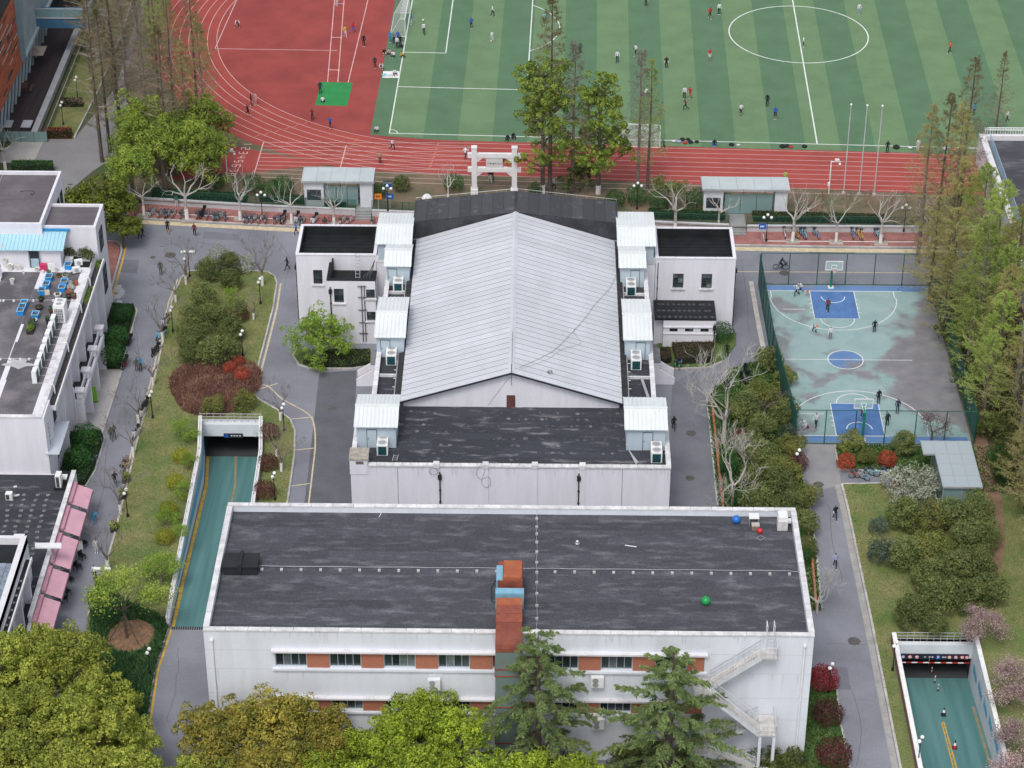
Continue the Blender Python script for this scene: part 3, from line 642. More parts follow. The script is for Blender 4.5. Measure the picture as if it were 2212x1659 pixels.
MB().box(dx0 - .1,_yb[1],FR + .1,dx1 + .1,_yb[0],zt_ + .06).build('blue_band',DBLUE,dt)
_yk = G(1100,1253,14.4).y
MB().box(dx0 + .04,_yb[0] + .02,FR + .1,dx1 - .06,_yk + .6,13.55).build('duct_section',mat('dark_rust_sheet',(.15,.045,.04),.7,.15),dt)
MB().box(dx0 + .06,_yk,FR + .1,dx1 - .02,_yk + 2.6,14.3).build('fan_casing',RUST,dt)
MB().box(dx0 + .5,_yk + .2,14.31,dx1 - .1,_yk + 2.4,14.55).build('fan_cowl',RUSTO,dt)
MB().box(dx0 - .06,_yk + .1,FR + .1,dx0 + .45,_yk + 2.0,14.34).build('motor_cover',DBLUE,dt)
MB().tube([(dx0 - .1,_yk + .5,14),(dx0 - .45,_yk + .2,13.4),(dx0 - .4,_yk - .6,12.7),(dx0,_yk - .9,12.8)],.04,6).build('cable',BLACKM,dt)
def on_roof(px,py,dz=0.0): p = G(px,py,FR + dz); p.z = FR + .022; return p
hb = thing('roof_hatch','black low roof hatch of two lidded boxes near the left roof edge','roof hatch',on_roof(520,1240))
hp = hb.location; HM = mat('tar_black',(.022,.023,.026),.8,.15)
for s in (-1,1):
 MB().box(hp.x + s * .75 - .62,hp.y - .2,FR,hp.x + s * .75 + .62,hp.y + 1.5,FR + .8).build('hatch_box',HM,hb)
 MB().box(hp.x + s * .75 - .70,hp.y - .3,FR + .81,hp.x + s * .75 + .70,hp.y + 1.6,FR + .95).build('lid',HM,hb)
MB().box(hp.x - .12,hp.y - .35,FR + .3,hp.x + .12,hp.y + 1.7,FR + 1.1).build('frame',HM,hb)
for px,py,r,c,lb in ((1590,1130,.36,(.015,.14,.50),'blue exercise ball near the far roof edge'),(1524,1306,.37,(.01,.28,.07),'green exercise ball alone on the black roof'),(1641,1152,.24,(.55,.02,.025),'red ball beside a small wooden box on the roof')):
 p = on_roof(px,py); b = MB().ball((p.x,p.y,p.z + r),r,20,12).build('ball',mat('ball_' + lb[:5].strip(),c,.35,.05,spec=.5),smooth=True); tag(b,lb,'ball')
 ring = MB(); ring.lathe([(r * .32,-.012),(r * .30,.004),(r * .2,.004),(r * .18,-.01)],(p.x - .03,p.y - .05,p.z + 2 * r - .018),12); q = ring.build('valve_cap',MATS['ball_' + lb[:5].strip()],b)
p = on_roof(1247,1177); b = MB().ball((p.x,p.y,p.z + .2),.2,14,9).build('football',WHITEM,smooth=True); tag(b,'scuffed white football with dark patches on the black roof','ball')
for a in range(5): MB().ball((p.x + .14 * math.cos(a * 1.26),p.y - .05 + .13 * math.sin(a * 1.26),p.z + .2 + .12),.075,6,4).build('dark_patch',DARKM,b)
p = on_roof(1363,1181); o = MB().tube([(p.x - .5,p.y + .12,p.z + .04),(p.x + .45,p.y - .1,p.z + .04)],.035,6).build('plastic_pipe',WHITEM); tag(o,'short white plastic pipe lying in the middle of the roof','pipe')
p = on_roof(821,1114); o = MB().tube([(p.x - .08,p.y - .3,p.z + .04),(p.x + .1,p.y + .3,p.z + .04)],.03,6).build('plastic_pipe',WHITEM); tag(o,'short white pipe by the far roof edge left of centre','pipe')
p = on_roof(1628,1134); t = thing('white_table','small white table standing by the far right roof edge','table',p)
MB().box(p.x - .42,p.y - .2,p.z + .72,p.x + .42,p.y + .6,p.z + .77).build('table_top',WHITEM,t)
for a in (-.38,.38):
 for c in (-.16,.56): MB().box(p.x + a - .02,p.y + c - .02,p.z,p.x + a + .02,p.y + c + .02,p.z + .72).build('leg',GREYM,t)
p = on_roof(1632,1147); t = thing('wooden_box','small weathered wooden box beside a red ball on the roof','box',p)
MB().box(p.x - .3,p.y,p.z,p.x + .3,p.y + .5,p.z + .45).build('carcass',mat('weathered_wood',(.22,.17,.14),.9,.2,3),t); MB().box(p.x - .33,p.y - .04,p.z + .451,p.x + .33,p.y + .54,p.z + .49).build('lid',mat('pale_wood',(.42,.38,.34),.9,.15,3),t)
p = on_roof(1643,1163); mb = MB(); [mb.beam((p.x + a[0],p.y + a[1],p.z + .02),(p.x + b_[0],p.y + b_[1],p.z + .02),.03,.03) for a,b_ in (((-.4,0),(0,.35)),((0,.35),(.4,.05)),((.4,.05),(0,-.3)),((0,-.3),(-.4,0)))]; o = mb.build('wire_frame',WIRE); tag(o,'empty grey wire frame lying near the red ball','frame')
p = on_roof(1690,1147); t = thing('roof_vent_unit','boxy white vent unit with a hood in the far right roof corner','vent',p)
MB().box(p.x - .42,p.y,p.z,p.x + .42,p.y + .9,p.z + .9).build('housing',mat('soiled_white',(.55,.53,.51),.8,.15,2),t); MB().box(p.x - .36,p.y + .1,p.z + .901,p.x + .40,p.y + 1.1,p.z + 1.25).build('hood',WHITEM,t); MB().box(p.x + .42,p.y + .5,p.z + .4,p.x + .75,p.y + .8,p.z + .7).build('outlet',WHITEM,t)
for k,(px,py,lb) in enumerate(((938,1475,'white condenser on the front wall under the fourth upper window'),(1290,1470,'white condenser on the front wall between the two cedars'),(1292,1560,'white condenser low on the front wall beside the cedar'),)):
 q = GY(px,py,FY0); t = thing('wall_condenser',lb,'air conditioner',(q.x,FY0 - .25,q.z - .5),'condensers on the front wall')
 MB().box(q.x - .5,FY0 - .5,q.z - .35,q.x + .5,FY0 - .1,q.z + .65).build('casing',WHITEM,t)
 for zz in (.38,-.05)[:2]:
  g = MB().tube([(q.x - .14,FY0 - .5,q.z + zz),(q.x - .14,FY0 - .53,q.z + zz)],.24,14).build('fan_grille',mat('fan_grille_grey',(.30,.31,.32),.5),t)
 for s in (-.38,.38): MB().beam((q.x + s,FY0,q.z - .38),(q.x + s,FY0 - .5,q.z - .38),.05,.05).build('bracket',GREYM,t)
# outside stair
st = thing('outside_stair','pale steel zigzag stair with railings climbing the right of the front wall','stair',(18.5,FY0 - 1.2,0))
STG = mat('stair_steel',(.58,.60,.62),.6,.1,1.5); STC = mat('stair_concrete',(.50,.48,.46),.9,.2,1.2)
def sx(px,py,yy): return GY(px,py,yy)
def flight(xa,za,xb,zb,yy,w=1.1,n=None,nm='flight'):
 d = Vector((xb - xa,0,zb - za)); n = n or max(6,round(abs(zb - za) / .18))
 g = MB()
 for s in (-w / 2,w / 2): g.beam((xa,yy + s,za - .1),(xb,yy + s,zb - .1),.05,.28,(0,1,0) if False else (0,0,1))
 fl = g.build(nm,STG,st)
 for i in range(n):
  q = (i + .5) / n; piece('tread',STC,(xa + (xb - xa) * q,yy,za + (zb - za) * q),(abs(xb - xa) / n + .06,w - .06,.05),fl)
 for s in (-w / 2,w / 2):
  h = MB(); h.tube([(xa,yy + s,za + .95),(xb,yy + s,zb + .95)],.032,6); h.tube([(xa,yy + s,za + .6),(xb,yy + s,zb + .6)],.02,5); h.tube([(xa,yy + s,za + .18),(xb,yy + s,zb + .18)],.025,5); h.build('handrail',STG,fl)
  m_ = max(5,int(abs(xb - xa) / .38))
  for i in range(m_ + 1):
   q = i / m_; x,z = xa + (xb - xa) * q,za + (zb - za) * q; piece('baluster',STG,(x,yy + s,z + .47),(.03,.03,.95),fl)
 return fl
def landing(x0,x1,y0,y1,z,sides='fr'):
 l = MB().box(x0,y0,z - .14,x1,y1,z).build('landing',STC,st); h = MB()
 P = {'f': ((x0,y0),(x1,y0)),'l': ((x0,y0),(x0,y1)),'r': ((x1,y0),(x1,y1)),'b': ((x0,y1),(x1,y1))}
 for s in sides:
  (a,b),(c,d) = P[s]; h.tube([(a,b,z + .95),(c,d,z + .95)],.032,6); h.tube([(a,b,z + .5),(c,d,z + .5)],.02,5)
  for q in np.linspace(0,1,5): h.tube([(a + (c - a) * q,b + (d - b) * q,z),(a + (c - a) * q,b + (d - b) * q,z + .95)],.02,5)
 h.build('guard_rail',STG,l); return l
yA,yB = FY0 - .7,FY0 - 1.95
zA = sx(1650,1412,yA).z; xA = sx(1643,1410,yA).x; xA2 = sx(1535,1470,yA).x; zA2 = sx(1530,1476,yA).z
landing(xA,xA + 1.25,FY0 - 1.25,FY0 - .1,zA,'fr'); flight(xA2,zA2,xA,zA,yA)
landing(xA2 - 1.4,xA2,yB - .6,FY0 - .1,zA2,'lf')
xB = sx(1640,1560,yB).x; zB = sx(1640,1572,yB).z - .25
flight(xA2,zA2,xB,zB + .0,yB); landing(xB,xB + 1.3,yB - .6,FY0 - .1,zB,'fr')
zC = zB - 2.1; flight(xA2,zC,xB,zB,yA,nm='flight'); landing(xA2 - 1.4,xA2,yB - .6,FY0 - .1,zC,'lf')
zD = zC - 2.2; flight(xA2,zC,xB,zD,yB); landing(xB,xB + 1.3,yB - .6,FY0 - .1,zD,'fr')
flight(xA2,.1,xB,zD,yA)
for x in (xB + .1,xB + 1.2): MB().box(x - .12,yB - .5,0,x + .12,yB - .26,zB - .14).build('post',WALLC,st)
MB().box(xA2 - .3,yB - .5,0,xA2 - .06,yB - .26,zC - .14).build('post',WALLC,st)
h = MB(); x = xA + .75
for s in (-.28,.28): h.tube([(x + s,FY0 - .3,zA),(x + s,FY0 - .3,FH + 1.0),(x + s,FY0 + .5,FH + 1.0),(x + s,FY0 + .5,FR)],.035,6)
for z in np.arange(zA + .3,FH + .3,.32): h.tube([(x - .28,FY0 - .3,z),(x + .28,FY0 - .3,z)],.022,5)
h.build('roof_ladder',STG,st)
# sports hall
T0 = 7.6
GX0,GX1,GC = -12.78,7.92,-2.42
HALL = thing('sports_hall','white sports hall with a pale ribbed metal gable roof in the middle of the campus','building',(GC,195,0))
LAV = WALL
bx0,bx1,by0,by1 = -16.72,12.0,172.75,183.35
_bw = [(bx0 + 2.9 - .05,172)]
_fo = []
for px in (820,919,1284,1384):
 x = GY(px,1085,by0).x - bx0; _fo.append((x - .55,x + .55,3.0,3.95))
facade('front_wall',HALL,(bx0,by0),(1,0),(0,-1),bx1 - bx0,0,8.1,_fo,LAV)
for a,b,c,d in _fo: window(HALL,(bx0,by0),(1,0),(0,-1),a,b,c,d,2,1,fm=WFRAMED)
mb = MB(); mb.box(bx0,by0 + .25,0,bx1,by1,T0 - .03)
mb.box(bx0,by0 + .01,T0,bx0 + .35,by1,8.1).box(bx1 - .35,by0 + .01,T0,bx1,by1,8.1).box(bx0 + .35,by0 + .01,T0,bx1 - .35,by0 + .36,8.1)
mb.box(bx0 + .003,by0 + .01,0,bx0 + .25,by0 + .25,T0).box(bx1 - .25,by0 + .01,0,bx1 - .003,by0 + .25,T0)
mb.build('front_block',LAV,HALL)
coping(HALL,(bx0 + 1.6,by0 + .14),(bx1 + .05,by0 + .14),8.1,.5,.14,.75); coping(HALL,(bx1 - .17,by0 + .4),(bx1 - .17,by1),8.1,.45,.12,1.2); coping(HALL,(bx0 + .17,by0 + 1.9),(bx0 + .17,by1),8.1,.45,.12,1.2)
for px in (1049,1155,1258,943):                     # wall piers
 x = GY(px,1030,by0).x; MB().box(x - .24,by0 - .09,0,x + .24,by0 + .02,8.09).build('pier',LAV,HALL); MB().box(x - .27,by0 - .16,8.0,x + .27,by0 + .42,8.42).build('pier_cap',COPE,HALL)
MB().box(bx0 - .06,by0 - .06,7.2,bx0 + 1.55,by0 + 1.7,8.75).build('chimney_block',LAV,HALL)
MB().box(bx0 - .13,by0 - .13,8.75,bx0 + 1.62,by0 + 1.77,8.88).build('chimney_cap',mat('lichen_stone',(.34,.31,.27),.9,.25,3),HALL)
MB().box(bx0 + .5,by0 - .075,8.3,bx0 + 1.2,by0 - .05,8.6).build('chimney_vent',mat('vent_brown',(.16,.13,.11),.9),HALL)
for px in (859.5,1344): x = GY(px,1040,by0).x; MB().box(x - .02,by0 - .012,3.2,x + .02,by0 + .01,8.0).build('wall_joint',mat('dark_joint',(.12,.12,.13),.9),HALL)
streaks(HALL,bx0 + 1.6,bx1 - .2,by0,8.08,55,1.5,mat('rain_stain_warm',(.59,.58,.61),.9,col2=(.65,.64,.68),scale=1.5,lo=.3,hi=.7),5)
for px in (950.5,1250): downpipe(HALL,GY(px,1050,by0).x,by0 - .12,2.5,7.55,mat('rusty_pipe',(.03,.022,.02),.7,col2=(.14,.05,.03),scale=2,lo=.55,hi=.8))
membrane(HALL,bx0 + .36,bx1 - .36,by0 + .4,by1 + .25,T0,ROOFW,.95,7)
mb = MB()
for row in range(9):
 for k in range(34):
  if RNG.random() < .45: continue
  x = -12.4 + .6 * k + RNG.gauss(0,.12); y = by0 + .85 + row * 1.1 + RNG.gauss(0,.08)
  mb.lathe([(RNG.uniform(.14,.26),0),(.12,.035),(.01,.06)],(x,y,T0 + .012),7)
mb.build('roof_blisters',mat('chalky_felt',(.05,.054,.062),.85,col2=(.24,.24,.25),scale=1.0,lo=.5,hi=.75),HALL)['kind'] = 'stuff'
def gable_pts(e=0.0): return [(GX0 - e,8.32),(GC,11.62),(GX1 + e,8.32)]
mb = MB(); y = by1; w = [(GX0 + .25,T0),(GX1 - .25,T0),(GX1 - .25,8.25),(GC,11.5),(GX0 + .25,8.25)]
mb.add([(x,y,z) for x,z in w] + [(x,215.2,z) for x,z in w],[(0,1,2,3,4),(9,8,7,6,5)] + [(k,k + 5,(k + 1) % 5 + 5,(k + 1) % 5) for k in range(5)]); mb.build('hall_wall',LAV,HALL)
MB().box(GC - .45,by1 - .06,T0,GC + .35,by1 + .01,T0 + 1.35).build('gable_door',mat('brown_door',(.12,.05,.045),.8,.2,2),HALL)
MB().tube([(GC - 2.2,by1 - .02,T0 + .2),(GC - .15,by1 - .02,11.0)],.012,4).build('gable_wire',DARKM,HALL)
DARKU = mat('dark_underlay',(.05,.05,.052),.9)
PANEL = mat('pale_roof_panel',(.53,.548,.585),.45,.05,.35,rnd=.05,fine=.02,stretch=(1,.3,1),spec=.4)
gy0,gy1 = by1 - .35,214.3
sl_ = math.atan2(3.3,GC - GX0); RL = math.hypot(3.3,GC - GX0)
for sgn in (-1,1):
 ex = GX0 if sgn < 0 else GX1
 mb = MB(); vs = []
 for (x,z) in ((ex,8.33),(GC,11.63)):
  for yy in (gy0,gy1): vs += [(x,yy,z),(x,yy,z - .09)]
 mb.add(vs,[(0,2,6,4),(1,5,7,3),(0,4,5,1),(2,3,7,6),(0,1,3,2),(4,6,7,5)]); mb.build('roof_deck',DARKU,HALL)
 N = 34; dy = (gy1 - gy0) / N; hw = abs(GC - ex)
 pm = MB(); a = (0,0); W_ = dy - .075
 for x0,x1,h in ((0,1,.045),):
  pm.add([(0,0,.03),(0,W_,.03),(sgn * -hw,W_,3.33),(sgn * -hw,0,3.33),(0,0,0),(0,W_,0),(sgn * -hw,W_,3.30),(sgn * -hw,0,3.30)],
               [(0,1,2,3) if sgn > 0 else (3,2,1,0),(0,4,5,1),(1,5,6,2),(2,6,7,3),(3,7,4,0)])
  for q in (.32,.66):
   pm.add([(0,W_ * q,.032),(0,W_ * q + .05,.032),(sgn * -hw,W_ * q + .05,3.332),(sgn * -hw,W_ * q,3.332),(0,W_ * q + .025,.05),(sgn * -hw,W_ * q + .025,3.35)],[(0,4,5,3),(4,1,2,5)])
 pme = pm.mesh('roof_panel',PANEL)
 for i in range(N): inst('roof_panel',pme,(ex + sgn * .02,gy0 + i * dy,8.345),HALL)
for i in range(16):
 yy = gy0 + (gy1 - gy0) * (i + .5) / 16; mb = MB(); L = (gy1 - gy0) / 16 - .03
 mb.add([(GC - .28,yy - L / 2,11.62),(GC,yy - L / 2,11.74),(GC + .28,yy - L / 2,11.62),(GC - .28,yy + L / 2,11.62),(GC,yy + L / 2,11.74),(GC + .28,yy + L / 2,11.62)],[(0,1,4,3),(1,2,5,4),(0,2,1),(3,4,5)]); mb.build('ridge_cap',PANEL,HALL)
for sgn in (-1,1):
 ex = GX0 if sgn < 0 else GX1; mb = MB(); mb.beam((ex - sgn * .0,gy0 - .03,8.3),(GC,gy0 - .03,11.6),.1,.26,(0,1,0)); mb.build('verge_board',BLACKM,HALL)
MB().tube([(GC,gy0 - .05,10.3),(GC,gy0 - .05,12.6)],.025,5).build('lightning_rod',BLACKM,HALL)
MB().tube([(GC + .02,gy0 + k,11.82 + .02 * (k % 2)) for k in range(0,8)],.015,4).build('ridge_wire',BLACKM,HALL)
TILE = mat('old_dark_tile',(.03,.03,.033),.8,.3,2,rnd=.3)
for sgn in (-1,1):
 ex = GX0 if sgn < 0 else GX1
 tm = MB(); tm.add([(0,0,.06),(sgn * .62,0,-.14),(sgn * .62,.2,-.14),(0,.2,.06),(sgn * .62,.1,-.05),(0,.1,.15)],[(0,1,4,5),(5,4,2,3),(0,5,3),(1,2,4)] if sgn < 0 else [(5,4,1,0),(3,2,4,5),(3,5,0),(4,2,1)]); tme = tm.mesh('eave_tile',TILE)
 n = 120
 for i in range(n): inst('eave_tile',tme,(ex,184.2 + i * .25,8.27 + RNG.uniform(-.02,.02)),HALL,sc=(1,1.15,1))
 MB().box(ex + (sgn - 1) * .36 + (.0 if sgn < 0 else .60) + (.0 if sgn < 0 else 0) - (0.0),184,7.98,ex + (sgn - 1) * .36 + .12 + (.0 if sgn < 0 else .60),214.2,8.1).build('gutter',GREYM,HALL)
 for i in range(20): piece('gutter_bracket',WHITEM,(ex + sgn * .78,184.5 + 1.5 * i,8.06),(.3,.05,.05),HALL)
for sgn,tx in ((-1,-15.5),(1,11.08)):
 ex = GX0 if sgn < 0 else GX1; a,b = sorted((tx,ex - sgn * .2)); ins = tx - sgn * .35; pa,pb = sorted((tx,ins))
 mb = MB(); mb.box(a,by1 + .02,0,b,210.4,T0 - .04).box(pa,by1 + .02,T0 - .04,pb,210.4,8.15); mb.build('terrace_wall',LAV,HALL)
 membrane(HALL,a + (.36 if sgn < 0 else 0),b - (.36 if sgn > 0 else 0),by1 + .3,210.3,T0,ROOFW,1.3,6)
 coping(HALL,(tx - sgn * .17,by1 + .1),(tx - sgn * .17,210.3),8.15,.45,.1,1.3)
 for yy in (188.5,204.2):
  MB().box(a + .4,yy - .08,T0,b - .3,yy + .08,T0 + .3).build('terrace_kerb',COPE,HALL)
mb = MB(); mb.box(-16.75,210.45,0,12.05,219.2,8.05).box(-13.05,214.5,8.05,8.2,219.1,8.9); mb.build('rear_block',LAV,HALL)
MB().box(-16.78,210.38,7.75,-15.3,211.0,8.3).build('parapet_end',COPE,HALL); MB().box(10.9,210.38,7.75,12.08,211.0,8.3).build('parapet_end',COPE,HALL)
mb = MB(); pr = [(-13.1,8.4),(8.25,8.4),(8.25,10.35),(GC,11.55),(-13.1,10.35)]
mb.add([(x,214.35,z) for x,z in pr] + [(x,219.15,z) for x,z in pr],[(0,1,2,3,4),(9,8,7,6,5)] + [(k,k + 5,(k + 1) % 5 + 5,(k + 1) % 5) for k in range(5)]); mb.build('rear_roof',mat('dark_grey_bitumen',(.045,.046,.052),.85,.3,.6,fine=.2,bump=.4,bscale=2),HALL)
for sgn in (-1,1):                                    # lapped felt sheets on the rear roof
 for k in range(9):
  x0 = GC + sgn * (.15 + k * 1.15); x1 = GC + sgn * (.15 + (k + 1) * 1.15 - .03); z0 = 11.57 - abs(x0 - GC) * .1124; z1 = 11.57 - abs(x1 - GC) * .1124; mb = MB()
  mb.add([(x0,214.4,z0),(x1,214.4,z1),(x1,219.1,z1),(x0,219.1,z0),(x0,214.4,z0 + .03),(x1,214.4,z1 + .018),(x1,219.1,z1 + .018),(x0,219.1,z0 + .03)],[(4,5,6,7),(0,1,5,4),(1,2,6,5),(2,3,7,6),(3,0,4,7)] if sgn > 0 else [(7,6,5,4),(4,5,1,0),(5,6,2,1),(6,7,3,2),(7,4,0,3)]); mb.build('felt_sheet',mat('rear_felt',(.06,.061,.068),.85,col2=(.17,.17,.18),scale=1.0,lo=.58,hi=.85,rnd=.15,fine=.15),HALL)
h = MB()
for sgn in (-1,1):
 P_ = [(GC + sgn * k * 1.06,219.0,11.66 - k * 1.06 * .1124 + .25) for k in range(11)]; h.tube(P_,.02,4)
 for p in P_: h.tube([(p[0],p[1],p[2] - .3),p],.015,4)
h.build('roof_rail',GREYM,HALL)
MB().lathe([(.5,0),(.55,.1),(.45,.3),(.3,.45)],(-11.9,219.6,10.3),14).build('roof_cowl',COPE,HALL)
def on_slope(px,py):
 p = G(px,py,9.5)
 for _ in range(12): p = G(px,py,8.42 + 3.3 * (1 - abs(p.x - GC) / 10.35))
 p.z += .03; return p
o = MB().tube(smooth_path([on_slope(*q) for q in ((1335,585),(1318,622),(1288,655),(1262,690),(1230,725),(1200,755),(1165,775),(1122,794))],4),.013,5).build('roof_cable',BLACKM); tag(o,'dark cable snaking down the right slope of the metal roof','cable')
o = MB().tube(smooth_path([on_slope(*q) for q in ((1243,708),(1240,720),(1252,735),(1250,745),(1215,755),(1180,778),(1125,797))],4),.009,5).build('roof_cable',BLACKM); tag(o,'thin looped cable beside the long cable on the metal roof','cable')
p = on_slope(1188,807); mb = MB()
mb.tube([(p.x + .22 * math.cos(a),p.y + .25 * math.sin(a),p.z + .05 + .02 * a) for a in np.linspace(0,12.5,40)],.02,5); o = mb.build('cable_coil',BLACKM); tag(o,'small coil of black cable near the front eave of the metal roof','cable')
for sgn,x0,lb in ((-1,-15.5,'west'),(1,11.08,'east')):
 yy = 199.6 if sgn < 0 else 200.4; xs = x0 + sgn * 1.25; xe = x0 + sgn * 2.75
 s_ = thing('side_stair','white walled concrete stair to a side door on the %s flank of the hall' % ('left' if sgn < 0 else 'right'),'stair',(xs,yy,0),'stairs on the flanks of the hall')
 a,b = sorted((x0 + sgn * .02,xs)); MB().box(a,yy - .9,0,b,yy + 1.7,2.6).build('landing_block',LAV,s_); MB().box(a - .04,yy - .98,2.6,b + .04,yy + 1.78,2.68).build('landing_cap',mat('grey_slab',(.20,.20,.205),.9,.2,2),s_)
 for q,(y0,y1) in enumerate(((yy - .9,yy - .7),(yy + .75,yy + .95))):
  mb = MB(); mb.add([(xs,y0,0),(xe,y0,0),(xe,y0,.75),(xs,y0,1.75),(xs,y1,0),(xe,y1,0),(xe,y1,.75),(xs,y1,1.75)],[(0,1,2,3),(7,6,5,4),(3,2,6,7),(1,5,6,2),(0,4,5,1),(0,3,7,4)]); mb.build('side_wall',LAV,s_)
 for k in range(6):
  xk = xe - sgn * .25 * (k + .5); MB().box(xk - .125,yy - .7,0,xk + .125,yy + .75,.16 * (k + 1)).build('step',CONC,s_)
SH = [(-16.75,-13.0,216.8,213.0,210.0,None,'wide white sheet metal shed at the back left corner of the hall'),
      (-15.65,-12.86,210.0,207.8,205.4,-14.8,'small white shed on the left terrace just in front of the rear corner shed'),
      (-15.75,-12.7,199.3,195.4,191.6,-14.7,'white sheet metal shed halfway along the left terrace'),
      (-16.6,-12.6,181.5,178.7,176.0,-15.0,'white sheet metal shed on the front left corner roof'),
      (8.05,12.05,217.4,213.1,210.0,None,'wide white sheet metal shed at the back right corner of the hall'),
      (8.1,10.9,210.0,207.6,205.5,9.8,'small white shed on the right terrace just in front of the rear corner shed'),
      (8.18,11.02,199.3,195.4,191.5,9.9,'white sheet metal shed halfway along the right terrace'),
      (7.9,11.84,181.4,178.7,175.95,10.05,'white sheet metal shed on the front right corner roof')]
for a,b,yb_,yr_,yf_,d,lb in SH: shed(a,b,yb_,yr_,yf_,T0 + .5 if d is None else T0 + .03,lb,d,ze=T0 + 2.5,zr=T0 + 3.1)
for px,py,lb in ((860,632,'twin fan condenser by the small left terrace shed'),(845,790,'twin fan condenser by the middle left terrace shed'),(826,985,'twin fan condenser in the front left roof corner'),(1363,640,'twin fan condenser by the small right terrace shed'),(1374,800,'twin fan condenser by the middle right terrace shed'),(1418,1001,'twin fan condenser in the front right roof corner')):
 p = G(px,py,T0 + .05); fanunit('roof_condenser',(p.x,p.y + .95,T0 + .03),'white ' + lb,group='twin fan condensers on the hall terraces')
o = MB().beam(G(1385,815,T0 + .15),G(1400,858,T0 + .5),.25,.12).build('trunking',GREYM); tag(o,'short grey cable trunk lying on the right terrace','cable trunk')
t = thing('steel_bed_frames','stack of bare metal frames leaning by the front right shed','frame',G(1370,1000,T0))
for k in range(5): a = G(1352 + k * 1.5,960 + k * 3,T0 + 1.3 - k * .12); b = G(1374 + k * 1.2,1003 - k,T0 + .1); MB().beam(a,b,.06,.06).build('bar',GREYM,t)
t = thing('ladder','short metal ladder lying by the front left condenser','ladder',G(848,995,T0)); a0,b0 = G(852,996,T0 + .1),G(856,982,T0 + .3)
for s in (-.2,.2): MB().beam((a0.x + s,a0.y,a0.z),(b0.x + s,b0.y,b0.z),.05,.05).build('rail',GREYM,t)
for q in (.2,.5,.8): c = a0.lerp(b0,q); MB().beam((c.x - .2,c.y,c.z),(c.x + .2,c.y,c.z),.04,.04).build('rung',GREYM,t)
o = MB().tube([(GY(937,1010,by0 - .2).x + .38 * math.cos(a),by0 - .3,7.75 + .33 * math.sin(a) + .02 * math.sin(3 * a)) for a in np.linspace(0,30,90)],.02,4).build('cable_coil',BLACKM); tag(o,'coil of black cable hung on the left pier of the front wall','cable')
o = MB().tube(smooth_path([GY(px,py,by0 - .12) for px,py in ((1042,1000),(1028,1020),(1038,1035),(1055,1030),(1060,1045),(1050,1053),(1040,1042),(1048,1015))],4),.012,4).build('cable_coil',DARKM); tag(o,'loose loops of thin cable on the second pier of the front wall','cable')
# two wings of the hall
def wing(lb,x0,x1,y0,y1,h,ops,xin):
 t = thing('hall_wing',lb,'building',((x0 + x1) / 2,(y0 + y1) / 2,0),'wings of the sports hall')
 facade('front_wall',t,(x0,y0),(1,0),(0,-1),x1 - x0,0,h - .1,[tuple(o[:4]) for o in ops],LAV)
 for o in ops: window(t,(x0,y0),(1,0),(0,-1),o[0],o[1],o[2],o[3],2,2 if o[3] - o[2] < 1.4 else 3,fm=WFRAMED,sill=COPE)
 fl = h - 1.05; mb = MB().box(x0,y0 + .25,0,x1,y1,fl); mb.box(x0 + .002,y0 + .01,0,x0 + .25,y0 + .26,fl).box(x1 - .25,y0 + .01,0,x1 - .002,y0 + .26,fl)
 mb.box(x0,y0 + .01,fl,x0 + .3,y1,h - .1).box(x1 - .3,y0 + .01,fl,x1,y1,h - .1).box(x0 + .3,y1 - .3,fl,x1 - .3,y1,h - .1).box(x0 + .3,y0 + .01,fl,x1 - .3,y0 + .3,h - .1); mb.build('body_wall',LAV,t)
 g = MB(); g.box(x0 + .3,y0 + .3,fl,x0 + .42,y1 - .3,h - .04).box(x1 - .42,y0 + .3,fl,x1 - .3,y1 - .3,h - .04).box(x0 + .42,y1 - .42,fl,x1 - .42,y1 - .3,h - .04).box(x0 + .42,y0 + .3,fl,x1 - .42,y0 + .42,h - .04); g.build('parapet_felt',ROOFK,t)
 for k in range(8):
  ya = y0 + .45 + (y1 - y0 - .9) * k / 8; yb = y0 + .45 + (y1 - y0 - .9) * (k + 1) / 8
  MB().add([(x0 + .43,ya,fl + .06),(x1 - .43,ya,fl + .06),(x1 - .43,yb,fl + .02),(x0 + .43,yb,fl + .02),(x0 + .43,ya,fl),(x1 - .43,ya,fl)],[(0,1,2,3),(4,5,1,0)]).build('felt_sheet',ROOFK,t)
 for a,b in (((x0 - .05,y0 + .12),(x1 + .05,y0 + .12)),((x0 - .05,y1 - .12),(x1 + .05,y1 - .12)),((x0 + .12,y0 + .3),(x0 + .12,y1 - .3)),((x1 - .12,y0 + .3),(x1 - .12,y1 - .3))): coping(t,a,b,h - .1,.34,.1,2.2,m=LAV)
 return t
wl = wing('left wing of the sports hall with a sunken black roof',-25.1,-16.8,210.65,217.1,8.47,[(1.7,2.65,4.9,6.6)],0)
wr = wing('right wing of the sports hall with two shuttered windows and black roof',12.1,20.35,210.5,217.15,8.47,[(1.85,2.95,4.87,6.6),(4.8,5.9,4.87,6.6)],0)
for x,w_ in ((-25.15,wl),(20.42,wr)): downpipe(w_,x,210.9,.2,7.3)
downpipe(wr,12.35,210.42,.5,7.9,hopper=False,r=.04)
al = thing('hall_annex','tall white annex in the left corner of the hall with a black tray roof','building',(-19.2,208.8,0))
_o = [(.7,1.7,4.9,6.55),(4.0,4.9,5.45,6.5),(4.0,4.9,2.78,3.85)]
facade('front_wall',al,(-21.65,206.9),(1,0),(0,-1),4.95,0,7.5,_o,LAV)
for o in _o: window(al,(-21.65,206.9),(1,0),(0,-1),*o,2,2,fm=WFRAMED,sill=COPE)
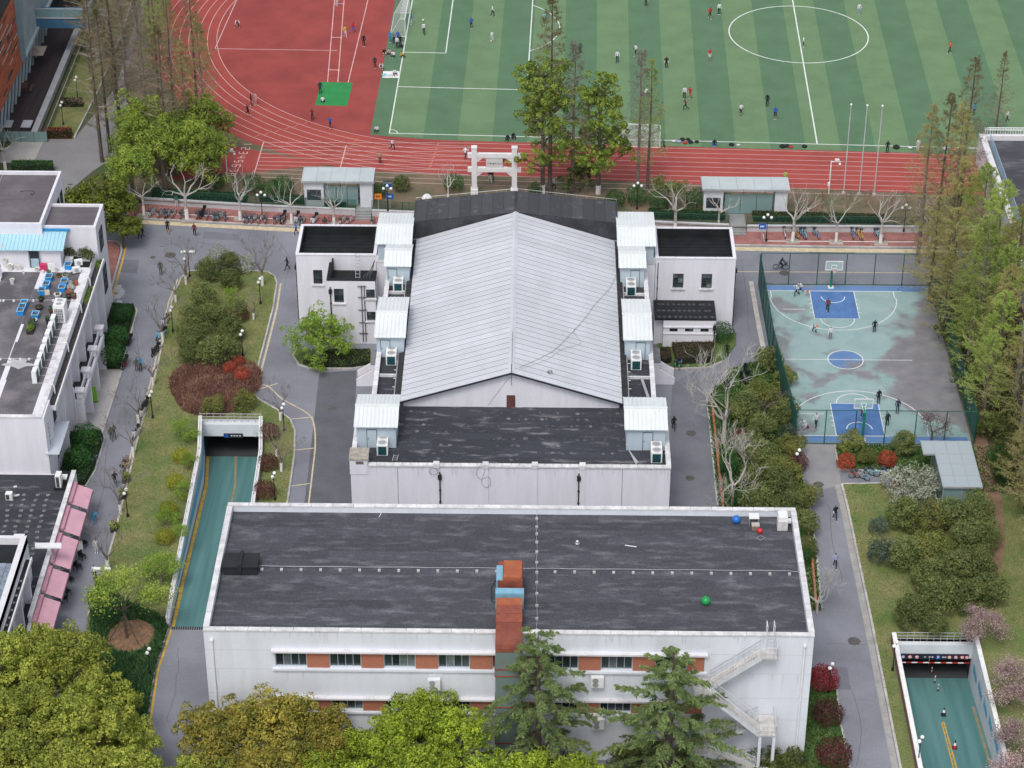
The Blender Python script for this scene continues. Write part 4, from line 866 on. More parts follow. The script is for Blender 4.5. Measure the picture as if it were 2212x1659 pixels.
mb = MB().box(-21.65,207.15,0,-16.7,210.6,6.6).box(-21.65,206.91,6.6,-21.35,210.6,7.5).box(-21.35,206.91,6.6,-16.7,207.2,7.5).box(-21.648,206.91,0,-21.4,207.15,6.6); mb.build('body_wall',LAV,al)
MB().box(-21.4,207.2,6.6,-16.72,210.58,6.65).build('roof_felt',ROOFK,al); MB().box(-21.66,206.88,7.5,-21.2,210.58,7.6).build('parapet_felt',ROOFK,al); MB().box(-21.2,206.88,7.5,-16.7,207.3,7.6).build('parapet_felt',ROOFK,al); MB().box(-21.35,207.2,6.65,-21.2,210.55,8.1).build('upstand',ROOFK,al)
downpipe(al,-21.3,206.8,.5,6.8,hopper=True)
mb = MB()
for s in (0,.28): mb.tube([(-18.1 + s,206.78,.3),(-18.1 + s,206.78,7.0),],.045,6)
for z in (1.3,2.6,4.1,5.6,6.9): mb.box(-18.5,206.74,z,-17.6,206.82,z + .05)
mb.build('twin_pipe',mat('pipe_brown_grey',(.09,.085,.085),.7),al)
q = GY(769,711,206.9); mb = MB().lathe([(.42,0),(.42,.1),(.34,.1),(.3,.02)],(0,0,0),18); o = mb.build('round_vent',BLACKM,al); o.data.transform(Matrix.Translation(Vector((q.x,206.87,q.z)) - al.location) @ Matrix.Rotation(math.pi / 2,4,'X') @ Matrix.Translation(al.location * 0)); 
t = thing('stepladder','metal step ladder standing in the annex roof tray','ladder',(-18.6,208.9,6.65))
for s in (-.22,.22): MB().beam((-18.6 + s,208.6,6.65),(-18.6 + s,209.6,9.2),.05,.05).build('rail',GREYM,t)
for k in range(7): z = 6.9 + k * .33; MB().beam((-18.82,208.6 + (z - 6.65) * .392,z),(-18.38,208.6 + (z - 6.65) * .392,z),.05,.05).build('rung',GREYM,t)
t = thing('bent_pipe','bent dark pipes running from the wing wall into the annex roof tray','pipe',(-17.5,208.5,6.65))
for k in range(3): MB().tube([(-18.0 + k * .3,207.7,6.65),(-17.9 + k * .3,207.9,7.5),(-17.3 + k * .12,208.4,7.8),(-16.9,210.0,8.2)],.035,5).build('pipe',mat('pipe_brown_grey',(.09,.085,.085),.7),t)
ar = thing('hall_annex','low white annex with black bitumen roof on the right corner of the hall','building',(15.2,208.6,0))
_o = [(.65,1.5,1.86,2.3),(2.25,3.1,1.86,2.3),(3.85,4.7,1.86,2.3)]
facade('front_wall',ar,(12.92,206.65),(1,0),(0,-1),5.4,0,3.3,_o,mat('rain_stained_wall',(.72,.71,.75),.9,col2=(.42,.40,.39),scale=1.3,lo=.62,hi=.85,stretch=(1.5,1.5,.25)))
for o in _o: window(ar,(12.92,206.65),(1,0),(0,-1),*o,2,1,fm=WFRAMED)
MB().box(12.92,206.9,0,18.32,210.45,3.3).box(12.922,206.66,0,13.1,206.9,3.3).box(18.1,206.66,0,18.318,206.9,3.3).build('body_wall',LAV,ar)
MB().box(12.0,207.3,0,12.9,210.4,3.3).build('side_block',LAV,ar)
MB().box(12.92,206.55,2.42,18.4,206.65,2.55).build('string_course',LAV,ar); MB().box(12.92,206.57,1.62,18.4,206.65,1.75).build('string_course',LAV,ar)
MB().box(12.0,206.6,3.3,18.35,210.45,3.42).build('roof_slab',ROOFK,ar)
for k in range(4): MB().box(12.02,206.62 + k * .955,3.42,18.33,206.62 + k * .955 + .94,3.44 + .008 * k).build('felt_sheet',ROOFK,ar)
mb = MB()
for r_ in range(3):
 for k in range(11): mb.lathe([(.2,0),(.12,.04),(.01,.07)],(12.5 + .53 * k + RNG.gauss(0,.06),207.1 + r_ * 1.25,3.45),7)
mb.build('roof_blisters',mat('felt_blister',(.06,.065,.07),.6,.3,3),ar)['kind'] = 'stuff'
downpipe(ar,18.2,206.5,.1,3.0)
# vegetation
def quadmesh(name,V,m):
 V = np.asarray(V,dtype=np.float32); N = len(V); me = bpy.data.meshes.new(name)
 me.vertices.add(4 * N); me.loops.add(4 * N); me.polygons.add(N)
 me.vertices.foreach_set('co',V.reshape(-1)); me.loops.foreach_set('vertex_index',np.arange(4 * N,dtype=np.int32))
 me.polygons.foreach_set('loop_start',np.arange(0,4 * N,4,dtype=np.int32)); me.materials.append(m); me.update(); me.validate(); return me
def unit(a): return a / np.maximum(1e-9,np.linalg.norm(a,axis=-1,keepdims=True))
def leaves(pos,nrm,size,asp=.55,jit=.6,rng=NP,droop=None,along=None):
 """diamond leaf faces at pos, roughly facing nrm"""
 N = len(pos); n = unit(unit(nrm) + rng.normal(0,jit,(N,3)))
 a = along if along is not None else rng.normal(0,1,(N,3))
 t = unit(a - n * (a * n).sum(1,keepdims=True)); b = np.cross(n,t); s = (size * rng.uniform(.65,1.35,N))[:,None]
 return np.stack([pos - t * s * .5,pos + b * s * asp * .5,pos + t * s * .5,pos - b * s * asp * .5],1)
def sphere_dirs(n,rng=NP): return unit(rng.normal(0,1,(n,3)))
def part(name,me,parent,loc=None):
 o = bpy.data.objects.new(name,me); COL.objects.link(o); o.parent = parent
 if loc is not None: o.location = loc
 return o
def leafball(name,c,r,n,size,m,parent,rough=.18,low=-.6,rng=NP):
 d = sphere_dirs(int(n * 1.6),rng); d = d[d[:,2] > low][:n]; w = worldloc(parent)
 bump = 1 + rough * np.sin(d[:,:1] * 7 + c[0]) * np.sin(d[:,1:2] * 7 + c[1]) + rng.normal(0,.05,(len(d),1)) - rng.random((len(d),1)) ** 3 * .5
 pos = np.array(c) - np.array(w) + d * bump * np.array(r)
 return part(name,quadmesh(name,leaves(pos,d,size,rng=rng),m),parent)
def lobed(lobes,nclump,rc,nleaf,size,rng,jit=.34,asp=.6,low=-.35,inner=.15):
 """crown of rounded lobes, each made of leaf clumps"""
 V = []
 for c,r in lobes:
  c = np.array(c); r = np.array(r if hasattr(r,'__len__') else (r,r,r)); k = max(4,int(nclump * (r.mean() ** 2)))
  d = sphere_dirs(k * 3,rng); d = d[d[:,2] > low][:k]
  cc = c + d * r * rng.uniform(.78,1.06,(len(d),1)); q = rc * rng.uniform(.65,1.3,len(d))
  for p,dd,s in zip(cc,d,q):
   e = sphere_dirs(nleaf * 2,rng); e = e[(e @ unit(dd + [0,0,.5])) > -.25][:nleaf]
   pos = p + e * s * rng.uniform(.78,1.06,(len(e),1)) * [1,1,.85]; V.append(leaves(pos,e + [0,0,.25],size,asp,jit,rng))
  ni = int(k * nleaf * inner); e = sphere_dirs(ni,rng); V.append(leaves(c + e * r * rng.uniform(.3,.9,(ni,1)),e,size * 1.3,asp,.8,rng))
 return np.concatenate(V)
def limb(mb,p,d,L,r,rng,depth,spread=.7,gn=3,tips=None,up=.15,wig=.18,kids=(2,3),tw=.62,n=5,rmin=.012):
 pts = [Vector(p)]; d = Vector(d).normalized(); rad = [r]
 for i in range(gn):
  d = (d + Vector((rng.gauss(0,wig),rng.gauss(0,wig),rng.gauss(0,wig) + up * .4))).normalized(); pts.append(pts[-1] + d * L / gn); rad.append(max(rmin,r * (1 - .45 * (i + 1) / gn)))
 mb.tube(pts,rad,n if r > .05 else (4 if r > .025 else 3),cap=r > .04)
 if depth <= 0:
  if tips is not None: tips.append((pts[-1],d))
  return
 k = rng.randint(*kids)
 for j in range(k):
  ax = Vector((rng.gauss(0,1),rng.gauss(0,1),rng.gauss(0,1))); ax = (ax - d * ax.dot(d)).normalized()
  nd = (d + ax * spread * rng.uniform(.6,1.3) + Vector((0,0,up))).normalized(); s = rng.choice((1,1,.75)) if j else 1
  q = pts[-1] if s == 1 else pts[-2]
  limb(mb,q,nd,L * tw * rng.uniform(.75,1.25),rad[-1] * .78,rng,depth - 1,spread,max(2,gn - 1) if depth > 1 else 2,tips,up,wig,kids,tw,n,rmin)
BARK = mat('grey_brown_bark',(.20,.165,.14),.95,.25,3,fine=.2); BARKD = mat('dark_bark',(.11,.088,.072),.95,.25,3,fine=.2)
BARKP = mat('pale_plane_bark',(.46,.435,.40),.9,col2=(.27,.25,.22),scale=2.2,lo=.5,hi=.75,fine=.12); LIME = mat('limewashed_trunk',(.74,.73,.70),.95,.08,3)
TWIG = mat('bare_twig',(.17,.14,.12),.95,.2,2)
L_CAMPH = leafmat('camphor_leaf',[(.045,.088,.016),(.11,.168,.022),(.21,.262,.034),(.355,.365,.06)],.22,pscale=.7)
L_BRONZ = leafmat('bronze_camphor_leaf',[(.045,.075,.016),(.11,.135,.02),(.205,.19,.03),(.32,.25,.045)],.22,pscale=.7)
L_BRIGHT = leafmat('bright_green_leaf',[(.04,.09,.012),(.10,.185,.015),(.21,.31,.018),(.34,.41,.04)],.22,pscale=.7)
L_OLIVE2 = leafmat('yellowish_shrub_leaf',[(.035,.065,.02),(.08,.118,.03),(.15,.175,.045),(.23,.23,.06)],.22,pscale=.8)
L_DARK = leafmat('dark_green_leaf',[(.02,.04,.014),(.042,.078,.022),(.08,.12,.03),(.13,.15,.04)],pscale=.8)
L_OLIVE = leafmat('olive_shrub_leaf',[(.028,.058,.02),(.06,.10,.032),(.11,.145,.045),(.18,.195,.065)],.22,pscale=.8)
L_FRESH = leafmat('fresh_spring_leaf',[(.06,.13,.015),(.12,.23,.02),(.20,.32,.03),(.28,.38,.06)],.35,pscale=1.2)
L_MAGN = leafmat('glossy_evergreen_leaf',[(.015,.035,.012),(.04,.075,.02),(.09,.13,.02),(.19,.215,.03)],pscale=.8,rough=.45)
TWIGL = mat('pale_twig',(.33,.265,.21),.95,.2,2); TWIGG = mat('greenish_twig',(.30,.29,.15),.95,.2,2)
L_METAG = leafmat('metasequoia_green',[(.13,.22,.035),(.20,.31,.05),(.29,.38,.08),(.36,.41,.12)],.4,pscale=.3)
L_METAB = leafmat('metasequoia_brown',[(.10,.085,.05),(.155,.12,.075),(.20,.16,.10),(.17,.165,.06)],.4,pscale=.3)
L_METAO = leafmat('metasequoia_yellow_green',[(.21,.23,.06),(.29,.30,.09),(.37,.34,.12),(.39,.32,.16)],.4,pscale=.3)
L_METAX = leafmat('metasequoia_grey',[(.12,.105,.09),(.17,.15,.13),(.20,.18,.155)],.4,pscale=.3)
L_CEDAR = leafmat('cedar_needle',[(.04,.08,.03),(.09,.155,.05),(.165,.245,.075),(.25,.32,.11)],.25,pscale=.6)
L_RED = leafmat('red_photinia_leaf',[(.10,.018,.012),(.23,.03,.02),(.36,.055,.035),(.42,.09,.05)],.25,pscale=1.5)
L_MAROON = leafmat('maroon_leaf',[(.035,.010,.014),(.07,.018,.02),(.13,.03,.035),(.16,.06,.05)],.2,pscale=1.0)
L_BARB = leafmat('barberry_leaf',[(.08,.032,.032),(.15,.062,.055),(.23,.11,.09),(.26,.16,.11)],.2,pscale=.5)
L_CRIM = leafmat('crimson_leaf',[(.14,.008,.02),(.27,.02,.045),(.36,.04,.07)],.25,pscale=1)
L_HEDGE = leafmat('clipped_hedge_leaf',[(.012,.045,.012),(.022,.075,.017),(.04,.115,.024)],.15,pscale=.8)
L_YHEDGE = leafmat('yellow_privet_leaf',[(.10,.12,.01),(.20,.22,.012),(.30,.30,.02)],.25,pscale=1)
L_LIRIO = leafmat('lily_turf_blade',[(.012,.045,.018),(.025,.075,.028),(.045,.11,.04),(.07,.14,.05)],.15,pscale=.6)
L_BLOSS = leafmat('cherry_blossom',[(.05,.028,.02),(.08,.042,.03),(.115,.06,.046),(.15,.078,.068),(.55,.40,.40)],.3,pscale=2)
L_WHITE = leafmat('pale_blossom_and_leaf',[(.06,.10,.03),(.11,.16,.045),(.16,.20,.08),(.25,.27,.17),(.46,.45,.39)],.3,pscale=1.2)
L_BROWNH = leafmat('brown_hedge_leaf',[(.045,.025,.02),(.085,.045,.03),(.12,.07,.04)],.15,pscale=.8)
L_BLUEG = leafmat('blue_green_leaf',[(.03,.05,.035),(.06,.085,.06),(.10,.13,.09)],.2,pscale=1)
LEAFP = L_HEDGE
class Veg:
 protos = {}; cnt = {}
def veg(key,build,loc,label,group=None,rz=None,sc=1.0):
 if key not in Veg.protos: Veg.protos[key] = Proto(build())
 r = Veg.protos[key].put(loc,RNG.uniform(0,6.28) if rz is None else rz,sc,label,group)
 if group is None and 'group' in r: del r['group']
 return r
def base(name,cat):
 return thing(name,name.replace('_',' '),cat)
def rnd(seed): return random.Random(seed),np.random.default_rng(seed)
def mk_camphor(seed,m,R=4.6,H=9.5,n=36,size=.23,nclump=4.6,nleaf=62,rc=.55,trunk=BARKD,name='camphor_tree',lf=.56):
 def f():
  rr,rg = rnd(seed); t = base(name,'tree'); lobes = []
  for i in range(n):
   a = rr.uniform(0,6.28); q = rr.random() ** .55 * R * .78; zz = H * lf + (.56 - lf) * H * rr.random() + (1 - (q / R) ** 2) * H * .36 + rr.uniform(-1.5,.6)
   lobes.append(((q * math.cos(a),q * math.sin(a),zz),(rr.uniform(.18,.30) * R,rr.uniform(.18,.30) * R,rr.uniform(.17,.26) * R)))
  part('crown',quadmesh('crown',lobed(lobes,nclump,rc,nleaf,size,rg,low=-.75),m),t)
  mb = MB(); mb.tube([(0,0,0),(.1,.05,H * .25),(0,.1,H * .5)],[.3,.24,.2],7)
  for c,r in lobes[::2]: mb.tube([(0,.1,H * .45),(c[0] * .5,c[1] * .5,H * .62),(c[0],c[1],c[2] - .2)],[.16,.1,.04],5)
  mb.build('trunk',trunk,t); return t
 return f
def mk_tallgreen(seed,m,H=14,R=3.0,n=26,size=.22):
 def f():
  rr,rg = rnd(seed); t = base('tall_evergreen_tree','tree'); lobes = []
  for i in range(n):
   q = rr.random(); z = H * (.22 + .74 * q); w = R * (1 - .55 * q) * rr.uniform(.35,.95); a = rr.uniform(0,6.28)
   lobes.append(((w * math.cos(a),w * math.sin(a),z),(rr.uniform(.75,1.35),rr.uniform(.75,1.35),rr.uniform(.6,1.0))))
  part('crown',quadmesh('crown',lobed(lobes,4.2,.42,60,size,rg,inner=.1),m),t)
  mb = MB(); mb.tube([(0,0,0),(.1,0,H * .4),(0,.1,H * .9)],[.28,.2,.06],7)
  for c,r in lobes[::2]: mb.tube([(0,0,c[2] - 1.4),(c[0] * .6,c[1] * .6,c[2] - .5),(c[0],c[1],c[2])],[.09,.06,.03],4)
  mb.build('trunk',BARKD,t); b = MB().tube([(0,0,0),(.02,0,1.1)],.31,8).build('painted_base',LIME,t); return t
 return f
def mk_meta(seed,m,H=22,R=4.4,dens=1.3,leafd=1.0,r0=.24,name='metasequoia_tree',start=.2,size=.085):
 def f():
  rr,rg = rnd(seed); t = base(name,'tree'); mb = MB()
  pts = [(.25 * math.sin(k * .8 + seed) * .4 * k / 8,.2 * math.cos(k * .7 + seed) * .4 * k / 8,H * k / 8) for k in range(9)]
  mb.tube(pts,[r0 * (1 - .9 * k / 8) + .015 for k in range(9)],7); mb.build('trunk',BARKD if seed % 2 else BARK,t)
  nb = int(150 * dens * H / 22); h = start + (1 - start) * rg.random(nb) ** .85; az = rg.uniform(0,6.283,nb); L = R * np.clip((1.03 - h) * 1.15,.02,1) ** .8 * rg.uniform(.55,1.1,nb) * np.clip((h - start) * 6 + .35,0,1); el = rg.uniform(.15,.65,nb)
  D = np.stack([np.cos(az) * np.cos(el),np.sin(az) * np.cos(el),np.sin(el)],1); B0 = np.stack([np.zeros(nb),np.zeros(nb),h * H],1); B1 = B0 + D * L[:,None]
  def sticks(a,b,w):
   d = unit(b - a); x = unit(np.cross(d,rg.normal(0,1,d.shape))) * np.asarray(w).reshape(-1,1)
   return np.stack([a - x,a + x,b + x * .3,b - x * .3],1)
  V = [sticks(B0,B1,.012 + .008 * L)]
  kt = 11; q = rg.uniform(.0,1,(nb,kt)) ** .6 * .75 + .25; P0 = B0[:,None] + (B1 - B0)[:,None] * q[...,None]; dd = unit(D[:,None] + rg.normal(0,.75,(nb,kt,3))); ll = (.2 + .34 * L[:,None] * (1.15 - q)) * rg.uniform(.6,1.3,(nb,kt)); P1 = P0 + dd * ll[...,None]
  V.append(sticks(P0.reshape(-1,3),P1.reshape(-1,3),.007)); part('branches',quadmesh('branches',np.concatenate(V),TWIGL if 'brown' in m.name or 'grey' in m.name else TWIGG),t)
  kl = int(22 * leafd); u = rg.uniform(.1,1,(nb,kt,kl // 2 + 1)); pos = (P0[:,:,None] + (P1 - P0)[:,:,None] * u[...,None]).reshape(-1,3) + rg.normal(0,.05,(nb * kt * (kl // 2 + 1),3))
  part('foliage',quadmesh('foliage',leaves(pos,rg.normal(0,1,pos.shape) + [0,0,.8],size,.38,.8,rg),m),t); return t
 return f
def mk_plane(seed,H=6.0,r=.17,painted=1.2,big=False,lean=0.0):
 def f():
  rr = random.Random(seed); t = base('plane_tree','tree'); mb = MB(); th = H * (.42 if not big else .3)
  mb.tube([(0,0,0),(.04,.02,th * .5),(lean,.03,th)],[r * 1.15,r * .95,r * .9],8); tips = []
  k = rr.randint(4,5) if not big else 5
  for j in range(k):
   a = 6.283 * j / k + rr.uniform(-.4,.4); limb(mb,(lean,.03,th - .1),(math.cos(a) * .85,math.sin(a) * .85,rr.uniform(.55,1.1)),H * .30,r * .62,rr,2 if not big else 4,.75,3,tips,.34,.26,(2,3),.66,6,.014)
  for p,d in tips:
   for q in range(2): mb.tube([p,p + (d + Vector((rr.gauss(0,.5),rr.gauss(0,.5),rr.uniform(0,.6)))).normalized() * rr.uniform(.3,.9)],[.014,.006],3,cap=False)
  mb.build('branches',BARKP,t)
  if painted: MB().tube([(0,0,0),(.025,.012,painted)],[r * 1.22,r * 1.08],9).build('painted_base',LIME,t)
  return t
 return f
def mk_bare(seed,H=5.0,r=.11,m=None,depth=4,painted=1.0,tw=.66,name='bare_tree'):
 def f():
  rr = random.Random(seed); t = base(name,'tree'); mb = MB(); th = H * .25; mb.tube([(0,0,0),(.02,.03,th)],[r * 1.2,r],7)
  for j in range(4):
   a = 1.57 * j + rr.uniform(-.5,.5); limb(mb,(.02,.03,th - .05),(math.cos(a) * .55,math.sin(a) * .55,1.0),H * .27,r * .65,rr,depth,.55,3,None,.12,.14,(2,3),tw,5,.013)
  mb.build('branches',m or BARK,t)
  if painted: MB().tube([(0,0,0),(.01,.015,painted)],r * 1.3,8).build('painted_base',LIME,t)
  return t
 return f
def mk_leafy(seed,m,H=5.5,R=2.6,n=1500,size=.22,trunk=BARK,name='leafy_tree',stake=False,layers=5,low=.3):
 """open spreading crown: twigs with leaf sprays in layers"""
 def f():
  rr,rg = rnd(seed); t = base(name,'tree'); mb = MB(); tips = []
  mb.tube([(0,0,0),(.03,.04,H * low)],[.12,.1],7)
  for j in range(6): a = 1.05 * j + rr.uniform(-.3,.3); limb(mb,(.03,.04,H * low - .05),(math.cos(a) * .9,math.sin(a) * .9,rr.uniform(.5,1.3)),H * .26,.06,rr,3,.6,3,tips,.08,.16,(2,3),.72,5,.01)
  mb.build('branches',trunk,t)
  P = np.array([list(p) for p,d in tips]); P = np.concatenate([P,P * [.8,.8,1] + rg.normal(0,.3,P.shape)]); k = max(2,n // len(P)); pos = np.repeat(P,k,0) + rg.normal(0,1,(len(P) * k,3)) * [.36,.36,.16]
  part('crown',quadmesh('crown',leaves(pos,np.tile([0,0,1.],(len(pos),1)),size,.5,.55,rg),m),t)
  if stake:
   for a in (0.3,2.3,4.4): MB().beam((1.5 * math.cos(a),1.5 * math.sin(a),0),(.1 * math.cos(a),.1 * math.sin(a),H * .34),.07,.07).build('stake',BARKD,t)
  return t
 return f
def mk_cedar(seed,H=12.5,R=4.2):
 def f():
  rr,rg = rnd(seed); t = base('cedar_tree','tree'); mb = MB(); mb.tube([(0,0,0),(.05,0,H * .5),(.0,.05,H)],[.3,.2,.03],8); V = []
  nb = 64
  for i in range(nb):
   h = .06 + .92 * (i / nb) ** .9; az = i * 2.4 + rr.uniform(-.3,.3); L = R * (1.02 - h) ** .6 * rr.uniform(.6,1.12) + .3; el = .28 + .35 * h; p = Vector((0,0,h * H)); pts = [p.copy()]; d = Vector((math.cos(az),math.sin(az),el))
   for k in range(6):
    d = (d.normalized() + Vector((rr.gauss(0,.05),rr.gauss(0,.05),-.13))).normalized(); p = p + d * L / 6; pts.append(p.copy())
   mb.tube(pts,[.05 * (1 - k / 7) * (L / R) + .012 for k in range(7)],4,cap=False)
   A = np.array([list(q) for q in pts]); side = np.array([-math.sin(az),math.cos(az),0])
   ns = int(23 * L / R * 2.1) + 6
   for s in range(ns):
    q = rr.uniform(.18,1.0) * 6; j = min(5,int(q)); b = A[j] + (A[j + 1] - A[j]) * (q - j); fw = unit(A[j + 1] - A[j]); sg = rr.choice((-1,1)); ln = rr.uniform(.35,.85) * (1.25 - q / 7) * (.6 + .5 * L / R)
    dv = unit(fw * .75 + side * sg * .8 + np.array([0,0,rr.uniform(-.45,.0)])); e = b + dv * ln + np.array([0,0,-.22 * ln]); m_ = 13
    tt = rg.uniform(0,1,(m_,1)); pos = b + (e - b) * tt + rg.normal(0,.035,(m_,3)); al = dv + rg.normal(0,.55,(m_,3)) + [0,0,-.25]
    V.append(leaves(pos,np.tile([0,0,1.],(m_,1)),.30,.24,.5,rg,along=al))
  mb.build('trunk',BARKD,t); part('foliage',quadmesh('foliage',np.concatenate(V),L_CEDAR),t); return t
 return f
def mk_shrub(seed,m,R=1.0,H=1.6,n=1400,size=.15,name='round_shrub',lob=0,rough=.12,flat=False):
 def f():
  rr,rg = rnd(seed); t = base(name,'shrub'); V = []
  if lob:
   lobes = [((rr.gauss(0,.42) * R,rr.gauss(0,.42) * R,H * rr.uniform(.45,.8)),(R * rr.uniform(.38,.6),R * rr.uniform(.38,.6),H * rr.uniform(.2,.32))) for _ in range(lob)]
   lobes.append(((0,0,H * .45),(R * .8,R * .8,H * .45)))
   k = sum(np.mean(r) ** 2 for c,r in lobes); V.append(lobed(lobes,max(2.5,n / 34 / k),.3 * max(R,1) ** .5,34,size,rg,low=-.6))
  else:
   d = sphere_dirs(int(n * 1.5),rg); d = d[d[:,2] > -.75][:n]; b = 1 + rough * np.sin(d[:,:1] * 6 + seed) * np.cos(d[:,1:2] * 5) + rg.normal(0,.035,(len(d),1)) - rg.random((len(d),1)) ** 4 * .45
   pos = d * b * [R,R,H * .55] + [0,0,H * .5]; pos[:,2] = np.maximum(pos[:,2],.03); V.append(leaves(pos,d,size,.6,.5,rg))
  part('foliage',quadmesh('foliage',np.concatenate(V),m),t)
  mb = MB()
  for j in range(4): mb.tube([(0,0,0),(rr.gauss(0,.3) * R,rr.gauss(0,.3) * R,H * .6)],[.04,.015],4)
  mb.build('stem',BARKD,t); return t
 return f
def hedge(name,pts,h,m,label,n=None,size=.13,z0=.1,cat='hedge',rounded=0.0,inset=.0):
 """clipped hedge over a ground outline"""
 P = [Vector(p) for p in pts]; cx = sum(p.x for p in P) / len(P); cy = sum(p.y for p in P) / len(P); t = thing(name,label,cat,(cx,cy,z0))
 me = MB(); me.prism([(p.x,p.y) for p in P],z0,z0 + h * .93); me.build('core',MATS['hedge_core'] if 'hedge_core' in MATS else mat('hedge_core',(.012,.022,.01),1),t)
 xs = [p.x for p in P]; ys = [p.y for p in P]; area = abs(sum(P[i].x * P[(i + 1) % len(P)].y - P[(i + 1) % len(P)].x * P[i].y for i in range(len(P)))) / 2
 dens = n or 55; N = int(area * dens); pos = []; 
 def inside(x,y):
  c = False; j = len(P) - 1
  for i in range(len(P)):
   if (P[i].y > y) != (P[j].y > y) and x < (P[j].x - P[i].x) * (y - P[i].y) / (P[j].y - P[i].y) + P[i].x: c = not c
   j = i
  return c
 g = NP.uniform((min(xs),min(ys)),(max(xs),max(ys)),(int(N * 2.6) + 50,2)); g = np.array([q for q in g if inside(*q)])[:N]
 V = [leaves(np.c_[g,z0 + h + NP.normal(0,.05 + .03 * h,len(g))],np.tile([0,0,1.],(len(g),1)),size,.6,.55)]
 for i in range(len(P)):
  a,b = P[i],P[(i + 1) % len(P)]; L = (b - a).length; k = int(L * h * dens * .8) + 4; q = NP.random((k,1)); xy = np.array(a) + (np.array(b) - np.array(a)) * q; nn = np.array([(b - a).y,-(b - a).x,0.2]); 
  V.append(leaves(np.c_[xy + NP.normal(0,.04,(k,2)),z0 + NP.random(k) * h],np.tile(nn,(k,1)),size,.6,.6))
 V = np.concatenate(V) - np.array([cx,cy,z0]); part('foliage',quadmesh('foliage',V,m),t); return t
def blades(name,pts,m,dens,ln=.4,w=.05,z0=.11,kind='stuff',label=None,cat=None,skip=None):
 """ground cover of grassy blades over an outline"""
 P = [Vector(p) for p in pts]; xs = [p.x for p in P]; ys = [p.y for p in P]
 area = abs(sum(P[i].x * P[(i + 1) % len(P)].y - P[(i + 1) % len(P)].x * P[i].y for i in range(len(P)))) / 2; N = int(area * dens)
 g = NP.uniform((min(xs),min(ys)),(max(xs),max(ys)),(int(N * 3) + 50,2)); x,y = g[:,0],g[:,1]; c = np.zeros(len(g),bool); j = len(P) - 1
 for i in range(len(P)):
  with np.errstate(divide='ignore',invalid='ignore'): cr = ((P[i].y > y) != (P[j].y > y)) & (x < (P[j].x - P[i].x) * (y - P[i].y) / (P[j].y - P[i].y) + P[i].x)
  c ^= cr; j = i
 if skip: c &= np.hypot((x - skip[0]) / skip[2],(y - skip[1]) / skip[3]) > 1
 g = g[c][:N]; k = len(g); a = np.c_[g,np.full(k,z0)]; d = unit(np.c_[NP.normal(0,.6,(k,2)),np.ones(k)]); b = a + d * ln * NP.uniform(.5,1.2,(k,1)); s = unit(np.cross(d,NP.normal(0,1,(k,3)))) * w
 me = quadmesh(name,np.stack([a - s,a + s,b + s * .35,b - s * .35],1),m); o = bpy.data.objects.new(name,me); COL.objects.link(o); tag(o,label or 'dark green tufted ground cover',cat or 'ground cover',kind='stuff'); return o
# west building
WX,WY0,WR,WH = -45.4,178.15,8.9,9.5
WB = thing('teaching_building','white three storey building with cluttered grey roof on the left','building',(-55,193,0))
ROOFG = mat('grey_felt_roof',(.10,.095,.105),.9,col2=(.24,.225,.235),scale=.35,lo=.42,hi=.8,fine=.12,rnd=.06,bump=.2)
MB().box(-78,WY0 + .02,0,WX - .3,209.2,WR - .02).build('body_wall',WALL,WB)
facade('front_wall',WB,(-78,WY0),(1,0),(0,-1),78 + WX,0,WH - .1,[],WALL)
_wo = []
for k in range(7):
 y = 182.0 + 3.7 * k
 for c,d in ((5.3,7.7),(1.3,3.7)): _wo.append((y - WY0 + .75,y - WY0 + 2.55,c,d))
facade('side_wall',WB,(WX,WY0),(0,1),(1,0),209.2 - WY0,0,WH - .1,_wo,WALL)
for o in _wo: window(WB,(WX,WY0),(0,1),(1,0),*o,3,2,depth=.15,fm=WFRAMED)
mb = MB().box(WX - .35,WY0 + .02,WR,WX - .01,205.6,WH - .1).box(-78,WY0 + .01,WR,WX - .35,WY0 + .35,WH - .1); mb.build('parapet',WALL,WB)
coping(WB,(WX - .16,WY0 + .4),(WX - .16,205.5),WH - .1,.45,.1,1.6); coping(WB,(-60,WY0 + .16),(WX + .05,WY0 + .16),WH - .1,.45,.1,1.6)
for k in range(7): y = 185.4 + 3.7 * k; MB().box(WX,y - .2,0,WX + .6,y + .2,8.3).build('fin',WALL,WB)
MB().box(WX,WY0,0,WX + .25,181.2,WH - .12).build('corner_pier',WALL,WB)
MB().box(WX,181.25,8.3,WX + .75,209.0,8.5).build('ledge',WALL,WB); MB().box(WX + .62,181.25,8.5,WX + .75,209.0,8.72).build('ledge_rim',WALL,WB)
MB().box(WX + .01,181.3,8.5,WX + .6,209.0,8.53).build('ledge_felt',mat('dark_gutter',(.05,.045,.045),.9,.3,2),WB)
MB().box(WX,181.21,8.2,WX + .75,181.25,8.72).build('ledge_end',WALL,WB)
for r in range(8):
 for k in range(3): MB().box(-58 + k * 4.1 - RNG.uniform(0,.8),WY0 + .4 + r * 3.4,WR - .02,-58 + (k + 1) * 4.1 - .82,WY0 + .4 + (r + 1) * 3.4 - .02,WR + .005 + .004 * ((r + k) % 3)).build('felt_sheet',ROOFG,WB)
MB().box(-78,WY0 + .4,WR - .02,-58.9,206,WR + .003).build('felt_sheet',ROOFG,WB)
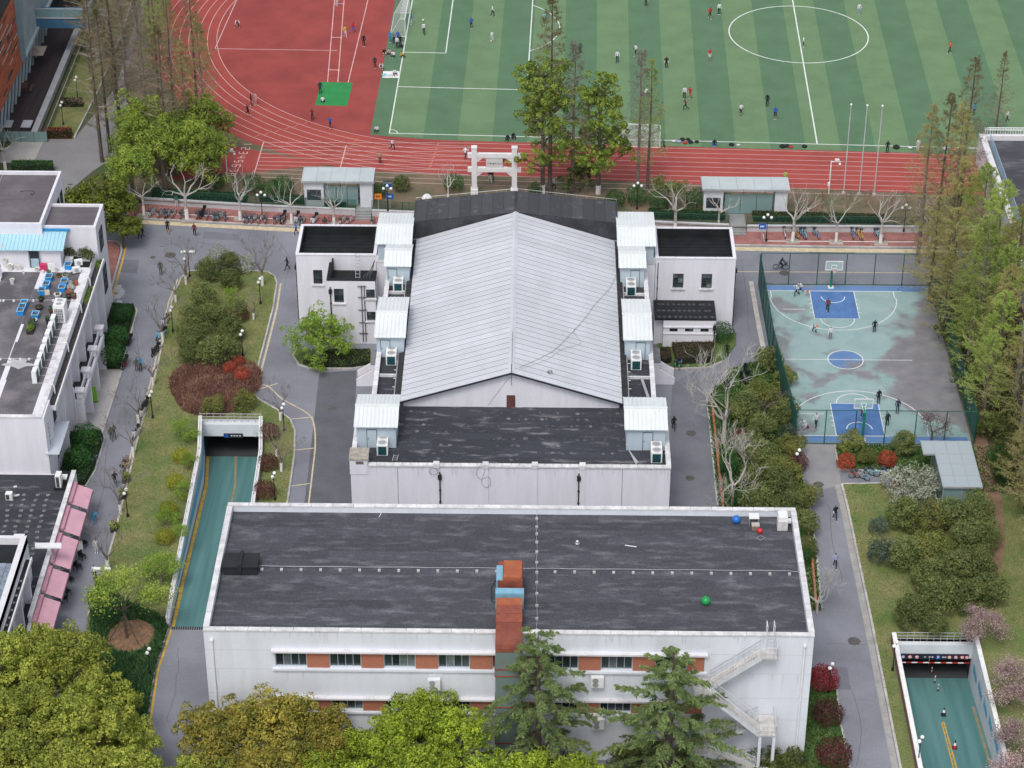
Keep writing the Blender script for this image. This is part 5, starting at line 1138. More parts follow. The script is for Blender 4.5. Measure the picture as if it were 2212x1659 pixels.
o = MB().add([(x,y,WR + .02) for x,y in [(G(40 + 27 * math.cos(a) * (1 + .35 * math.sin(3 * a) + .2 * math.sin(7 * a)),785 + 10 * math.sin(a) * (1 + .3 * math.sin(5 * a)),WR).x,G(40,785 + 10 * math.sin(a) * (1 + .3 * math.sin(5 * a)),WR).y) for a in np.linspace(0,6.28,40,endpoint=False)]],[tuple(range(40))]).build('cement_patch',mat('dry_cement',(.42,.42,.42),.9,.1),WB)
for k in range(9):
 z = 7.9 - k * .42; mb = MB(); rr = random.Random(k)
 for q in range(6):
  a = rr.uniform(-.15,.15); mb.box(WX + .25,179.3 + rr.uniform(-.25,.1),z + a,WX + .29,179.3 + rr.uniform(.12,.3),z + a + .035)
 mb.build('relief_character',mat('relief_grey',(.45,.45,.47),.9),WB)
pc = [(189.75),(193.6),(197.6),(201.6)]
PX = -43.95
for i,y in enumerate([189.7,193.4,197.4,201.4]):
 MB().box(WX + .01,y - .22,0,PX,y + .22,3.6).build('porch_column',WALL,WB)
 q = MB().box(PX - .62,y - .28,4.2,PX - .02,y + .28,4.95).build('balustrade_post',WALL,WB); MB().box(PX - .78,y - .42,4.95,PX + .12,y + .42,5.12).build('post_cap',WALL,q)
MB().box(WX + .01,189.4,3.6,PX + .04,201.7,4.1).build('porch_beam',WALL,WB); MB().box(WX + .02,189.5,4.1,PX - .5,201.6,4.13).build('balcony_floor',mat('dark_gutter',(.05,.045,.045),.9,.3,2),WB)
for a,b in ((190.0,193.1),(193.9,197.0),(197.9,201.0)):
 r = MB(); r.box(PX - .36,a,4.75,PX - .26,b,4.85); [r.box(PX - .34,a + q * (b - a) / 11 - .03,4.1,PX - .28,a + q * (b - a) / 11 + .03,4.76) for q in range(1,11)]; r.build('balustrade',WALL,WB)
 MB().box(PX - .42,a,4.1,PX - .2,b,4.2).build('balustrade_kerb',BLACKM,WB)
MB().tube([(WX + .3,188.9,8.3),(WX + .3,188.9,6.2),(WX + .7,189.1,5.6),(WX + .7,189.1,0)],.07,8).build('rain_pipe',WHITEM,WB)
for y in (183.6,191.0,198.4,203.6):
 h = MB().tube([(WX - .15,y,WH + .05),(WX + .1,y,WH + .08),(WX + .22,y,WH - .25),(WX + .22,y,8.55)],.07,8).build('overflow_pipe',WHITEM,WB)
MB().box(-51.0,209.2,0,-45.25,214.1,12.0).build('tower_wall',WALL,WB)
mb = MB().box(-51.0,209.18,12.0,-45.23,209.45,12.32).box(-51.0,213.85,12.0,-45.23,214.12,12.32).box(-45.5,209.45,12.0,-45.23,213.85,12.32).box(-51,209.45,12,-50.75,213.85,12.32); mb.build('tower_parapet',WALL,WB)
for r in range(4): MB().box(-50.74,209.46 + r * 1.1,12.0,-45.51,209.46 + (r + 1) * 1.1 - .02,12.05 + .006 * r).build('felt_sheet',ROOFP,WB)
window(WB,(-45.25,209.2),(0,1),(1,0),1.2,2.9,8.6,11.0,2,2,depth=-.05,fm=WFRAMED); window(WB,(-45.25,209.2),(0,1),(1,0),1.2,2.9,3.6,6.6,2,2,depth=-.05,fm=WFRAMED)
MB().box(-80,208.5,0,-50.6,220.1,12.6).build('upper_wall',WALL,WB)
mb = MB().box(-80,208.48,12.6,-50.58,208.75,13.0).box(-80,219.85,12.6,-50.58,220.12,13.0).box(-50.85,208.75,12.6,-50.58,219.85,13.0); mb.build('upper_parapet',WALL,WB)
for r in range(8):
 for k in range(2): MB().box(-62.8 + k * 6 - (12 if k == 0 else 0),208.76 + r * 1.385,12.6,-62.8 + (k + 1) * 6 - .05,208.76 + (r + 1) * 1.385 - .015,12.63 + .006 * ((r + k) % 3)).build('felt_sheet',ROOFP,WB)
for k in range(3): window(WB,(-50.6,208.5),(0,1),(1,0),6.3 + k * 1.7,7.3 + k * 1.7,12.6 - 3.6,12.6 - 1.3,1,2,depth=-.04,fm=WFRAMED)
o = MB().tube(smooth_path([G(px,py,12.66) for px,py in ((44,414),(55,412),(72,413),(73,418),(66,420),(71,422))],4),.03,5).build('loose_cable',BLACKM); tag(o,'short black cable lying on the upper left roof','cable')
rr_ = thing('roof_room','white roof room with flaking light blue metal roof on the left building','shed',(-54,208,WR)); rr_['category'] = 'roof room'
MB().box(-66,206.75,WR,-48.6,208.45,11.0).build('wall',WALL,rr_)
FLAKE = mat('flaking_blue_paint',(.36,.58,.67),.6,col2=(.50,.47,.45),scale=1.1,lo=.60,hi=.72,fine=.08,stretch=(1.4,.5,1)); 
mb = MB(); n = 54
for k in range(n):
 x0 = -66 + k * .332; xs = x0 + .332
 mb.box(0,0,0,0,0,0) if False else None
ribbed(rr_,'roof_sheet',-66,-48.15,206.3,11.1,209.3,11.95,FLAKE,pitch=.4,rib=.07)
MB().box(-52.3,208.9,11.9,-47.9,209.15,12.1).build('ridge_flashing',mat('bright_blue_flashing',(.03,.23,.48),.6,.15,1),rr_)
d = MB().box(-51.75,206.68,WR,-50.75,206.76,WR + 2.0).build('door',mat('dark_doorway',(.03,.04,.045),.4),rr_); MB().box(-51.65,206.66,WR + .05,-50.85,206.68,WR + 1.05).build('door_panel',mat('pale_blue_door',(.35,.47,.55),.5),d)
mb = MB().box(-51.85,206.65,WR,-51.75,206.75,WR + 2.1).box(-50.75,206.65,WR,-50.65,206.75,WR + 2.1); mb.build('door_frame',WFRAME,d)
window(rr_,(-66,206.75),(1,0),(0,-1),9.6,10.9,WR + .5,WR + 2.0,2,1,depth=-.03)
for row,(y0,xs) in enumerate(((647.5,(0,8,30,51,72,94,115,157)),(774,(1,22,44,63)))):
 t = thing('lightning_conductor',['grey wire on white pads crossing the left roof behind the large condenser','grey wire on white pads crossing the left roof by the cement patch'][row],'lightning conductor',G(60,y0,WR))
 a,b = G(-20,y0,WR + .22),G(xs[-1] + 8,y0 + 1,WR + .22); MB().tube([a,b],.02,5).build('wire',WIRE,t)
 for px in xs: p = G(px,y0 + 3,WR); MB().lathe([(.15,0),(.13,.1),(.08,.18)],(p.x,p.y,WR),8).build('support_block',WHITEM,t)
for k in range(8):
 q = k / 7; p = G(121 - 40 * q,712 + 116 * q,WR); t = thing('slim_condenser','slim white condenser, %s from the big unit in the row on the left roof' % ORD[k],'air conditioner',(p.x,p.y,WR),'row of slim condensers on the left roof')
 MB().box(p.x - .42,p.y - .2,WR + .08,p.x + .02,p.y + .75,WR + 1.35).build('casing',WHITEM,t); MB().box(p.x + .02,p.y - .16,WR + .12,p.x + .045,p.y + .71,WR + 1.3).build('fan_grille',mat('teal_grille',(.05,.09,.10),.5),t)
 MB().box(p.x - .45,p.y - .1,WR,p.x + .5,p.y,WR + .08).build('foot_rail',GREYM,t); MB().box(p.x + .55,p.y + .1,WR,p.x + 1.0,p.y + .55,WR + .1).build('pipe_pad',COPE,t)
p = G(131,699,WR); t = thing('large_condenser','large white twin fan condenser standing on the left roof','air conditioner',(p.x,p.y,WR)); x,y = p.x,p.y
MB().box(x - .6,y,WR + .1,x + .5,y + 1.5,WR + 2.0).build('casing',WHITEM,t)
for s in (.4,1.1):
 g = MB().lathe([(.36,0),(.36,.06),(.3,.06),(.29,.01)],(x - .05,y + s,WR + 2.0),16).build('fan_ring',WHITEM,t); MB().lathe([(.28,.015),(.02,.03)],(x - .05,y + s,WR + 2.0),12).build('fan_grille',mat('fan_grille_grey',(.30,.31,.32),.5),g)
for i in range(5):
 for j in range(8): piece('grille_opening',BLACKM,(x - .42 + i * .17,y - .005,WR + .3 + j * .18),(.12,.02,.12),t)
for px,py,lb in ((170,574,'upper small white condenser beside the left roof parapet'),(165.5,590,'lower small white condenser beside the left roof parapet')):
 p = G(px,py,WR); t = thing('small_condenser',lb,'air conditioner',(p.x,p.y,WR)); MB().cbox((p.x,p.y,WR + .42),(.8,.35,.6),.35).build('casing',WHITEM,t); MB().cbox((p.x - .1,p.y - .02,WR + .06),(.9,.5,.12),.35).build('foot_rail',DARKM,t)
 c = MB().tube([(p.x + .06,p.y - .17,WR + .42),(p.x + .065,p.y - .2,WR + .42)],.22,12).build('fan_grille',mat('fan_grille_grey',(.30,.31,.32),.5),t)
BLUEC = mat('blue_plastic',(.02,.25,.62),.4,.1,2,rnd=.1); TERRA = mat('terracotta',(.34,.13,.07),.8,.15); POTB = mat('dark_pot',(.035,.03,.035),.7); WPOT = mat('white_pot',(.66,.66,.64),.6,.1)
def crate(px,py,lb,col=None):
 p = G(px,py,WR); t = thing('plastic_crate',lb,'crate',(p.x,p.y,WR),'blue planting crates on the left roof'); m = col or BLUEC; w,d,h = .62,.8,.5
 MB().box(p.x - w / 2,p.y - d / 2,WR + .01,p.x + w / 2,p.y - d / 2 + .05,WR + h).box(p.x - w / 2,p.y + d / 2 - .05,WR + .01,p.x + w / 2,p.y + d / 2,WR + h).box(p.x - w / 2,p.y - d / 2 + .05,WR + .01,p.x - w / 2 + .05,p.y + d / 2 - .05,WR + h).box(p.x + w / 2 - .05,p.y - d / 2 + .05,WR + .01,p.x + w / 2,p.y + d / 2 - .05,WR + h).build('crate_wall',m,t)
 MB().box(p.x - w / 2 - .05,p.y - d / 2 - .05,WR + h,p.x + w / 2 + .05,p.y - d / 2 + .04,WR + h + .05).box(p.x - w / 2 - .05,p.y + d / 2 - .04,WR + h,p.x + w / 2 + .05,p.y + d / 2 + .05,WR + h + .05).box(p.x - w / 2 - .05,p.y - d / 2 + .04,WR + h,p.x - w / 2 + .04,p.y + d / 2 - .04,WR + h + .05).box(p.x + w / 2 - .04,p.y - d / 2 + .04,WR + h,p.x + w / 2 + .05,p.y + d / 2 - .04,WR + h + .05).build('rim',mat('light_blue_plastic',(.22,.48,.70),.4),t)
 MB().box(p.x - w / 2 + .05,p.y - d / 2 + .05,WR + .02,p.x + w / 2 - .05,p.y + d / 2 - .05,WR + h - .14).build('soil',SOIL,t)
for px,py,lb in ((148,579,'blue planting crate beside the small condensers by the roof parapet'),(106.6,605,'blue planting crate nearest the white plant pot below the red box'),(101,621,'blue planting crate in the left pair, nearer one'),(139.8,615,'upper of the two touching blue crates near the parapet'),(134.8,628,'lower of the two touching blue crates near the parapet'),(91.5,634,'blue planting crate next to a cream lid'),(53,661,'back crate of the three blue crates in a row'),(49.5,669,'middle crate of the three blue crates in a row'),(45.5,678,'front crate of the three blue crates in a row'),(77.7,686,'single blue crate behind a white round pot')): crate(px,py,lb)
p = G(102,637,WR); o = MB().cbox((p.x,p.y,WR + .25),(.5,.12,.6),.2).build('crate_lid',mat('cream_plastic',(.68,.64,.52),.5)); tag(o,'cream plastic lid standing beside a blue crate','lid')
p = G(95,583,WR); t = thing('red_bin','pinkish red plastic box against the roof room wall','box',(p.x,p.y,WR)); MB().cbox((p.x,p.y,WR + .3),(.6,.5,.6)).build('bin_wall',mat('pink_red_plastic',(.55,.03,.12),.4),t); MB().cbox((p.x,p.y,WR + .63),(.66,.56,.06)).build('lid',mat('pink_red_plastic',(.55,.03,.12),.4),t)
p = G(113,584,WR); o = MB().cbox((p.x,p.y,WR + .42),(.75,.1,.84),.1).build('white_board',WHITEM); tag(o,'white board leaning on the roof room wall','board')
LEAFM = {}
def potplant(px,py,lb,m,r=.2,h=.34,plant=0.0,z=WR,nm='flower_pot'):
 p = G(px,py,z); t = thing(nm,lb,'pot',(p.x,p.y,z))
 MB().lathe([(r * .75,0),(r,h),(r * 1.1,h),(r * 1.1,h + .05),(r * .9,h + .05),(r * .85,h - .06)],(p.x,p.y,z),12).build('pot',m,t); MB().lathe([(r * .86,h - .07),(.02,h - .03)],(p.x,p.y,z),10).build('soil',SOIL,t)
 if plant: leafball('plant',(p.x,p.y,z + h + plant * .55),(plant,plant,plant * .8),int(150 * plant / .3),.1,LEAFP,t)
for px,py,lb,m,r,h,pl in ((12.5,577,'tall white bin against the roof room wall, nearest the left edge',WPOT,.3,.95,0),(22.5,583,'white bucket second from the left edge by the roof room',WPOT,.3,.6,0),(36,582.5,'left one of two small white pots below the roof room wall',WPOT,.22,.42,0),(44,582.5,'right one of two small white pots below the roof room wall',WPOT,.22,.38,0),(52,592,'lone small white pot on the dark part of the left roof',WPOT,.16,.22,0),(27,613,'white bucket standing at the edge of the left roof nook',WPOT,.24,.5,0),(80.5,585,'low white bowl left of the red box',WPOT,.26,.3,0),(92.5,589,'small white pot in front of the red box',WPOT,.15,.2,0),(122,586,'white pot right of the white board',WPOT,.22,.4,0),(106.5,594,'white pot holding a dark leafless plant',WPOT,.28,.3,.25),(127,598,'orange dish under a red leaved plant',TERRA,.26,.16,.22),(141.5,600,'white bowl with a grey green plant near the parapet',WPOT,.3,.26,.3),(125,642,'white pot holding withered stems beside the conductor wire',WPOT,.36,.36,.2),(149,635,'brown glazed bowl near the roof parapet',TERRA,.32,.3,0),(148,645,'dark pot below the brown bowl',POTB,.26,.34,0),(160,645,'brown jar against the roof parapet',mat('brown_jar',(.12,.08,.06),.6),.28,.5,0),(165,616,'orange pot on the grey rockery',TERRA,.22,.4,0),(85,668,'dark wide bowl with a bare bonsai',POTB,.38,.3,.15),(113,680,'maroon pot with a bright green plant left of the large condenser',mat('maroon_pot',(.12,.03,.03),.6),.26,.55,.36),(104,701,'tall black pot with trailing plant',POTB,.22,.6,.3),(74,697,'white round pot in front of the single blue crate',WPOT,.32,.34,.15),(90,651,'dark pot with brown plant beside the conductor wire',POTB,.3,.34,.25),(141,656,'white pot with pale plant behind the large condenser',WPOT,.24,.4,.25),(141,667,'black pot beside the large condenser',POTB,.24,.45,0)):
 potplant(px,py,lb,m,r,h,pl)
p = G(66,718,WR); t = thing('trough_planter','dark trough full of bright green plants on the left roof','planter',(p.x,p.y,WR)); MB().cbox((p.x,p.y + .3,WR + .2),(.62,1.5,.4)).build('trough',POTB,t); leafball('plant',(p.x,p.y + .1,WR + .5),(.35,.55,.28),260,.14,L_FRESH,t); leafball('plant',(p.x + .05,p.y + .9,WR + .65),(.42,.4,.4),260,.13,L_HEDGE,t)
t = thing('rockery','grey stone rockery with pots by the roof parapet','rockery',G(153,624,WR))
for k in range(9): p = G(147 + RNG.uniform(0,12),612 + RNG.uniform(0,14),WR); MB().ball((p.x,p.y,WR + .12),RNG.uniform(.18,.34),7,5,.8).build('stone',mat('grey_rock',(.28,.27,.26),.9,.2,3),t)
t = thing('roof_shrub_bed','dark leafy shrubs in boxes at the foot of the stair tower','planter',G(170,552,WR))
for px,py,r in ((188,535,.9),(180,548,.7),(150,545,.55),(192,552,.6)): p = G(px,py,WR + .6); leafball('shrub',tuple(p),(r,r,r * .8),420,.16,L_DARK,t)
for px,py in ((150,565),(178,553),(187,562)): p = G(px,py,WR); MB().cbox((p.x,p.y,WR + .22),(.8,.6,.44)).build('planter_box',WPOT,t)
MB().box(-47.8,206.8,WR,-45.8,209.0,WR + .02).build('felt',ROOFK,t)
t = thing('white_shelf_rack','white rack at the left picture edge on the cluttered roof','rack',G(2,605,WR)); p = t.location
for z in (.3,1.0,1.7): MB().box(p.x - 1.5,p.y - .3,WR + z,p.x + .1,p.y + .4,WR + z + .06).build('shelf',WHITEM,t)
for y in (-.25,.35): MB().box(p.x,p.y + y - .04,WR,p.x + .08,p.y + y + .04,WR + 2.2).build('post',WHITEM,t)
for px,py,m in ((203,570,.25),(190,630,.2),(184,645,.18)):
 p = G(px,py,8.6); o = thing('ledge_weeds','green weeds growing in the %s of the left facade ledge' % {570: 'upper end',630: 'middle',645: 'lower middle'}[py],'weeds',(WX + .3,p.y,8.53)); leafball('foliage',(WX + .32,p.y,8.6),(.28,1.0,.22),200,.16,L_FRESH,o)
# low cafe building with pink awnings
CB = thing('cafe_building','low dark-roofed building with a row of pink awnings on the left','building',(-50,165,0)); CR = 3.2; CX = -42.75
MB().box(-78,148,0,CX,178.1,CR - .03).build('body_wall',WALL,CB)
mb = MB().box(CX - .3,156,CR - .03,CX,177.9,CR + .5); mb.build('parapet',WALL,CB); coping(CB,(CX - .14,156),(CX - .14,177.9),CR + .5,.42,.1,2.2)
membrane(CB,-58,CX - .31,150,177.9,CR,ROOFW,1.4,5.5)
mb = MB()
for k in range(4):
 for i in range(17): x = -47.6 + k * 1.05 + RNG.gauss(0,.05) - i * .02; mb.lathe([(.2,0),(.2,.05),(.1,.07),(.08,.02)],(x,161.5 + i * .82,CR + .02),7)
mb.build('roof_blisters',mat('pale_blister',(.17,.175,.18),.7,.5,4),CB)['kind'] = 'stuff'
MB().box(CX - 1.6,176.2,CR,CX - .35,177.9,CR + .45).build('dark_kerb',ROOFK,CB); MB().box(CX - 1.3,176.5,CR + .46,CX - .6,177.2,CR + .6).build('roof_hatch',COPE,CB)
MB().box(-45.35,178.0,CR + 2.2,-44.1,183.5,CR + 2.32).build('glass_canopy',glassmat('frosted_canopy',(.62,.66,.72),.25,.3),CB)
p = G(129,1057,CR); t = thing('roof_condenser','white condenser on the dark roof above the pink awnings','air conditioner',(p.x,p.y,CR)); MB().box(p.x - .3,p.y - .1,CR + .25,p.x + .2,p.y + .8,CR + 1.5).build('casing',WHITEM,t); MB().box(p.x - .22,p.y - .125,CR + .3,p.x + .05,p.y - .1,CR + 1.4).build('fan_grille',DARKM,t); MB().box(p.x - .5,p.y - .2,CR,p.x + .5,p.y + .9,CR + .22).build('plinth',ROOFK,t)
p = G(20,1083,CR); t = thing('wall_condenser','small white condenser by the left wall above the dark roof','air conditioner',(p.x,p.y,CR)); MB().box(p.x - .3,p.y,CR + .1,p.x + .3,p.y + .5,CR + .8).build('casing',WHITEM,t); MB().box(p.x - .25,p.y - .02,CR + .2,p.x + .05,p.y,CR + .7).build('fan_grille',DARKM,t)
for px,py,sx_,lb in ((33,1053,.3,'white scrap of board near the left wall on the dark roof'),(36,1072,.5,'bent pale strip lying on the dark roof by the left wall')):
 p = G(px,py,CR); o = MB().cbox((p.x,p.y,CR + .09),(sx_,.18,.1),.5).build('scrap',COPE); tag(o,lb,'scrap')
PINK = mat('pink_awning_fabric',(.60,.34,.41),.8,.08,1.0); PINKD = mat('pink_awning_case',(.46,.24,.30),.7,.08,1.0)
for k,(a,b) in enumerate(((176.4,173.3),(172.7,169.1),(168.5,164.2),(163.6,160.0),(159.5,155.8))):
 t = thing('awning','pink fabric awning, %s along the cafe wall from the far end' % ORD[k],'awning',(CX,(a + b) / 2,2.6),'pink awnings on the cafe'); x1 = CX + 1.75
 MB().box(CX + .01,b,3.25,CX + .42,a,3.5).build('cassette',PINKD,t)
 mb = MB(); vs = [(CX + .3,b,3.26),(x1,b,2.65),(x1,a,2.65),(CX + .3,a,3.26)]; mb.add(vs + [(x,y,z - .03) for x,y,z in vs],[(0,1,2,3),(7,6,5,4),(0,4,5,1),(1,5,6,2),(2,6,7,3),(3,7,4,0)]); mb.build('fabric',PINK,t)
 MB().box(x1 - .02,b,2.32,x1 + .02,a,2.655).build('valance',PINKD,t)
 for y in (b + .3,a - .3): MB().beam((CX + .05,y,2.2),(x1 - .1,y,2.6),.05,.05).build('arm',GREYM,t)
SB = thing('corner_block','white block with glass tile roof in the lower left corner','building',(-50,152,0)); SXR,SYB,SH_ = -43.7,162.0,7.9
MB().box(-80,138,0,SXR - .35,SYB,SH_ - .75).build('body_wall',WALL,SB)
mb = MB().box(SXR - .6,138,SH_ - .75,SXR - .1,SYB,SH_).box(-80,SYB - .4,SH_ - .75,SXR - .6,SYB,SH_); mb.build('parapet',STAINW,SB)
facade('side_wall',SB,(SXR - .1,138),(0,1),(1,0),SYB - 138,0,SH_ - .02,[(y,y + 1.3,3.6,6.0) for y in (11.2,14.6,18.0)],WALL)
for y in (11.2,14.6,18.0): window(SB,(SXR - .1,138),(0,1),(1,0),y,y + 1.3,3.6,6.0,2,2,fm=WFRAMED)
for y in (148.4,151.9,155.3,158.7): MB().box(SXR - .1,y - .18,0,SXR + .5,y + .18,6.6).build('fin',WALL,SB)
MB().box(SXR - .1,138,6.6,SXR + .6,160.2,6.75).build('ledge',WALL,SB); MB().box(SXR + .02,138,6.75,SXR + .45,160.1,6.78).build('ledge_felt',ROOFK,SB); MB().box(SXR + .47,138,6.75,SXR + .6,160.2,6.95).build('ledge_rim',WALL,SB)
for k in range(10): MB().lathe([(.13,0),(.13,.08),(.06,.1)],(SXR + .22,148 + k * 1.0,6.78),8).build('ledge_pot',mat('pale_blister',(.17,.175,.18),.7,.5,4),SB)
MB().box(-80,158.9,SH_ - .75,SXR - .6,SYB - .4,SH_ - .7).build('roof_felt',ROOFK,SB)
GB = mat('glass_tile',(.20,.24,.29),.25,.2,2,spec=.6,rnd=.25)
for i in range(7):
 for j in range(16): piece('roof_tile',GB,(SXR - .95 - i * .62,158.5 - j * .62,SH_ - .62 + .02 * ((i + j) % 2)),(.58,.58,.06),SB)
MB().box(-80,138,SH_ - .75,SXR - 4.9,158.8,SH_ - .66).build('roof_felt',ROOFB,SB)
t = thing('vent_box','white square vent lid in the corner of the lower left roof','vent',G(41,1168,SH_ - .7)); p = t.location; MB().box(p.x - .4,p.y - .3,SH_ - .7,p.x + .4,p.y + .4,SH_ - .35).build('box',COPE,t); MB().box(p.x - .46,p.y - .36,SH_ - .35,p.x + .46,p.y + .46,SH_ - .3).build('lid',WHITEM,t)
t = thing('spout_duct','white flat duct sticking out over the dark roof','duct',G(75,1184,CR + 1.6)); p = t.location; MB().beam((SXR - .1,p.y - .2,5.2),(SXR + 2.1,p.y + .25,4.9),.75,.12).build('duct',WHITEM,t); MB().box(SXR + 1.2,p.y - .05,CR,SXR + 1.3,p.y + .05,4.95).build('strut',GREYM,t)
# terracotta and glass building,top left corner
TB = thing('terracotta_building','modern building with orange terracotta strips and glass wall in the top left corner','building',(-70,268,0)); TX,ZS = -64.35,5.2
MB().box(-95,240,ZS,TX - .05,330,22).build('upper_body',mat('dark_cladding',(.05,.06,.065),.6),TB)
MB().box(-95,240,0,-65.4,330,ZS).build('ground_floor',mat('dark_shopfront',(.02,.026,.03),.2,spec=.5),TB)
TER = mat('terracotta_strip',(.42,.125,.065),.8,.12,1,rnd=.18); PALE = mat('pale_strip',(.55,.56,.58),.6)
for r in range(20):
 z = ZS + .1 + r * .42; y = 246.0 + RNG.uniform(-2,0)
 while y < 264.6:
  L = RNG.choice((1.2,2.4,3.6,5.0)); e = min(y + L,264.7); q = RNG.random()
  piece('facade_strip',TER if q < .74 else (DARKM if q < .88 else PALE),(TX + .02,(y + e) / 2,z + .2),(.14 if q < .74 else .05,e - y - .05,.38 if q < .88 else .14),TB); y = e
for k in range(9): piece('corner_panel',mat('blue_grey_panel',(.20,.28,.33),.5,.06,rnd=.06),(TX + .12,265.5,ZS + .4 + k * 1.55),(.5,1.7,1.5),TB)
MB().box(TX - .1,244,ZS - .25,TX + .3,264.6,ZS).build('soffit_band',TER,TB)
MB().box(TX - .03,266.4,ZS,TX + .03,330,22).build('glass_wall',glassmat('curtain_glass',(.05,.09,.10),.1,.08),TB)
for k in range(40): piece('mullion',mat('pale_mullion',(.42,.50,.54),.5),(TX + .1,266.6 + k * .62,11),(.16,.06,11.6),TB)
MB().box(TX - .1,266.3,ZS - .35,TX + .45,330,ZS).build('edge_beam',mat('pale_mullion',(.42,.50,.54),.5),TB)
for k in range(16): y = 249.8 + k * 2.3; MB().beam((TX - .15,y,ZS - .2),(-65.25,y - .5,0),.16,.3).build('raking_fin',mat('pale_mullion',(.42,.50,.54),.5),TB)
sheet('terrace',[(-65.4,253.2),(-61.2,253.2),(-61.0,300),(-65.4,300)],.02,mat('dark_timber_deck',(.055,.042,.045),.8,.2,.5,stretch=(6,.2,1)))
tw_ = thing('terrace_wall','long terrace wall with grey coping beside the terracotta building','wall',(-61,268,0)); MB().box(-61.25,252.9,0,-60.75,300,1.0).build('wall',CONC,tw_); coping(tw_,(-60.98,252.9),(-60.98,299),1.0,.75,.08,2.4,m=mat('grey_coping',(.36,.37,.40),.8,.1))
fr = thing('picket_railing','black picket railing running along the terrace wall','railing',(-59.6,268,0)); MB().box(-59.62,253.2,1.05,-59.55,297,1.1).build('top_rail',GREYM,fr)
for k in range(110): piece('picket',BLACKM,(-59.585,253.3 + k * .4,.53),(.04,.04,1.06),fr)
gb = thing('glass_balustrade','pale green glass balustrade at the near end of the terrace','balustrade',(-62,252.7,0))
for k in range(5): piece('glass_panel',glassmat('pale_green_glass',(.30,.44,.44),.45) if k == 0 else MATS['pale_green_glass'],(-66.6 + k * 1.62,252.7,.75),(1.56,.03,1.3),gb); piece('post',DARKM,(-65.79 + k * 1.62,252.72,.7),(.06,.06,1.4),gb)
br = thing('footbridge','blue footbridge with glass parapets leaving the terracotta building','bridge',(-60,276.5,0)); MB().box(TX,275,5.0,-56.0,278.5,6.35).build('deck',mat('blue_fascia',(.06,.16,.27),.6,.12,.8),br); MB().box(TX,274.9,6.36,-56,275.02,6.45).build('edge_trim',PALE,br)
for k in range(5): piece('glass_panel',MATS['pale_green_glass'],(TX + .9 + 1.65 * k,275.1,7.0),(1.6,.03,1.1),br)
MB().box(TX,275.05,7.56,-56,275.15,7.63).build('handrail',PALE,br); MB().box(-57.2,275.5,0,-56.4,278,5.0).build('pier',CONC,br)
p = G(76,142); t = thing('parasol','beige square parasol on the dark terrace','parasol',(p.x,p.y,.02)); MB().tube([(p.x,p.y,.02),(p.x,p.y,2.6)],.04,6).build('pole',DARKM,t); mb = MB(); mb.add([(p.x - 1.5,p.y - 1.5,2.1),(p.x + 1.5,p.y - 1.5,2.1),(p.x + 1.5,p.y + 1.5,2.1),(p.x - 1.5,p.y + 1.5,2.1),(p.x,p.y,2.8)],[(0,1,4),(1,2,4),(2,3,4),(3,0,4)]); mb.build('canopy',mat('beige_canvas',(.38,.33,.29),.9),t); MB().lathe([(.45,0),(.02,.3)],(p.x,p.y,2.72),4).build('vent_cap',mat('beige_canvas',(.38,.33,.29),.9),t)
WOODB = mat('brown_timber',(.13,.07,.05),.8,.15,2)
p = G(52,196); t = thing('picnic_table','brown timber picnic table with bench on the dark terrace','table',(p.x,p.y,.02)); MB().box(p.x - .5,p.y - .9,.72,p.x + .5,p.y + .9,.8).build('table_top',WOODB,t); MB().box(p.x - .3,p.y - .6,.02,p.x + .3,p.y + .6,.72).build('pedestal',WOODB,t); MB().box(p.x + .8,p.y - .9,.38,p.x + 1.15,p.y + .9,.45).build('bench',WOODB,t); MB().box(p.x + .85,p.y - .7,.02,p.x + 1.1,p.y + .7,.38).build('bench_leg',WOODB,t)
for px,py,lb in ((17,273,'left pale sun lounger behind the glass balustrade'),(59,273,'right pale sun lounger behind the glass balustrade')):
 p = G(px,py); t = thing('sun_lounger',lb,'sun lounger',(p.x,p.y,.02)); MB().box(p.x - .6,p.y - 1,.3,p.x + .6,p.y + .9,.42).build('pad',mat('pale_pad',(.52,.56,.60),.8),t); MB().box(p.x - .5,p.y - .9,.02,p.x + .5,p.y + .8,.3).build('base',DARKM,t)
# buildings on the right edge
EB = thing('east_building','white building with black roof and blue railing on the right edge','building',(58,234,0)); EH = 4.6
MB().box(51.5,221.2,0,84,247.6,EH - .6).build('body_wall',WALL,EB); mb = MB().box(51.5,221.2,EH - .6,52.2,247.6,EH).box(52.2,221.2,EH - .6,84,221.8,EH).box(52.2,247,EH - .6,84,247.6,EH); mb.build('parapet',STAINW,EB)
membrane(EB,52.21,68,221.82,246.98,EH - .6,ROOFB,1.4,8); r = MB(); r.box(52.5,222.1,EH + .75,52.56,246.8,EH + .82); r.build('railing_top',mat('blue_grey_rail',(.30,.42,.52),.5),EB)
for k in range(60): piece('railing_bar',MATS['blue_grey_rail'],(52.53,222.2 + k * .4,EH + .1),(.05,.05,1.35),EB)
for k in range(26): piece('railing_bar',WHITEM,(52.4 + k * .3,247.3,EH + .45),(.05,.05,.9),EB)
MB().box(52.3,247.25,EH + .9,61,247.35,EH + .97).build('railing_top',WHITEM,EB)
MB().box(50.4,214.6,3.2,57,221.2,3.5).build('porch_roof',WALL,EB)
facade('side_wall',EB,(51.49,221.2),(0,1),(-1,0),26.4,0,EH - .01,[(2 + 4 * k,3.8 + 4 * k,1.2,3.2) for k in range(6)],STAINW)
RB = thing('brick_building','dark brick building with condensers half hidden on the right edge','building',(52,180,0)); BX = 47.3
BRD = bpy.data.materials.new('dark_red_brick'); BRD.use_nodes = True; _brick(BRD,(.16,.055,.05),(.12,.045,.045),(.17,.12,.11),1.0,'yz')
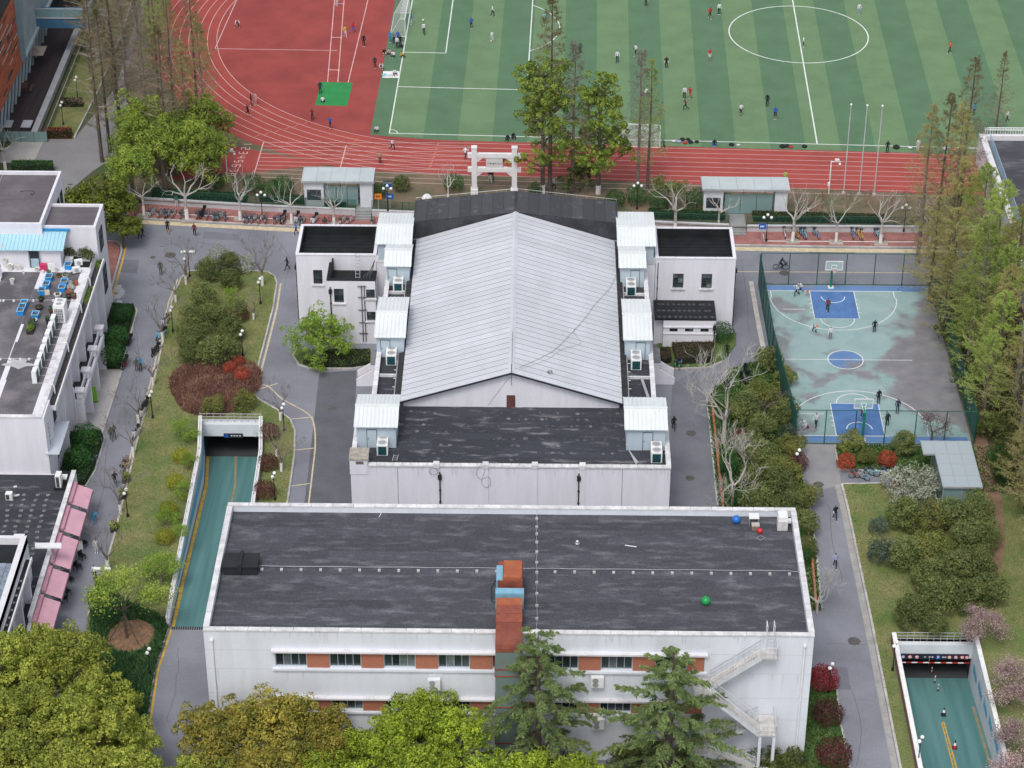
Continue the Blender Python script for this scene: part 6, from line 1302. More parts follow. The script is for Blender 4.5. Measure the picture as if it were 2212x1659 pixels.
_o = [(2 + 4.2 * k,4.6 + 4.2 * k,z,z + 1.8) for k in range(9) for z in (1.2,4.6,8.0)]
facade('side_wall',RB,(BX,160),(0,1),(-1,0),41,0,10.5,_o,BRD); MB().box(BX + .25,160,0,75,201,10.3).build('body_wall',BRD,RB)
MB().box(BX + .02,160.02,10.3,75,201,10.5).build('roof_slab',ROOFB,RB)
for o in _o[12:]: window(RB,(BX,160),(0,1),(-1,0),*o,3,1,fm=WFRAME)
for k in range(9): MB().box(BX - .25,160 + 1.0 + 4.2 * k,0,BX + .02,160 + 1.5 + 4.2 * k,10.5).build('pier',CONC,RB)
for y,z,lb in ((186.0,6.6,'white condenser hung on the brick wall between tall trees'),(181.5,3.3,'lower white condenser on the brick wall')):
 t = thing('wall_condenser',lb,'air conditioner',(BX - .25,y,z),'condensers on the brick wall'); MB().box(BX - .5,y - .45,z,BX - .08,y + .45,z + .75).build('casing',WHITEM,t); MB().box(BX - .515,y - .4,z + .1,BX - .5,y + .15,z + .65).build('fan_grille',DARKM,t); MB().box(BX - .45,y - .4,z - .08,BX + .0,y - .3,z).build('bracket',GREYM,t)
# sunken garage ramps
TEAL = mat('teal_ramp_paint',(.055,.155,.15),.5,col2=(.13,.265,.26),scale=.7,fine=.07,stretch=(1.6,.07,.07),lo=.3,hi=.75)
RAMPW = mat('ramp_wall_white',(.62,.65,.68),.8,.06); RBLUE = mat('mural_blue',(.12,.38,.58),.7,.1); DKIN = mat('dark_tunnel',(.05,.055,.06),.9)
def slope_strip(name,pts,m,par,lift):
 mb = MB(); mb.v = [(x,y,z + lift) for x,y,z in pts]; mb.f = [(0,1,2,3)]; mb.m = [0]; return mb.build(name,m,par)
def tunnel(t,x0,x1,y,zf,zl,L=9):
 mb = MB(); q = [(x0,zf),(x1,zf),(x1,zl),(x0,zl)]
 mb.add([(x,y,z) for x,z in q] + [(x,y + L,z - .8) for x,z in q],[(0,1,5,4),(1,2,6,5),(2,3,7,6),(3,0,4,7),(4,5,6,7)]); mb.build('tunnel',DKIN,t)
ZP = -3.9
lr = thing('garage_ramp','teal garage ramp sinking under a white portal on the left lawn','garage ramp',(-29.5,176,0))
Lp = [(-31.75,159.6,0),(-31.95,166.4,-.83),(-32.3,185.7,-3.15),(-32.95,191.6,ZP)]; Rp = [(-26.3,159.6,0),(-26.3,166.4,-.83),(-26.7,185.7,-3.15),(-27.3,191.6,ZP)]
mb = MB(); mb.v = Lp + Rp; mb.f = [(i,i + 4,i + 5,i + 1) for i in range(3)]; mb.m = [0] * 3; mb.build('ramp_floor',TEAL,lr)
for P,nm,s in ((Lp,'left_wall',-1),(Rp,'right_wall',1)):
 mb = MB()
 for a,b in zip(P[:-1],P[1:]):
  h0 = .9; mb.add([(a[0],a[1],a[2] - .2),(b[0],b[1],b[2] - .2),(b[0],b[1],h0),(a[0],a[1],h0),(a[0] + s * .3,a[1],-.1),(b[0] + s * .3,b[1],-.1),(b[0] + s * .3,b[1],h0),(a[0] + s * .3,a[1],h0)],[(0,1,2,3),(7,6,5,4),(3,2,6,7),(0,3,7,4),(1,5,6,2)])
 w = mb.build(nm,RAMPW,lr)
 for a,b in zip(P[:-1],P[1:]): coping(lr,(a[0] + s * .15,a[1]),(b[0] + s * .15,b[1]),.9,.36,.06,2.0,m=WHITEP)
 h = MB()
 for a,b in zip(P[:-1],P[1:]): h.tube([(a[0] + s * .15,a[1],1.32),(b[0] + s * .15,b[1],1.32)],.03,5); [h.tube([(a[0] + (b[0] - a[0]) * q + s * .15,a[1] + (b[1] - a[1]) * q,.95),(a[0] + (b[0] - a[0]) * q + s * .15,a[1] + (b[1] - a[1]) * q,1.32)],.02,4) for q in np.linspace(0,1,2 + int((b[1] - a[1]) / 1.5))]
 h.build('handrail',GREYM,lr)
for a,b in zip(Lp[:-1],Lp[1:]):
 fz = lambda p,q: (p[0] + .012,p[1],p[2] + (.9 - p[2]) * q)
 if b[2] < -.9: slope_strip('mural_band',[fz(a,.3),fz(b,.3),fz(b,.62),fz(a,.62)],RBLUE,lr,0)
for off,wd in ((.12,.3),(2.95,.22)):
 for a,b in zip(Lp[:-1],Lp[1:]): k = 0 if off < 1 else 1; slope_strip('ramp_line',[(a[0] + off,a[1],a[2]),(a[0] + off + wd,a[1],a[2]),(b[0] + off + wd,b[1],b[2]),(b[0] + off,b[1],b[2])],YELL if off < 1 else mat('worn_ochre',(.28,.22,.12),.8,.2),lr,.012)
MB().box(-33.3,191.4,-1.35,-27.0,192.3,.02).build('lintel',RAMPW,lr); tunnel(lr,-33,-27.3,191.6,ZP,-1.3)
MB().box(-30.9,191.34,-1.5,-29.0,191.4,-1.0).build('sign_board',mat('sign_dark',(.02,.025,.04),.5),lr)
PB = mat('parking_blue',(.02,.10,.42),.5)
MB().box(-30.8,191.325,-1.42,-30.45,191.34,-1.08).build('parking_sign',PB,lr); mb = MB(); [mb.box(-30.2 + k * .28,191.325,-1.3,-30.05 + k * .28,191.34,-1.18) for k in range(4)]; mb.build('sign_text',WHITEP,lr)
def railing(t,x0,x1,y,z,n=9):
 h = MB(); [h.tube([(x0,y,z + q),(x1,y,z + q)],.025,5) for q in (.3,.6,.95)]; [h.tube([(x0 + (x1 - x0) * k / n,y,z),(x0 + (x1 - x0) * k / n,y,z + .95)],.03,5) for k in range(n + 1)]; h.build('railing',GREYM,t)
railing(lr,-33.2,-27.1,191.9,.02); mb = MB(); [mb.box(-31.6 + k * .2,159.2,.005,-31.48 + k * .2,159.6,.02) for k in range(26)]; mb.build('drain_grating',BLACKM,lr)
rp = thing('garage_ramp','wide teal garage ramp with yellow centre line in the lower right corner','garage ramp',(34.4,146,0)); rz = lambda y: ZP * (y - 127) / 31.4
mb = MB(); mb.v = [(31,127,0),(37.7,127,0),(37.7,158.4,ZP),(31,158.4,ZP)]; mb.f = [(0,1,2,3)]; mb.m = [0]; mb.build('ramp_floor',TEAL,rp)
for x,s,nm in ((31,-1,'left_wall'),(37.7,1,'right_wall')):
 MB().add([(x,127,-.1),(x,158.6,ZP - .2),(x,158.6,.9),(x,127,.9),(x + s * .3,127,-.1),(x + s * .3,158.6,-.1),(x + s * .3,158.6,.9),(x + s * .3,127,.9)],[(0,1,2,3),(7,6,5,4),(3,2,6,7),(0,3,7,4)]).build(nm,RAMPW,rp); coping(rp,(x + s * .15,127),(x + s * .15,158.6),.9,.38,.07,1.6,m=WHITEP)
 if s > 0:
  for k in range(8): y = 137 + k * 2.6; slope_strip('mural_band',[(x - .012,y,rz(y) + 1.5),(x - .012,y + 1.8,rz(y + 1.8) + 1.8),(x - .012,y + 1.8,rz(y + 1.8) + 2.7),(x - .012,y,rz(y) + 2.2)],RBLUE,rp,0)
BRE = bpy.data.materials.new('brown_brick_face'); BRE.use_nodes = True; _brick(BRE,(.25,.10,.07),(.19,.085,.06),(.25,.19,.16),1.0,'yz'); MB().box(30.64,127,.1,30.69,158.6,.85).build('brick_face',BRE,rp)
for xa,xb in (((34.15,34.3),(34.3,34.4)),((34.55,34.7),(34.5,34.6))): slope_strip('centre_line',[(xa[0],127,0),(xa[1],127,0),(xb[1],151.5,rz(151.5)),(xb[0],151.5,rz(151.5))],YELL,rp,.015)
for k in range(32): y = 128 + k * .75; slope_strip('centre_hatch',[(34.3,y,rz(y)),(34.55,y + .3,rz(y + .3)),(34.55,y + .42,rz(y + .42)),(34.3,y + .12,rz(y + .12))],YELL,rp,.014)
slope_strip('edge_line',[(37.3,127,0),(37.5,127,0),(37.5,154,rz(154)),(37.3,154,rz(154))],mat('worn_ochre',(.28,.22,.12),.8,.2),rp,.014)
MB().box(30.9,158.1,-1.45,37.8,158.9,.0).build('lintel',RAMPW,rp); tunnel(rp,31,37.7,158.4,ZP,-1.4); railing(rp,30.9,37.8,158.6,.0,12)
sb = MB().box(31.3,158.0,-1.5,37.4,158.1,-.95).build('sign_board',mat('sign_dark',(.02,.025,.04),.5),rp)
RRED = mat('sign_red',(.45,.03,.03),.5)
for k,x in enumerate((31.75,32.35,32.95,35.75,36.3,36.85,37.15 + .1)):
 for r,m,d in ((.19,RRED if k else PB,0),(.135,WHITEP,.012)): o = MB().tube([(x,157.99 - d,-1.22),(x,157.975 - d,-1.22)],r,14).build('round_sign',m,sb)
 MB().beam((x - .08,157.955,-1.3),(x + .08,157.955,-1.14),.04,.01,(0,1,0)).build('sign_bar',RRED,sb)
MB().box(34.6,157.97,-1.42,34.95,158.0,-1.04).build('parking_sign',PB,sb); mb = MB().box(34.7,157.95,-1.38,34.74,157.97,-1.08).box(34.74,157.95,-1.12,34.85,157.97,-1.08).box(34.74,157.95,-1.25,34.85,157.97,-1.21).box(34.81,157.949,-1.21,34.85,157.969,-1.12); mb.build('letter_p',WHITEP,sb)
for x,s in ((33.55,'-'),(33.95,'n'),(34.2,'d'),(35.1,'r'),(35.3,'d')):
 mb = MB(); mb.box(x,157.97,-1.24,x + .2,157.99,-1.2); mb.box(x + .08,157.965,-1.33,x + .11,157.985,-1.12) if s != '-' else None; mb.build('sign_character',WHITEP,sb)
for k in range(13): piece('barrier_segment',WHITEP if k % 2 else RRED,(31.3 + k * .5,158.0,-1.85),(.49,.07,.07),rp)
for px,py,lb in ((2038,1545,'traffic cone nearer the portal on the ramp centre line'),(2062,1616,'traffic cone nearer the bottom edge on the ramp centre line')):
 p = G(px,py,-2)
 for _ in range(8): p = G(px,py,rz(p.y))
 t = thing('traffic_cone',lb,'traffic cone',tuple(p),'cones on the ramp'); MB().cbox((p.x,p.y,p.z + .03),(.42,.42,.06)).build('base',BLACKM,t); MB().lathe([(.17,.06),(.12,.35)],tuple(p),10).build('lower_band',RRED if py > 1600 else BLACKM,t); MB().lathe([(.12,.35),(.07,.62)],tuple(p),10).build('white_band',WHITEP,t); MB().lathe([(.07,.62),(.03,.85)],tuple(p),10).build('tip',BLACKM,t)
for k,(px,py) in enumerate(((2006,1438),(2012,1455),(2019,1474),(2026,1492))):
 p = G(px,py,-3)
 for _ in range(8): p = G(px,py,rz(p.y))
 t = thing('bollard','flexible red and white bollard, %s from the portal on the ramp' % ORD[k],'bollard',tuple(p),'bollards on the ramp'); MB().lathe([(.12,0),(.1,.05)],tuple(p),8).build('base',BLACKM,t)
 for q in range(4): MB().lathe([(.045,.05 + q * .17),(.045,.05 + (q + 1) * .17)],tuple(p),8).build('band',WHITEP if q % 2 else RRED,t)
# low wall,green rail fence and steps along the sports ground
RWM = mat('rendered_low_wall',(.52,.52,.54),.9,col2=(.36,.36,.37),scale=.7,lo=.45,hi=.85,fine=.06,stretch=(1,1,.4))
def lowwall(P,lb,lb2):
 t = thing('retaining_wall',lb,'wall',(P[0][0],P[0][1],0)); f = thing('rail_fence',lb2,'fence',(P[0][0],P[0][1],UP))
 for a,b in zip(P[:-1],P[1:]):
  d = Vector(b) - Vector(a); n = Vector((d.y,-d.x)).normalized() * .12; MB().prism([(a[0] + n.x,a[1] + n.y),(b[0] + n.x,b[1] + n.y),(b[0] - n.x,b[1] - n.y),(a[0] - n.x,a[1] - n.y)],.1,.82).build('wall',RWM,t); coping(t,a,b,.82,.34,.07,1.8,m=RWM)
  k = max(2,round(d.length / 3.0)); h = MB(); y = .35
  for z in (UP + .12,UP + 1.15): h.tube([(a[0],a[1] + y,z),(b[0],b[1] + y,z)],.025,5)
  h.build('rail',GREENM,f)
  for i in range(k + 1): q = i / k; piece('post',GREENM,(a[0] + d.x * q,a[1] + y + d.y * q,UP + .6),(.06,.06,1.2),f)
  MB().add([(a[0],a[1] + y,UP + .12),(b[0],b[1] + y,UP + .12),(b[0],b[1] + y,UP + 1.15),(a[0],a[1] + y,UP + 1.15)],[(0,1,2,3)]).build('wire_mesh',FNET,f)
FNET = netmat('green_wire_net',(.008,.075,.05),.34)
lowwall([(-45.5,237.1),(-32.3,235.55),(-20.9,234.7)],'low rendered wall along the pavement left of the steps','green wire fence above the low wall left of the steps'); lowwall([(-19.0,234.55),(-15.5,234.3),(-14,234.2)],'short low wall just right of the left steps','short green fence just right of the left steps')
lowwall([(12.2,232.45),(21.4,231.8)],'low wall behind the right wing of the hall','green fence behind the right wing of the hall'); lowwall([(23.4,231.6),(40,231.7),(52,231.8)],'long low wall along the brick pavement on the right','long green fence above the low wall on the right')
for x,y,lb in ((-19.95,234.5,'grey concrete steps up to the left kiosk'),(22.4,231.6,'grey concrete steps up to the right kiosk')):
 t = thing('steps',lb,'steps',(x,y,0)); GS = mat('grey_step',(.25,.255,.255),.9,.12,1)
 for k in range(4): MB().box(x - .9,y - 1.0 + k * .34,.1,x + .9,y + .6,.25 + k * .155).build('step',GS,t)
 sheet('path',[(x - .9,y + .6),(x + .9,y + .6),(x + .9,y + 4.5),(x - .9,y + 4.5)],UP + .012,GS)
def kiosk(x0,x1,y0,y1,lb,white_first=True):
 z = UP; H = 3.35; t = thing('kiosk_shelter',lb,'kiosk',((x0 + x1) / 2,y0,z)); RM = mat('kiosk_roof_grey',(.44,.49,.50),.6,.06,.6)
 n = 5
 for k in range(n): a = x0 + (x1 - x0) * k / n; MB().box(a + .01,y0,z + H,a + (x1 - x0) / n - .01,y1,z + H + .12).build('roof_panel',RM,t)
 MB().box(x0 - .06,y0 - .08,z + H - .12,x1 + .06,y0 - .002,z + H + .1).build('fascia',GREYM,t); MB().box(x0 - .06,y0,z + H - .12,x0 - .002,y1,z + H + .1).build('fascia',GREYM,t)
 MB().box(x0 + .2,y0 + .3,z,x0 + 2.4,y0 + 2.6,z + H - .13).build('booth_wall',RAMPW,t); MB().box(x0 + .5,y0 + .27,z + .9,x0 + 2.1,y0 + .3,z + 2.2).build('booth_window',WFRAMED,t)
 MB().box(x1 - 1.6,y0 + .3,z,x1 - .2,y0 + 2.4,z + H - .13).build('booth_wall',RAMPW,t)
 for k in range(3): a = x0 + 2.6 + k * (x1 - x0 - 4.4) / 3; MB().box(a,y0 + .5,z + .1,a + (x1 - x0 - 4.6) / 3,y0 + .53,z + 2.6).build('glass_panel',MATS['pale_green_glass'],t)
 for x in np.linspace(x0 + .1,x1 - .1,5): MB().box(x - .05,y1 - .2,z,x + .05,y1 - .1,z + H).build('post',GREYM,t)
 MB().box(x0 + 2.5,y0 + 1.4,z + .4,x1 - 1.8,y0 + 1.8,z + .47).build('bench',DARKM,t)
 return t
kiosk(-26.9,-18.75,235.2,238.6,'grey flat roofed kiosk shelter by the track behind the left steps'); kiosk(18.4,28.25,234.0,237.05,'grey flat roofed kiosk shelter by the track on the right')
gt = thing('stone_gateway','white stone gateway with inscribed panel standing beside the track','gateway',(-5.15,239.0,UP)); GW = mat('white_stone',(.70,.69,.69),.85,.06,1)
for x in (-7.45,-2.85): MB().box(x - .3,238.7,UP,x + .3,239.3,UP + 5.9).build('pillar',GW,gt); MB().box(x - .42,238.58,UP,x + .42,239.42,UP + .7).build('pillar_base',GW,gt); MB().box(x - .34,238.66,UP + 5.9,x + .34,239.34,UP + 6.05).build('pillar_cap',GW,gt)
for z,e in ((4.7,.75),(2.9,.75)):
 MB().box(-7.45 - e,238.78,UP + z,-2.85 + e,239.22,UP + z + .5).build('beam',GW,gt)
 for s,x in ((-1,-2.85 - .3),(1,-7.45 + .3)): mb = MB(); mb.add([(x,238.85,UP + z),(x + s * .75,238.85,UP + z),(x,238.85,UP + z - .6),(x,239.15,UP + z),(x + s * .75,239.15,UP + z),(x,239.15,UP + z - .6)],[(0,2,1),(3,4,5),(0,1,4,3),(1,2,5,4),(0,3,5,2)]); mb.build('corbel',GW,gt)
MB().box(-6.1,238.85,UP + 3.4,-4.2,239.1,UP + 4.7).build('panel',mat('panel_stone',(.60,.59,.59),.85),gt)
for k in range(6): rr = random.Random(k + 40); mb = MB(); x = -5.95 + k * .29; [mb.box(x + rr.uniform(0,.05),238.82,UP + 4.0 + rr.uniform(-.12,.12),x + rr.uniform(.12,.2),238.845,UP + 4.0 + rr.uniform(-.12,.12) + .03) for _ in range(4)]; mb.box(x + .09,238.823,UP + 3.88,x + .12,238.844,UP + 4.12); mb.build('inscribed_character',mat('inscription',(.42,.40,.40),.9),gt)
# flagpoles,goals
for k,(px,py) in enumerate(((1822,418),(1856,420),(1888,421))):
 p = G(px,py,UP); t = thing('flagpole','tall bare silver flagpole, %s of three' % ['leftmost','middle','rightmost'][k],'flagpole',tuple(p),'flagpoles beside the track'); MB().tube([(p.x,p.y,UP),(p.x,p.y,UP + 11.2)],[.075,.045],8).build('pole',mat('silver_pole',(.58,.58,.58),.4,metal=.2),t); MB().ball((p.x,p.y,UP + 11.3),.14,10,6).build('finial',WHITEM,t); MB().lathe([(.25,0),(.22,.2)],tuple(p),8).build('plinth',CONC,t)
NET = netmat('white_cord_net',(.75,.77,.76),.30)
def goal(a,b,h,dep,lb,dirn):
 """a, b: foot of each post; net runs back along dirn"""
 a,b = Vector(a),Vector(b); d = Vector((dirn[0],dirn[1],0)) * dep; t = thing('football_goal',lb,'football goal',tuple((a + b) / 2)); U_ = Vector((0,0,h)); k = .35
 for p in (a,b): MB().tube([p,p + U_],.06,8).build('post',WHITEM,t)
 MB().tube([a + U_,b + U_],.06,8).build('crossbar',WHITEM,t)
 for p in (a,b): MB().tube([p + U_,p + U_ + d * k,p + d,p],.035,6).build('side_stay',WHITEM,t)
 MB().tube([a + d,b + d],.035,6).build('ground_bar',WHITEM,t)
 for q in ([a + U_,b + U_,b + U_ + d * k,a + U_ + d * k],[a + U_ + d * k,b + U_ + d * k,b + d,a + d],[a,a + U_,a + U_ + d * k,a + d],[b,b + U_,b + U_ + d * k,b + d]): MB().add(q,[(0,1,2,3)]).build('net',NET,t)
f3 = lambda e,n: (*FP(e,n),UP + .02)
goal(f3(-.1,28.4),f3(-.1,36.0),2.44,2.0,'large white football goal on the left goal line',-EX)
goal((*G2(1425,307,UP),UP + .02),(*G2(1337,303,UP),UP + .02),2.2,1.5,'white football goal standing on the touchline behind the tall trees',-EY)
goal((*G2(2125,318,UP),UP + .02),(*G2(2230,320,UP),UP + .02),2.3,1.8,'white football goal at the right picture edge',EY)
# ball court
CW = mat('court_line_white',(.72,.75,.74),.6,.06,1)
m = bpy.data.materials.new('painted_court'); m.use_nodes = True; MATS['painted_court'] = m
def _court(m,base,base2):
 n = m.node_tree.nodes; l = m.node_tree.links; b = n['Principled BSDF']; g = n.new('ShaderNodeNewGeometry'); s = n.new('ShaderNodeSeparateXYZ'); l.new(g.outputs['Position'],s.inputs[0])
 def noise(sc,det=6): t = n.new('ShaderNodeTexNoise'); t.inputs['Scale'].default_value = sc; t.inputs['Detail'].default_value = det; l.new(g.outputs['Position'],t.inputs['Vector']); return t.outputs[0]
 def math_(op,a,c): q = n.new('ShaderNodeMath'); q.operation = op; [l.new(v,q.inputs[i]) if hasattr(v,'links') else setattr(q.inputs[i],'default_value',v) for i,v in enumerate((a,c))]; return q.outputs[0]
 def ramp(v,a,c): q = n.new('ShaderNodeMapRange'); q.inputs[1].default_value = a; q.inputs[2].default_value = c; l.new(v,q.inputs[0]); return q.outputs[0]
 wear_e = math_('ADD',math_('MULTIPLY',math_('SUBTRACT',s.outputs[0],33.4),.085),math_('MULTIPLY',math_('SUBTRACT',noise(.16),.5),1.9))   # paint worn away towards the east side
 mid = math_('MULTIPLY',math_('ABSOLUTE',math_('SUBTRACT',s.outputs[1],203.5),0),-.05); wear = ramp(math_('ADD',wear_e,mid),-.12,.02)
 blot = ramp(math_('ADD',noise(.30,8),math_('MULTIPLY',math_('SUBTRACT',s.outputs[0],30),-.018)),.55,.63); wear = math_('MAXIMUM',wear,math_('MULTIPLY',blot,.85))
 c1 = n.new('ShaderNodeMix'); c1.data_type = 'RGBA'; c1.inputs[6].default_value = base + (1,); c1.inputs[7].default_value = base2 + (1,); l.new(ramp(noise(.5),.3,.7),c1.inputs[0])
 c2 = n.new('ShaderNodeMix'); c2.data_type = 'RGBA'; c2.inputs[6].default_value = (.17,.17,.185,1); c2.inputs[7].default_value = (.25,.24,.25,1); l.new(ramp(noise(.7),.3,.7),c2.inputs[0])
 mx = n.new('ShaderNodeMix'); mx.data_type = 'RGBA'; l.new(wear,mx.inputs[0]); l.new(c1.outputs[2],mx.inputs[6]); l.new(c2.outputs[2],mx.inputs[7]); l.new(mx.outputs[2],b.inputs['Base Color'])
 rg = ramp(noise(.25),.35,.65); q = n.new('ShaderNodeMapRange'); q.inputs[3].default_value = .12; q.inputs[4].default_value = .5; l.new(rg,q.inputs[0]); l.new(q.outputs[0],b.inputs['Roughness']); return m
_court(m,(.235,.36,.345),(.31,.415,.41))
CBL = mat('court_blue',(.085,.18,.40),.22,.14,.6)
sheet('ball_court',[(24.0,189.2),(42.3,189.2),(42.3,219.7),(24.0,219.7)],.02,m,thick=.05)
cb2 = bpy.data.materials.new('worn_blue_court'); cb2.use_nodes = True; _court(cb2,(.10,.20,.40),(.13,.24,.45))
for y0,y1 in ((218.55,219.65),(189.25,190.35)): sheet('court_margin',[(24.05,y0),(42,y0),(42,y1),(24.05,y1)],.024,cb2)
for yb,s in ((218.5,-1),(190.4,1)):
 x0,x1,xc = 29.25,34.0,31.65
 sheet('court_key',[(x0,yb),(x1,yb),(x1,yb + s * 5.8),(x0,yb + s * 5.8)],.024,CBL)
 L = lambda P,c=False: strip('court_line',P,.09,.0285,CW,closed=c)
 L([(x0,yb),(x0,yb + s * 5.8),(x1,yb + s * 5.8),(x1,yb)]); L([(xc + 1.8 * math.cos(a),yb + s * (5.8 + 1.8 * math.sin(a))) for a in np.linspace(0,math.pi,20)]); L([(xc + 1.25 * math.cos(a),yb + s * (1.2 + 1.25 * math.sin(a))) for a in np.linspace(0,math.pi,16)])
 L([(xc - 6.6,yb),(xc - 6.6,yb + s * 1.3)] + [(xc + 6.75 * math.cos(a),yb + s * (1.4 + 6.75 * math.sin(a))) for a in np.linspace(math.pi - .02,.02,40)] + [(xc + 6.6,yb + s * 1.3),(xc + 6.6,yb)])
 for q in (1.8,2.7,3.6,4.5): [L([(x + sg * .02,yb + s * q),(x + sg * .28,yb + s * q)]) for x,sg in ((x0,-1),(x1,1))]
 L([(26.0,yb + s * 3.9),(28.4,yb + s * 3.9)])
strip('court_line',[(24.2,218.5),(39.2,218.5)],.1,.0287,CW); strip('court_line',[(24.2,190.4),(34.4,190.4)],.1,.0287,CW); strip('court_line',[(24.3,204.5),(38.5,204.5)],.08,.0288,CW)
_cc = [(31.65 + 1.8 * math.cos(a),204.5 + 1.8 * math.sin(a)) for a in np.linspace(0,2 * math.pi,36,endpoint=False)]; sheet('court_circle',_cc,.0245,cb2); strip('court_line',_cc,.09,.029,CW,closed=True)
def hoop(x,y,s,lb):
 t = thing('basketball_hoop',lb,'basketball hoop',(x,y,.02)); GP_ = mat('green_post',(.012,.24,.13),.4,.08); MB().tube([(x,y,.02),(x,y,3.1)],.13,10).build('post',GP_,t); MB().box(x - .3,y - .3,.02,x + .3,y + .3,.12).build('base_plate',WHITEM,t)
 yb = y + s * 1.25
 for q in (-.25,.25): MB().beam((x,y,2.9),(x + q,yb,3.5),.08,.08).build('arm',mat('pale_green_arm',(.30,.60,.50),.5),t)
 MB().beam((x,y,3.1),(x,yb,2.95),.14,.14).build('arm',GP_,t)
 MB().box(x - .9,yb - .02,2.9,x + .9,yb + .02,3.95).build('backboard',glassmat('board_glass',(.62,.70,.70),.62) if 'board_glass' not in MATS else MATS['board_glass'],t)
 f = MB(); [f.box(*q) for q in ((x - .93,yb - .04,2.87,x + .93,yb + .04,2.94),(x - .93,yb - .041,3.91,x + .93,yb + .041,3.98),(x - .93,yb - .042,2.94,x - .86,yb + .042,3.91),(x + .86,yb - .042,2.94,x + .93,yb + .042,3.91),(x - .3,yb - .043,3.05,x + .3,yb + .043,3.1),(x - .3,yb - .044,3.45,x + .3,yb + .044,3.5),(x - .3,yb - .045,3.1,x - .25,yb + .045,3.45),(x + .25,yb - .045,3.1,x + .3,yb + .045,3.45))]; f.build('board_frame',WHITEM,t)
 c = (x,yb + s * .27); MB().tube([(c[0] + .23 * math.cos(a),c[1] + .23 * math.sin(a),3.02) for a in np.linspace(0,6.283,16)],.018,5).build('rim',mat('rim_red',(.5,.06,.03),.5),t); mb = MB().lathe([(.12,2.6),(.22,3.0)],(c[0],c[1],0),10); mb.f = mb.f[:-2]; mb.m = mb.m[:-2]; mb.build('net',NET,t)
hoop(31.62,219.3,-1,'green basketball hoop at the far end of the court'); hoop(31.7,189.7,1,'green basketball hoop at the near end behind the fence')
def netfence(P,H,lb,step=3.0,m=None,solid=None):
 t = thing('court_fence',lb,'fence',(P[0][0],P[0][1],0),'fences round the ball court')
 for a,b in zip(P[:-1],P[1:]):
  d = Vector(b) - Vector(a); k = max(1,round(d.length / step)); h = MB()
  for z in (.08,H): h.tube([(a[0],a[1],z),(b[0],b[1],z)],.045,5)
  h.build('rail',GREENM,t); MB().add([(a[0],a[1],.1),(b[0],b[1],.1),(b[0],b[1],H),(a[0],a[1],H)],[(0,1,2,3)]).build('wire_mesh',m or FNET,t)
  for i in range(k + 1): q = i / k; MB().tube([(a[0] + d.x * q,a[1] + d.y * q,0),(a[0] + d.x * q,a[1] + d.y * q,H)],.05,6).build('post',GREENM,t)
FN2 = netmat('faint_wire_net',(.01,.07,.05),.10); FN3 = netmat('green_screen_net',(.006,.085,.075),.82)
netfence([(24.0,219.85),(42.4,219.85)],3.9,'tall see-through wire fence along the far end of the court',3.05,FN2); netfence([(25.0,189.0),(42.4,189.0)],3.9,'tall see-through wire fence along the near end of the court',3.05,FN2)
netfence([(23.85,219.7),(24.0,204),(24.9,189.1)],3.9,'tall fence with green screen on the left side of the court',2.5,FN3); netfence([(42.5,219.7),(42.5,189.1)],3.4,'fence with green screen on the right side of the court',3.0,FN3)
# glass pavilion
pv = thing('glass_pavilion','glass stair pavilion with L-shaped glass roof beside the lawn','pavilion',(39,181,0)); PZ = 3.2; FGL = glassmat('frosted_roof_glass',(.40,.46,.48),.12,.25)
xs = [37.5,38.7,39.9,41.1]; ys = [177.25,179.1,181.0,182.65,184.8]
for i in range(3):
 for j in range(4): MB().box(xs[i] + .03,ys[j] + .03,PZ,xs[i + 1] - .03,ys[j + 1] - .03,PZ + .06).build('roof_pane',FGL,pv)
MB().box(36.45,182.68,PZ,37.5,184.77,PZ + .06).build('roof_pane',FGL,pv)
mb = MB(); [mb.box(x - .04,177.2 if x > 37 else 182.6,PZ - .1,x + .04,184.85,PZ + .08) for x in xs + [36.42]]; [mb.box(37.46 if y < 182 else 36.4,y - .04,PZ - .11,41.14,y + .04,PZ + .075) for y in ys]; mb.build('roof_frame',GREYM,pv)
for x,y in ((37.6,177.5),(39.3,177.5),(40.95,177.5),(37.6,181),(40.95,181),(37.6,184.5),(40.95,184.5)): piece('post',GREYM,(x,y,PZ / 2),(.1,.1,PZ),pv)
for a,b,c,d in ((37.6,177.5,39.3,177.52),(39.3,177.5,40.95,177.52),(37.6,177.5,37.62,184.5),(40.94,177.5,40.96,184.5)): MB().box(a,b,.1,c,d,PZ - .12).build('glass_wall',MATS['pale_green_glass'],pv)
mb = MB().box(37.6,177.45,1.0,40.95,177.5,1.08); mb.build('mid_rail',DARKM,pv); mb = MB(); mb.add([(38.6,178,.2),(40.2,178,.2),(40.2,183.5,1.2),(38.6,183.5,1.2)],[(0,1,2,3)]); mb.build('stair_slope',RAMPW,pv)
MB().box(35.2,182.2,.1,37.4,182.5,.5).build('side_kerb',RAMPW,pv)
t = thing('pavilion_steps','white low steps and brick paving leading to the glass pavilion','steps',(35.4,181.5,0))
for k in range(3): MB().box(36.5 + .3 * k,181.3,.1,36.8 + .3 * k,182.2,.35 + .2 * k).build('step',RAMPW,t)
MB().box(33.6,181.4,.1,35.3,182.6,.14).build('brick_pad',BRICKP,t)
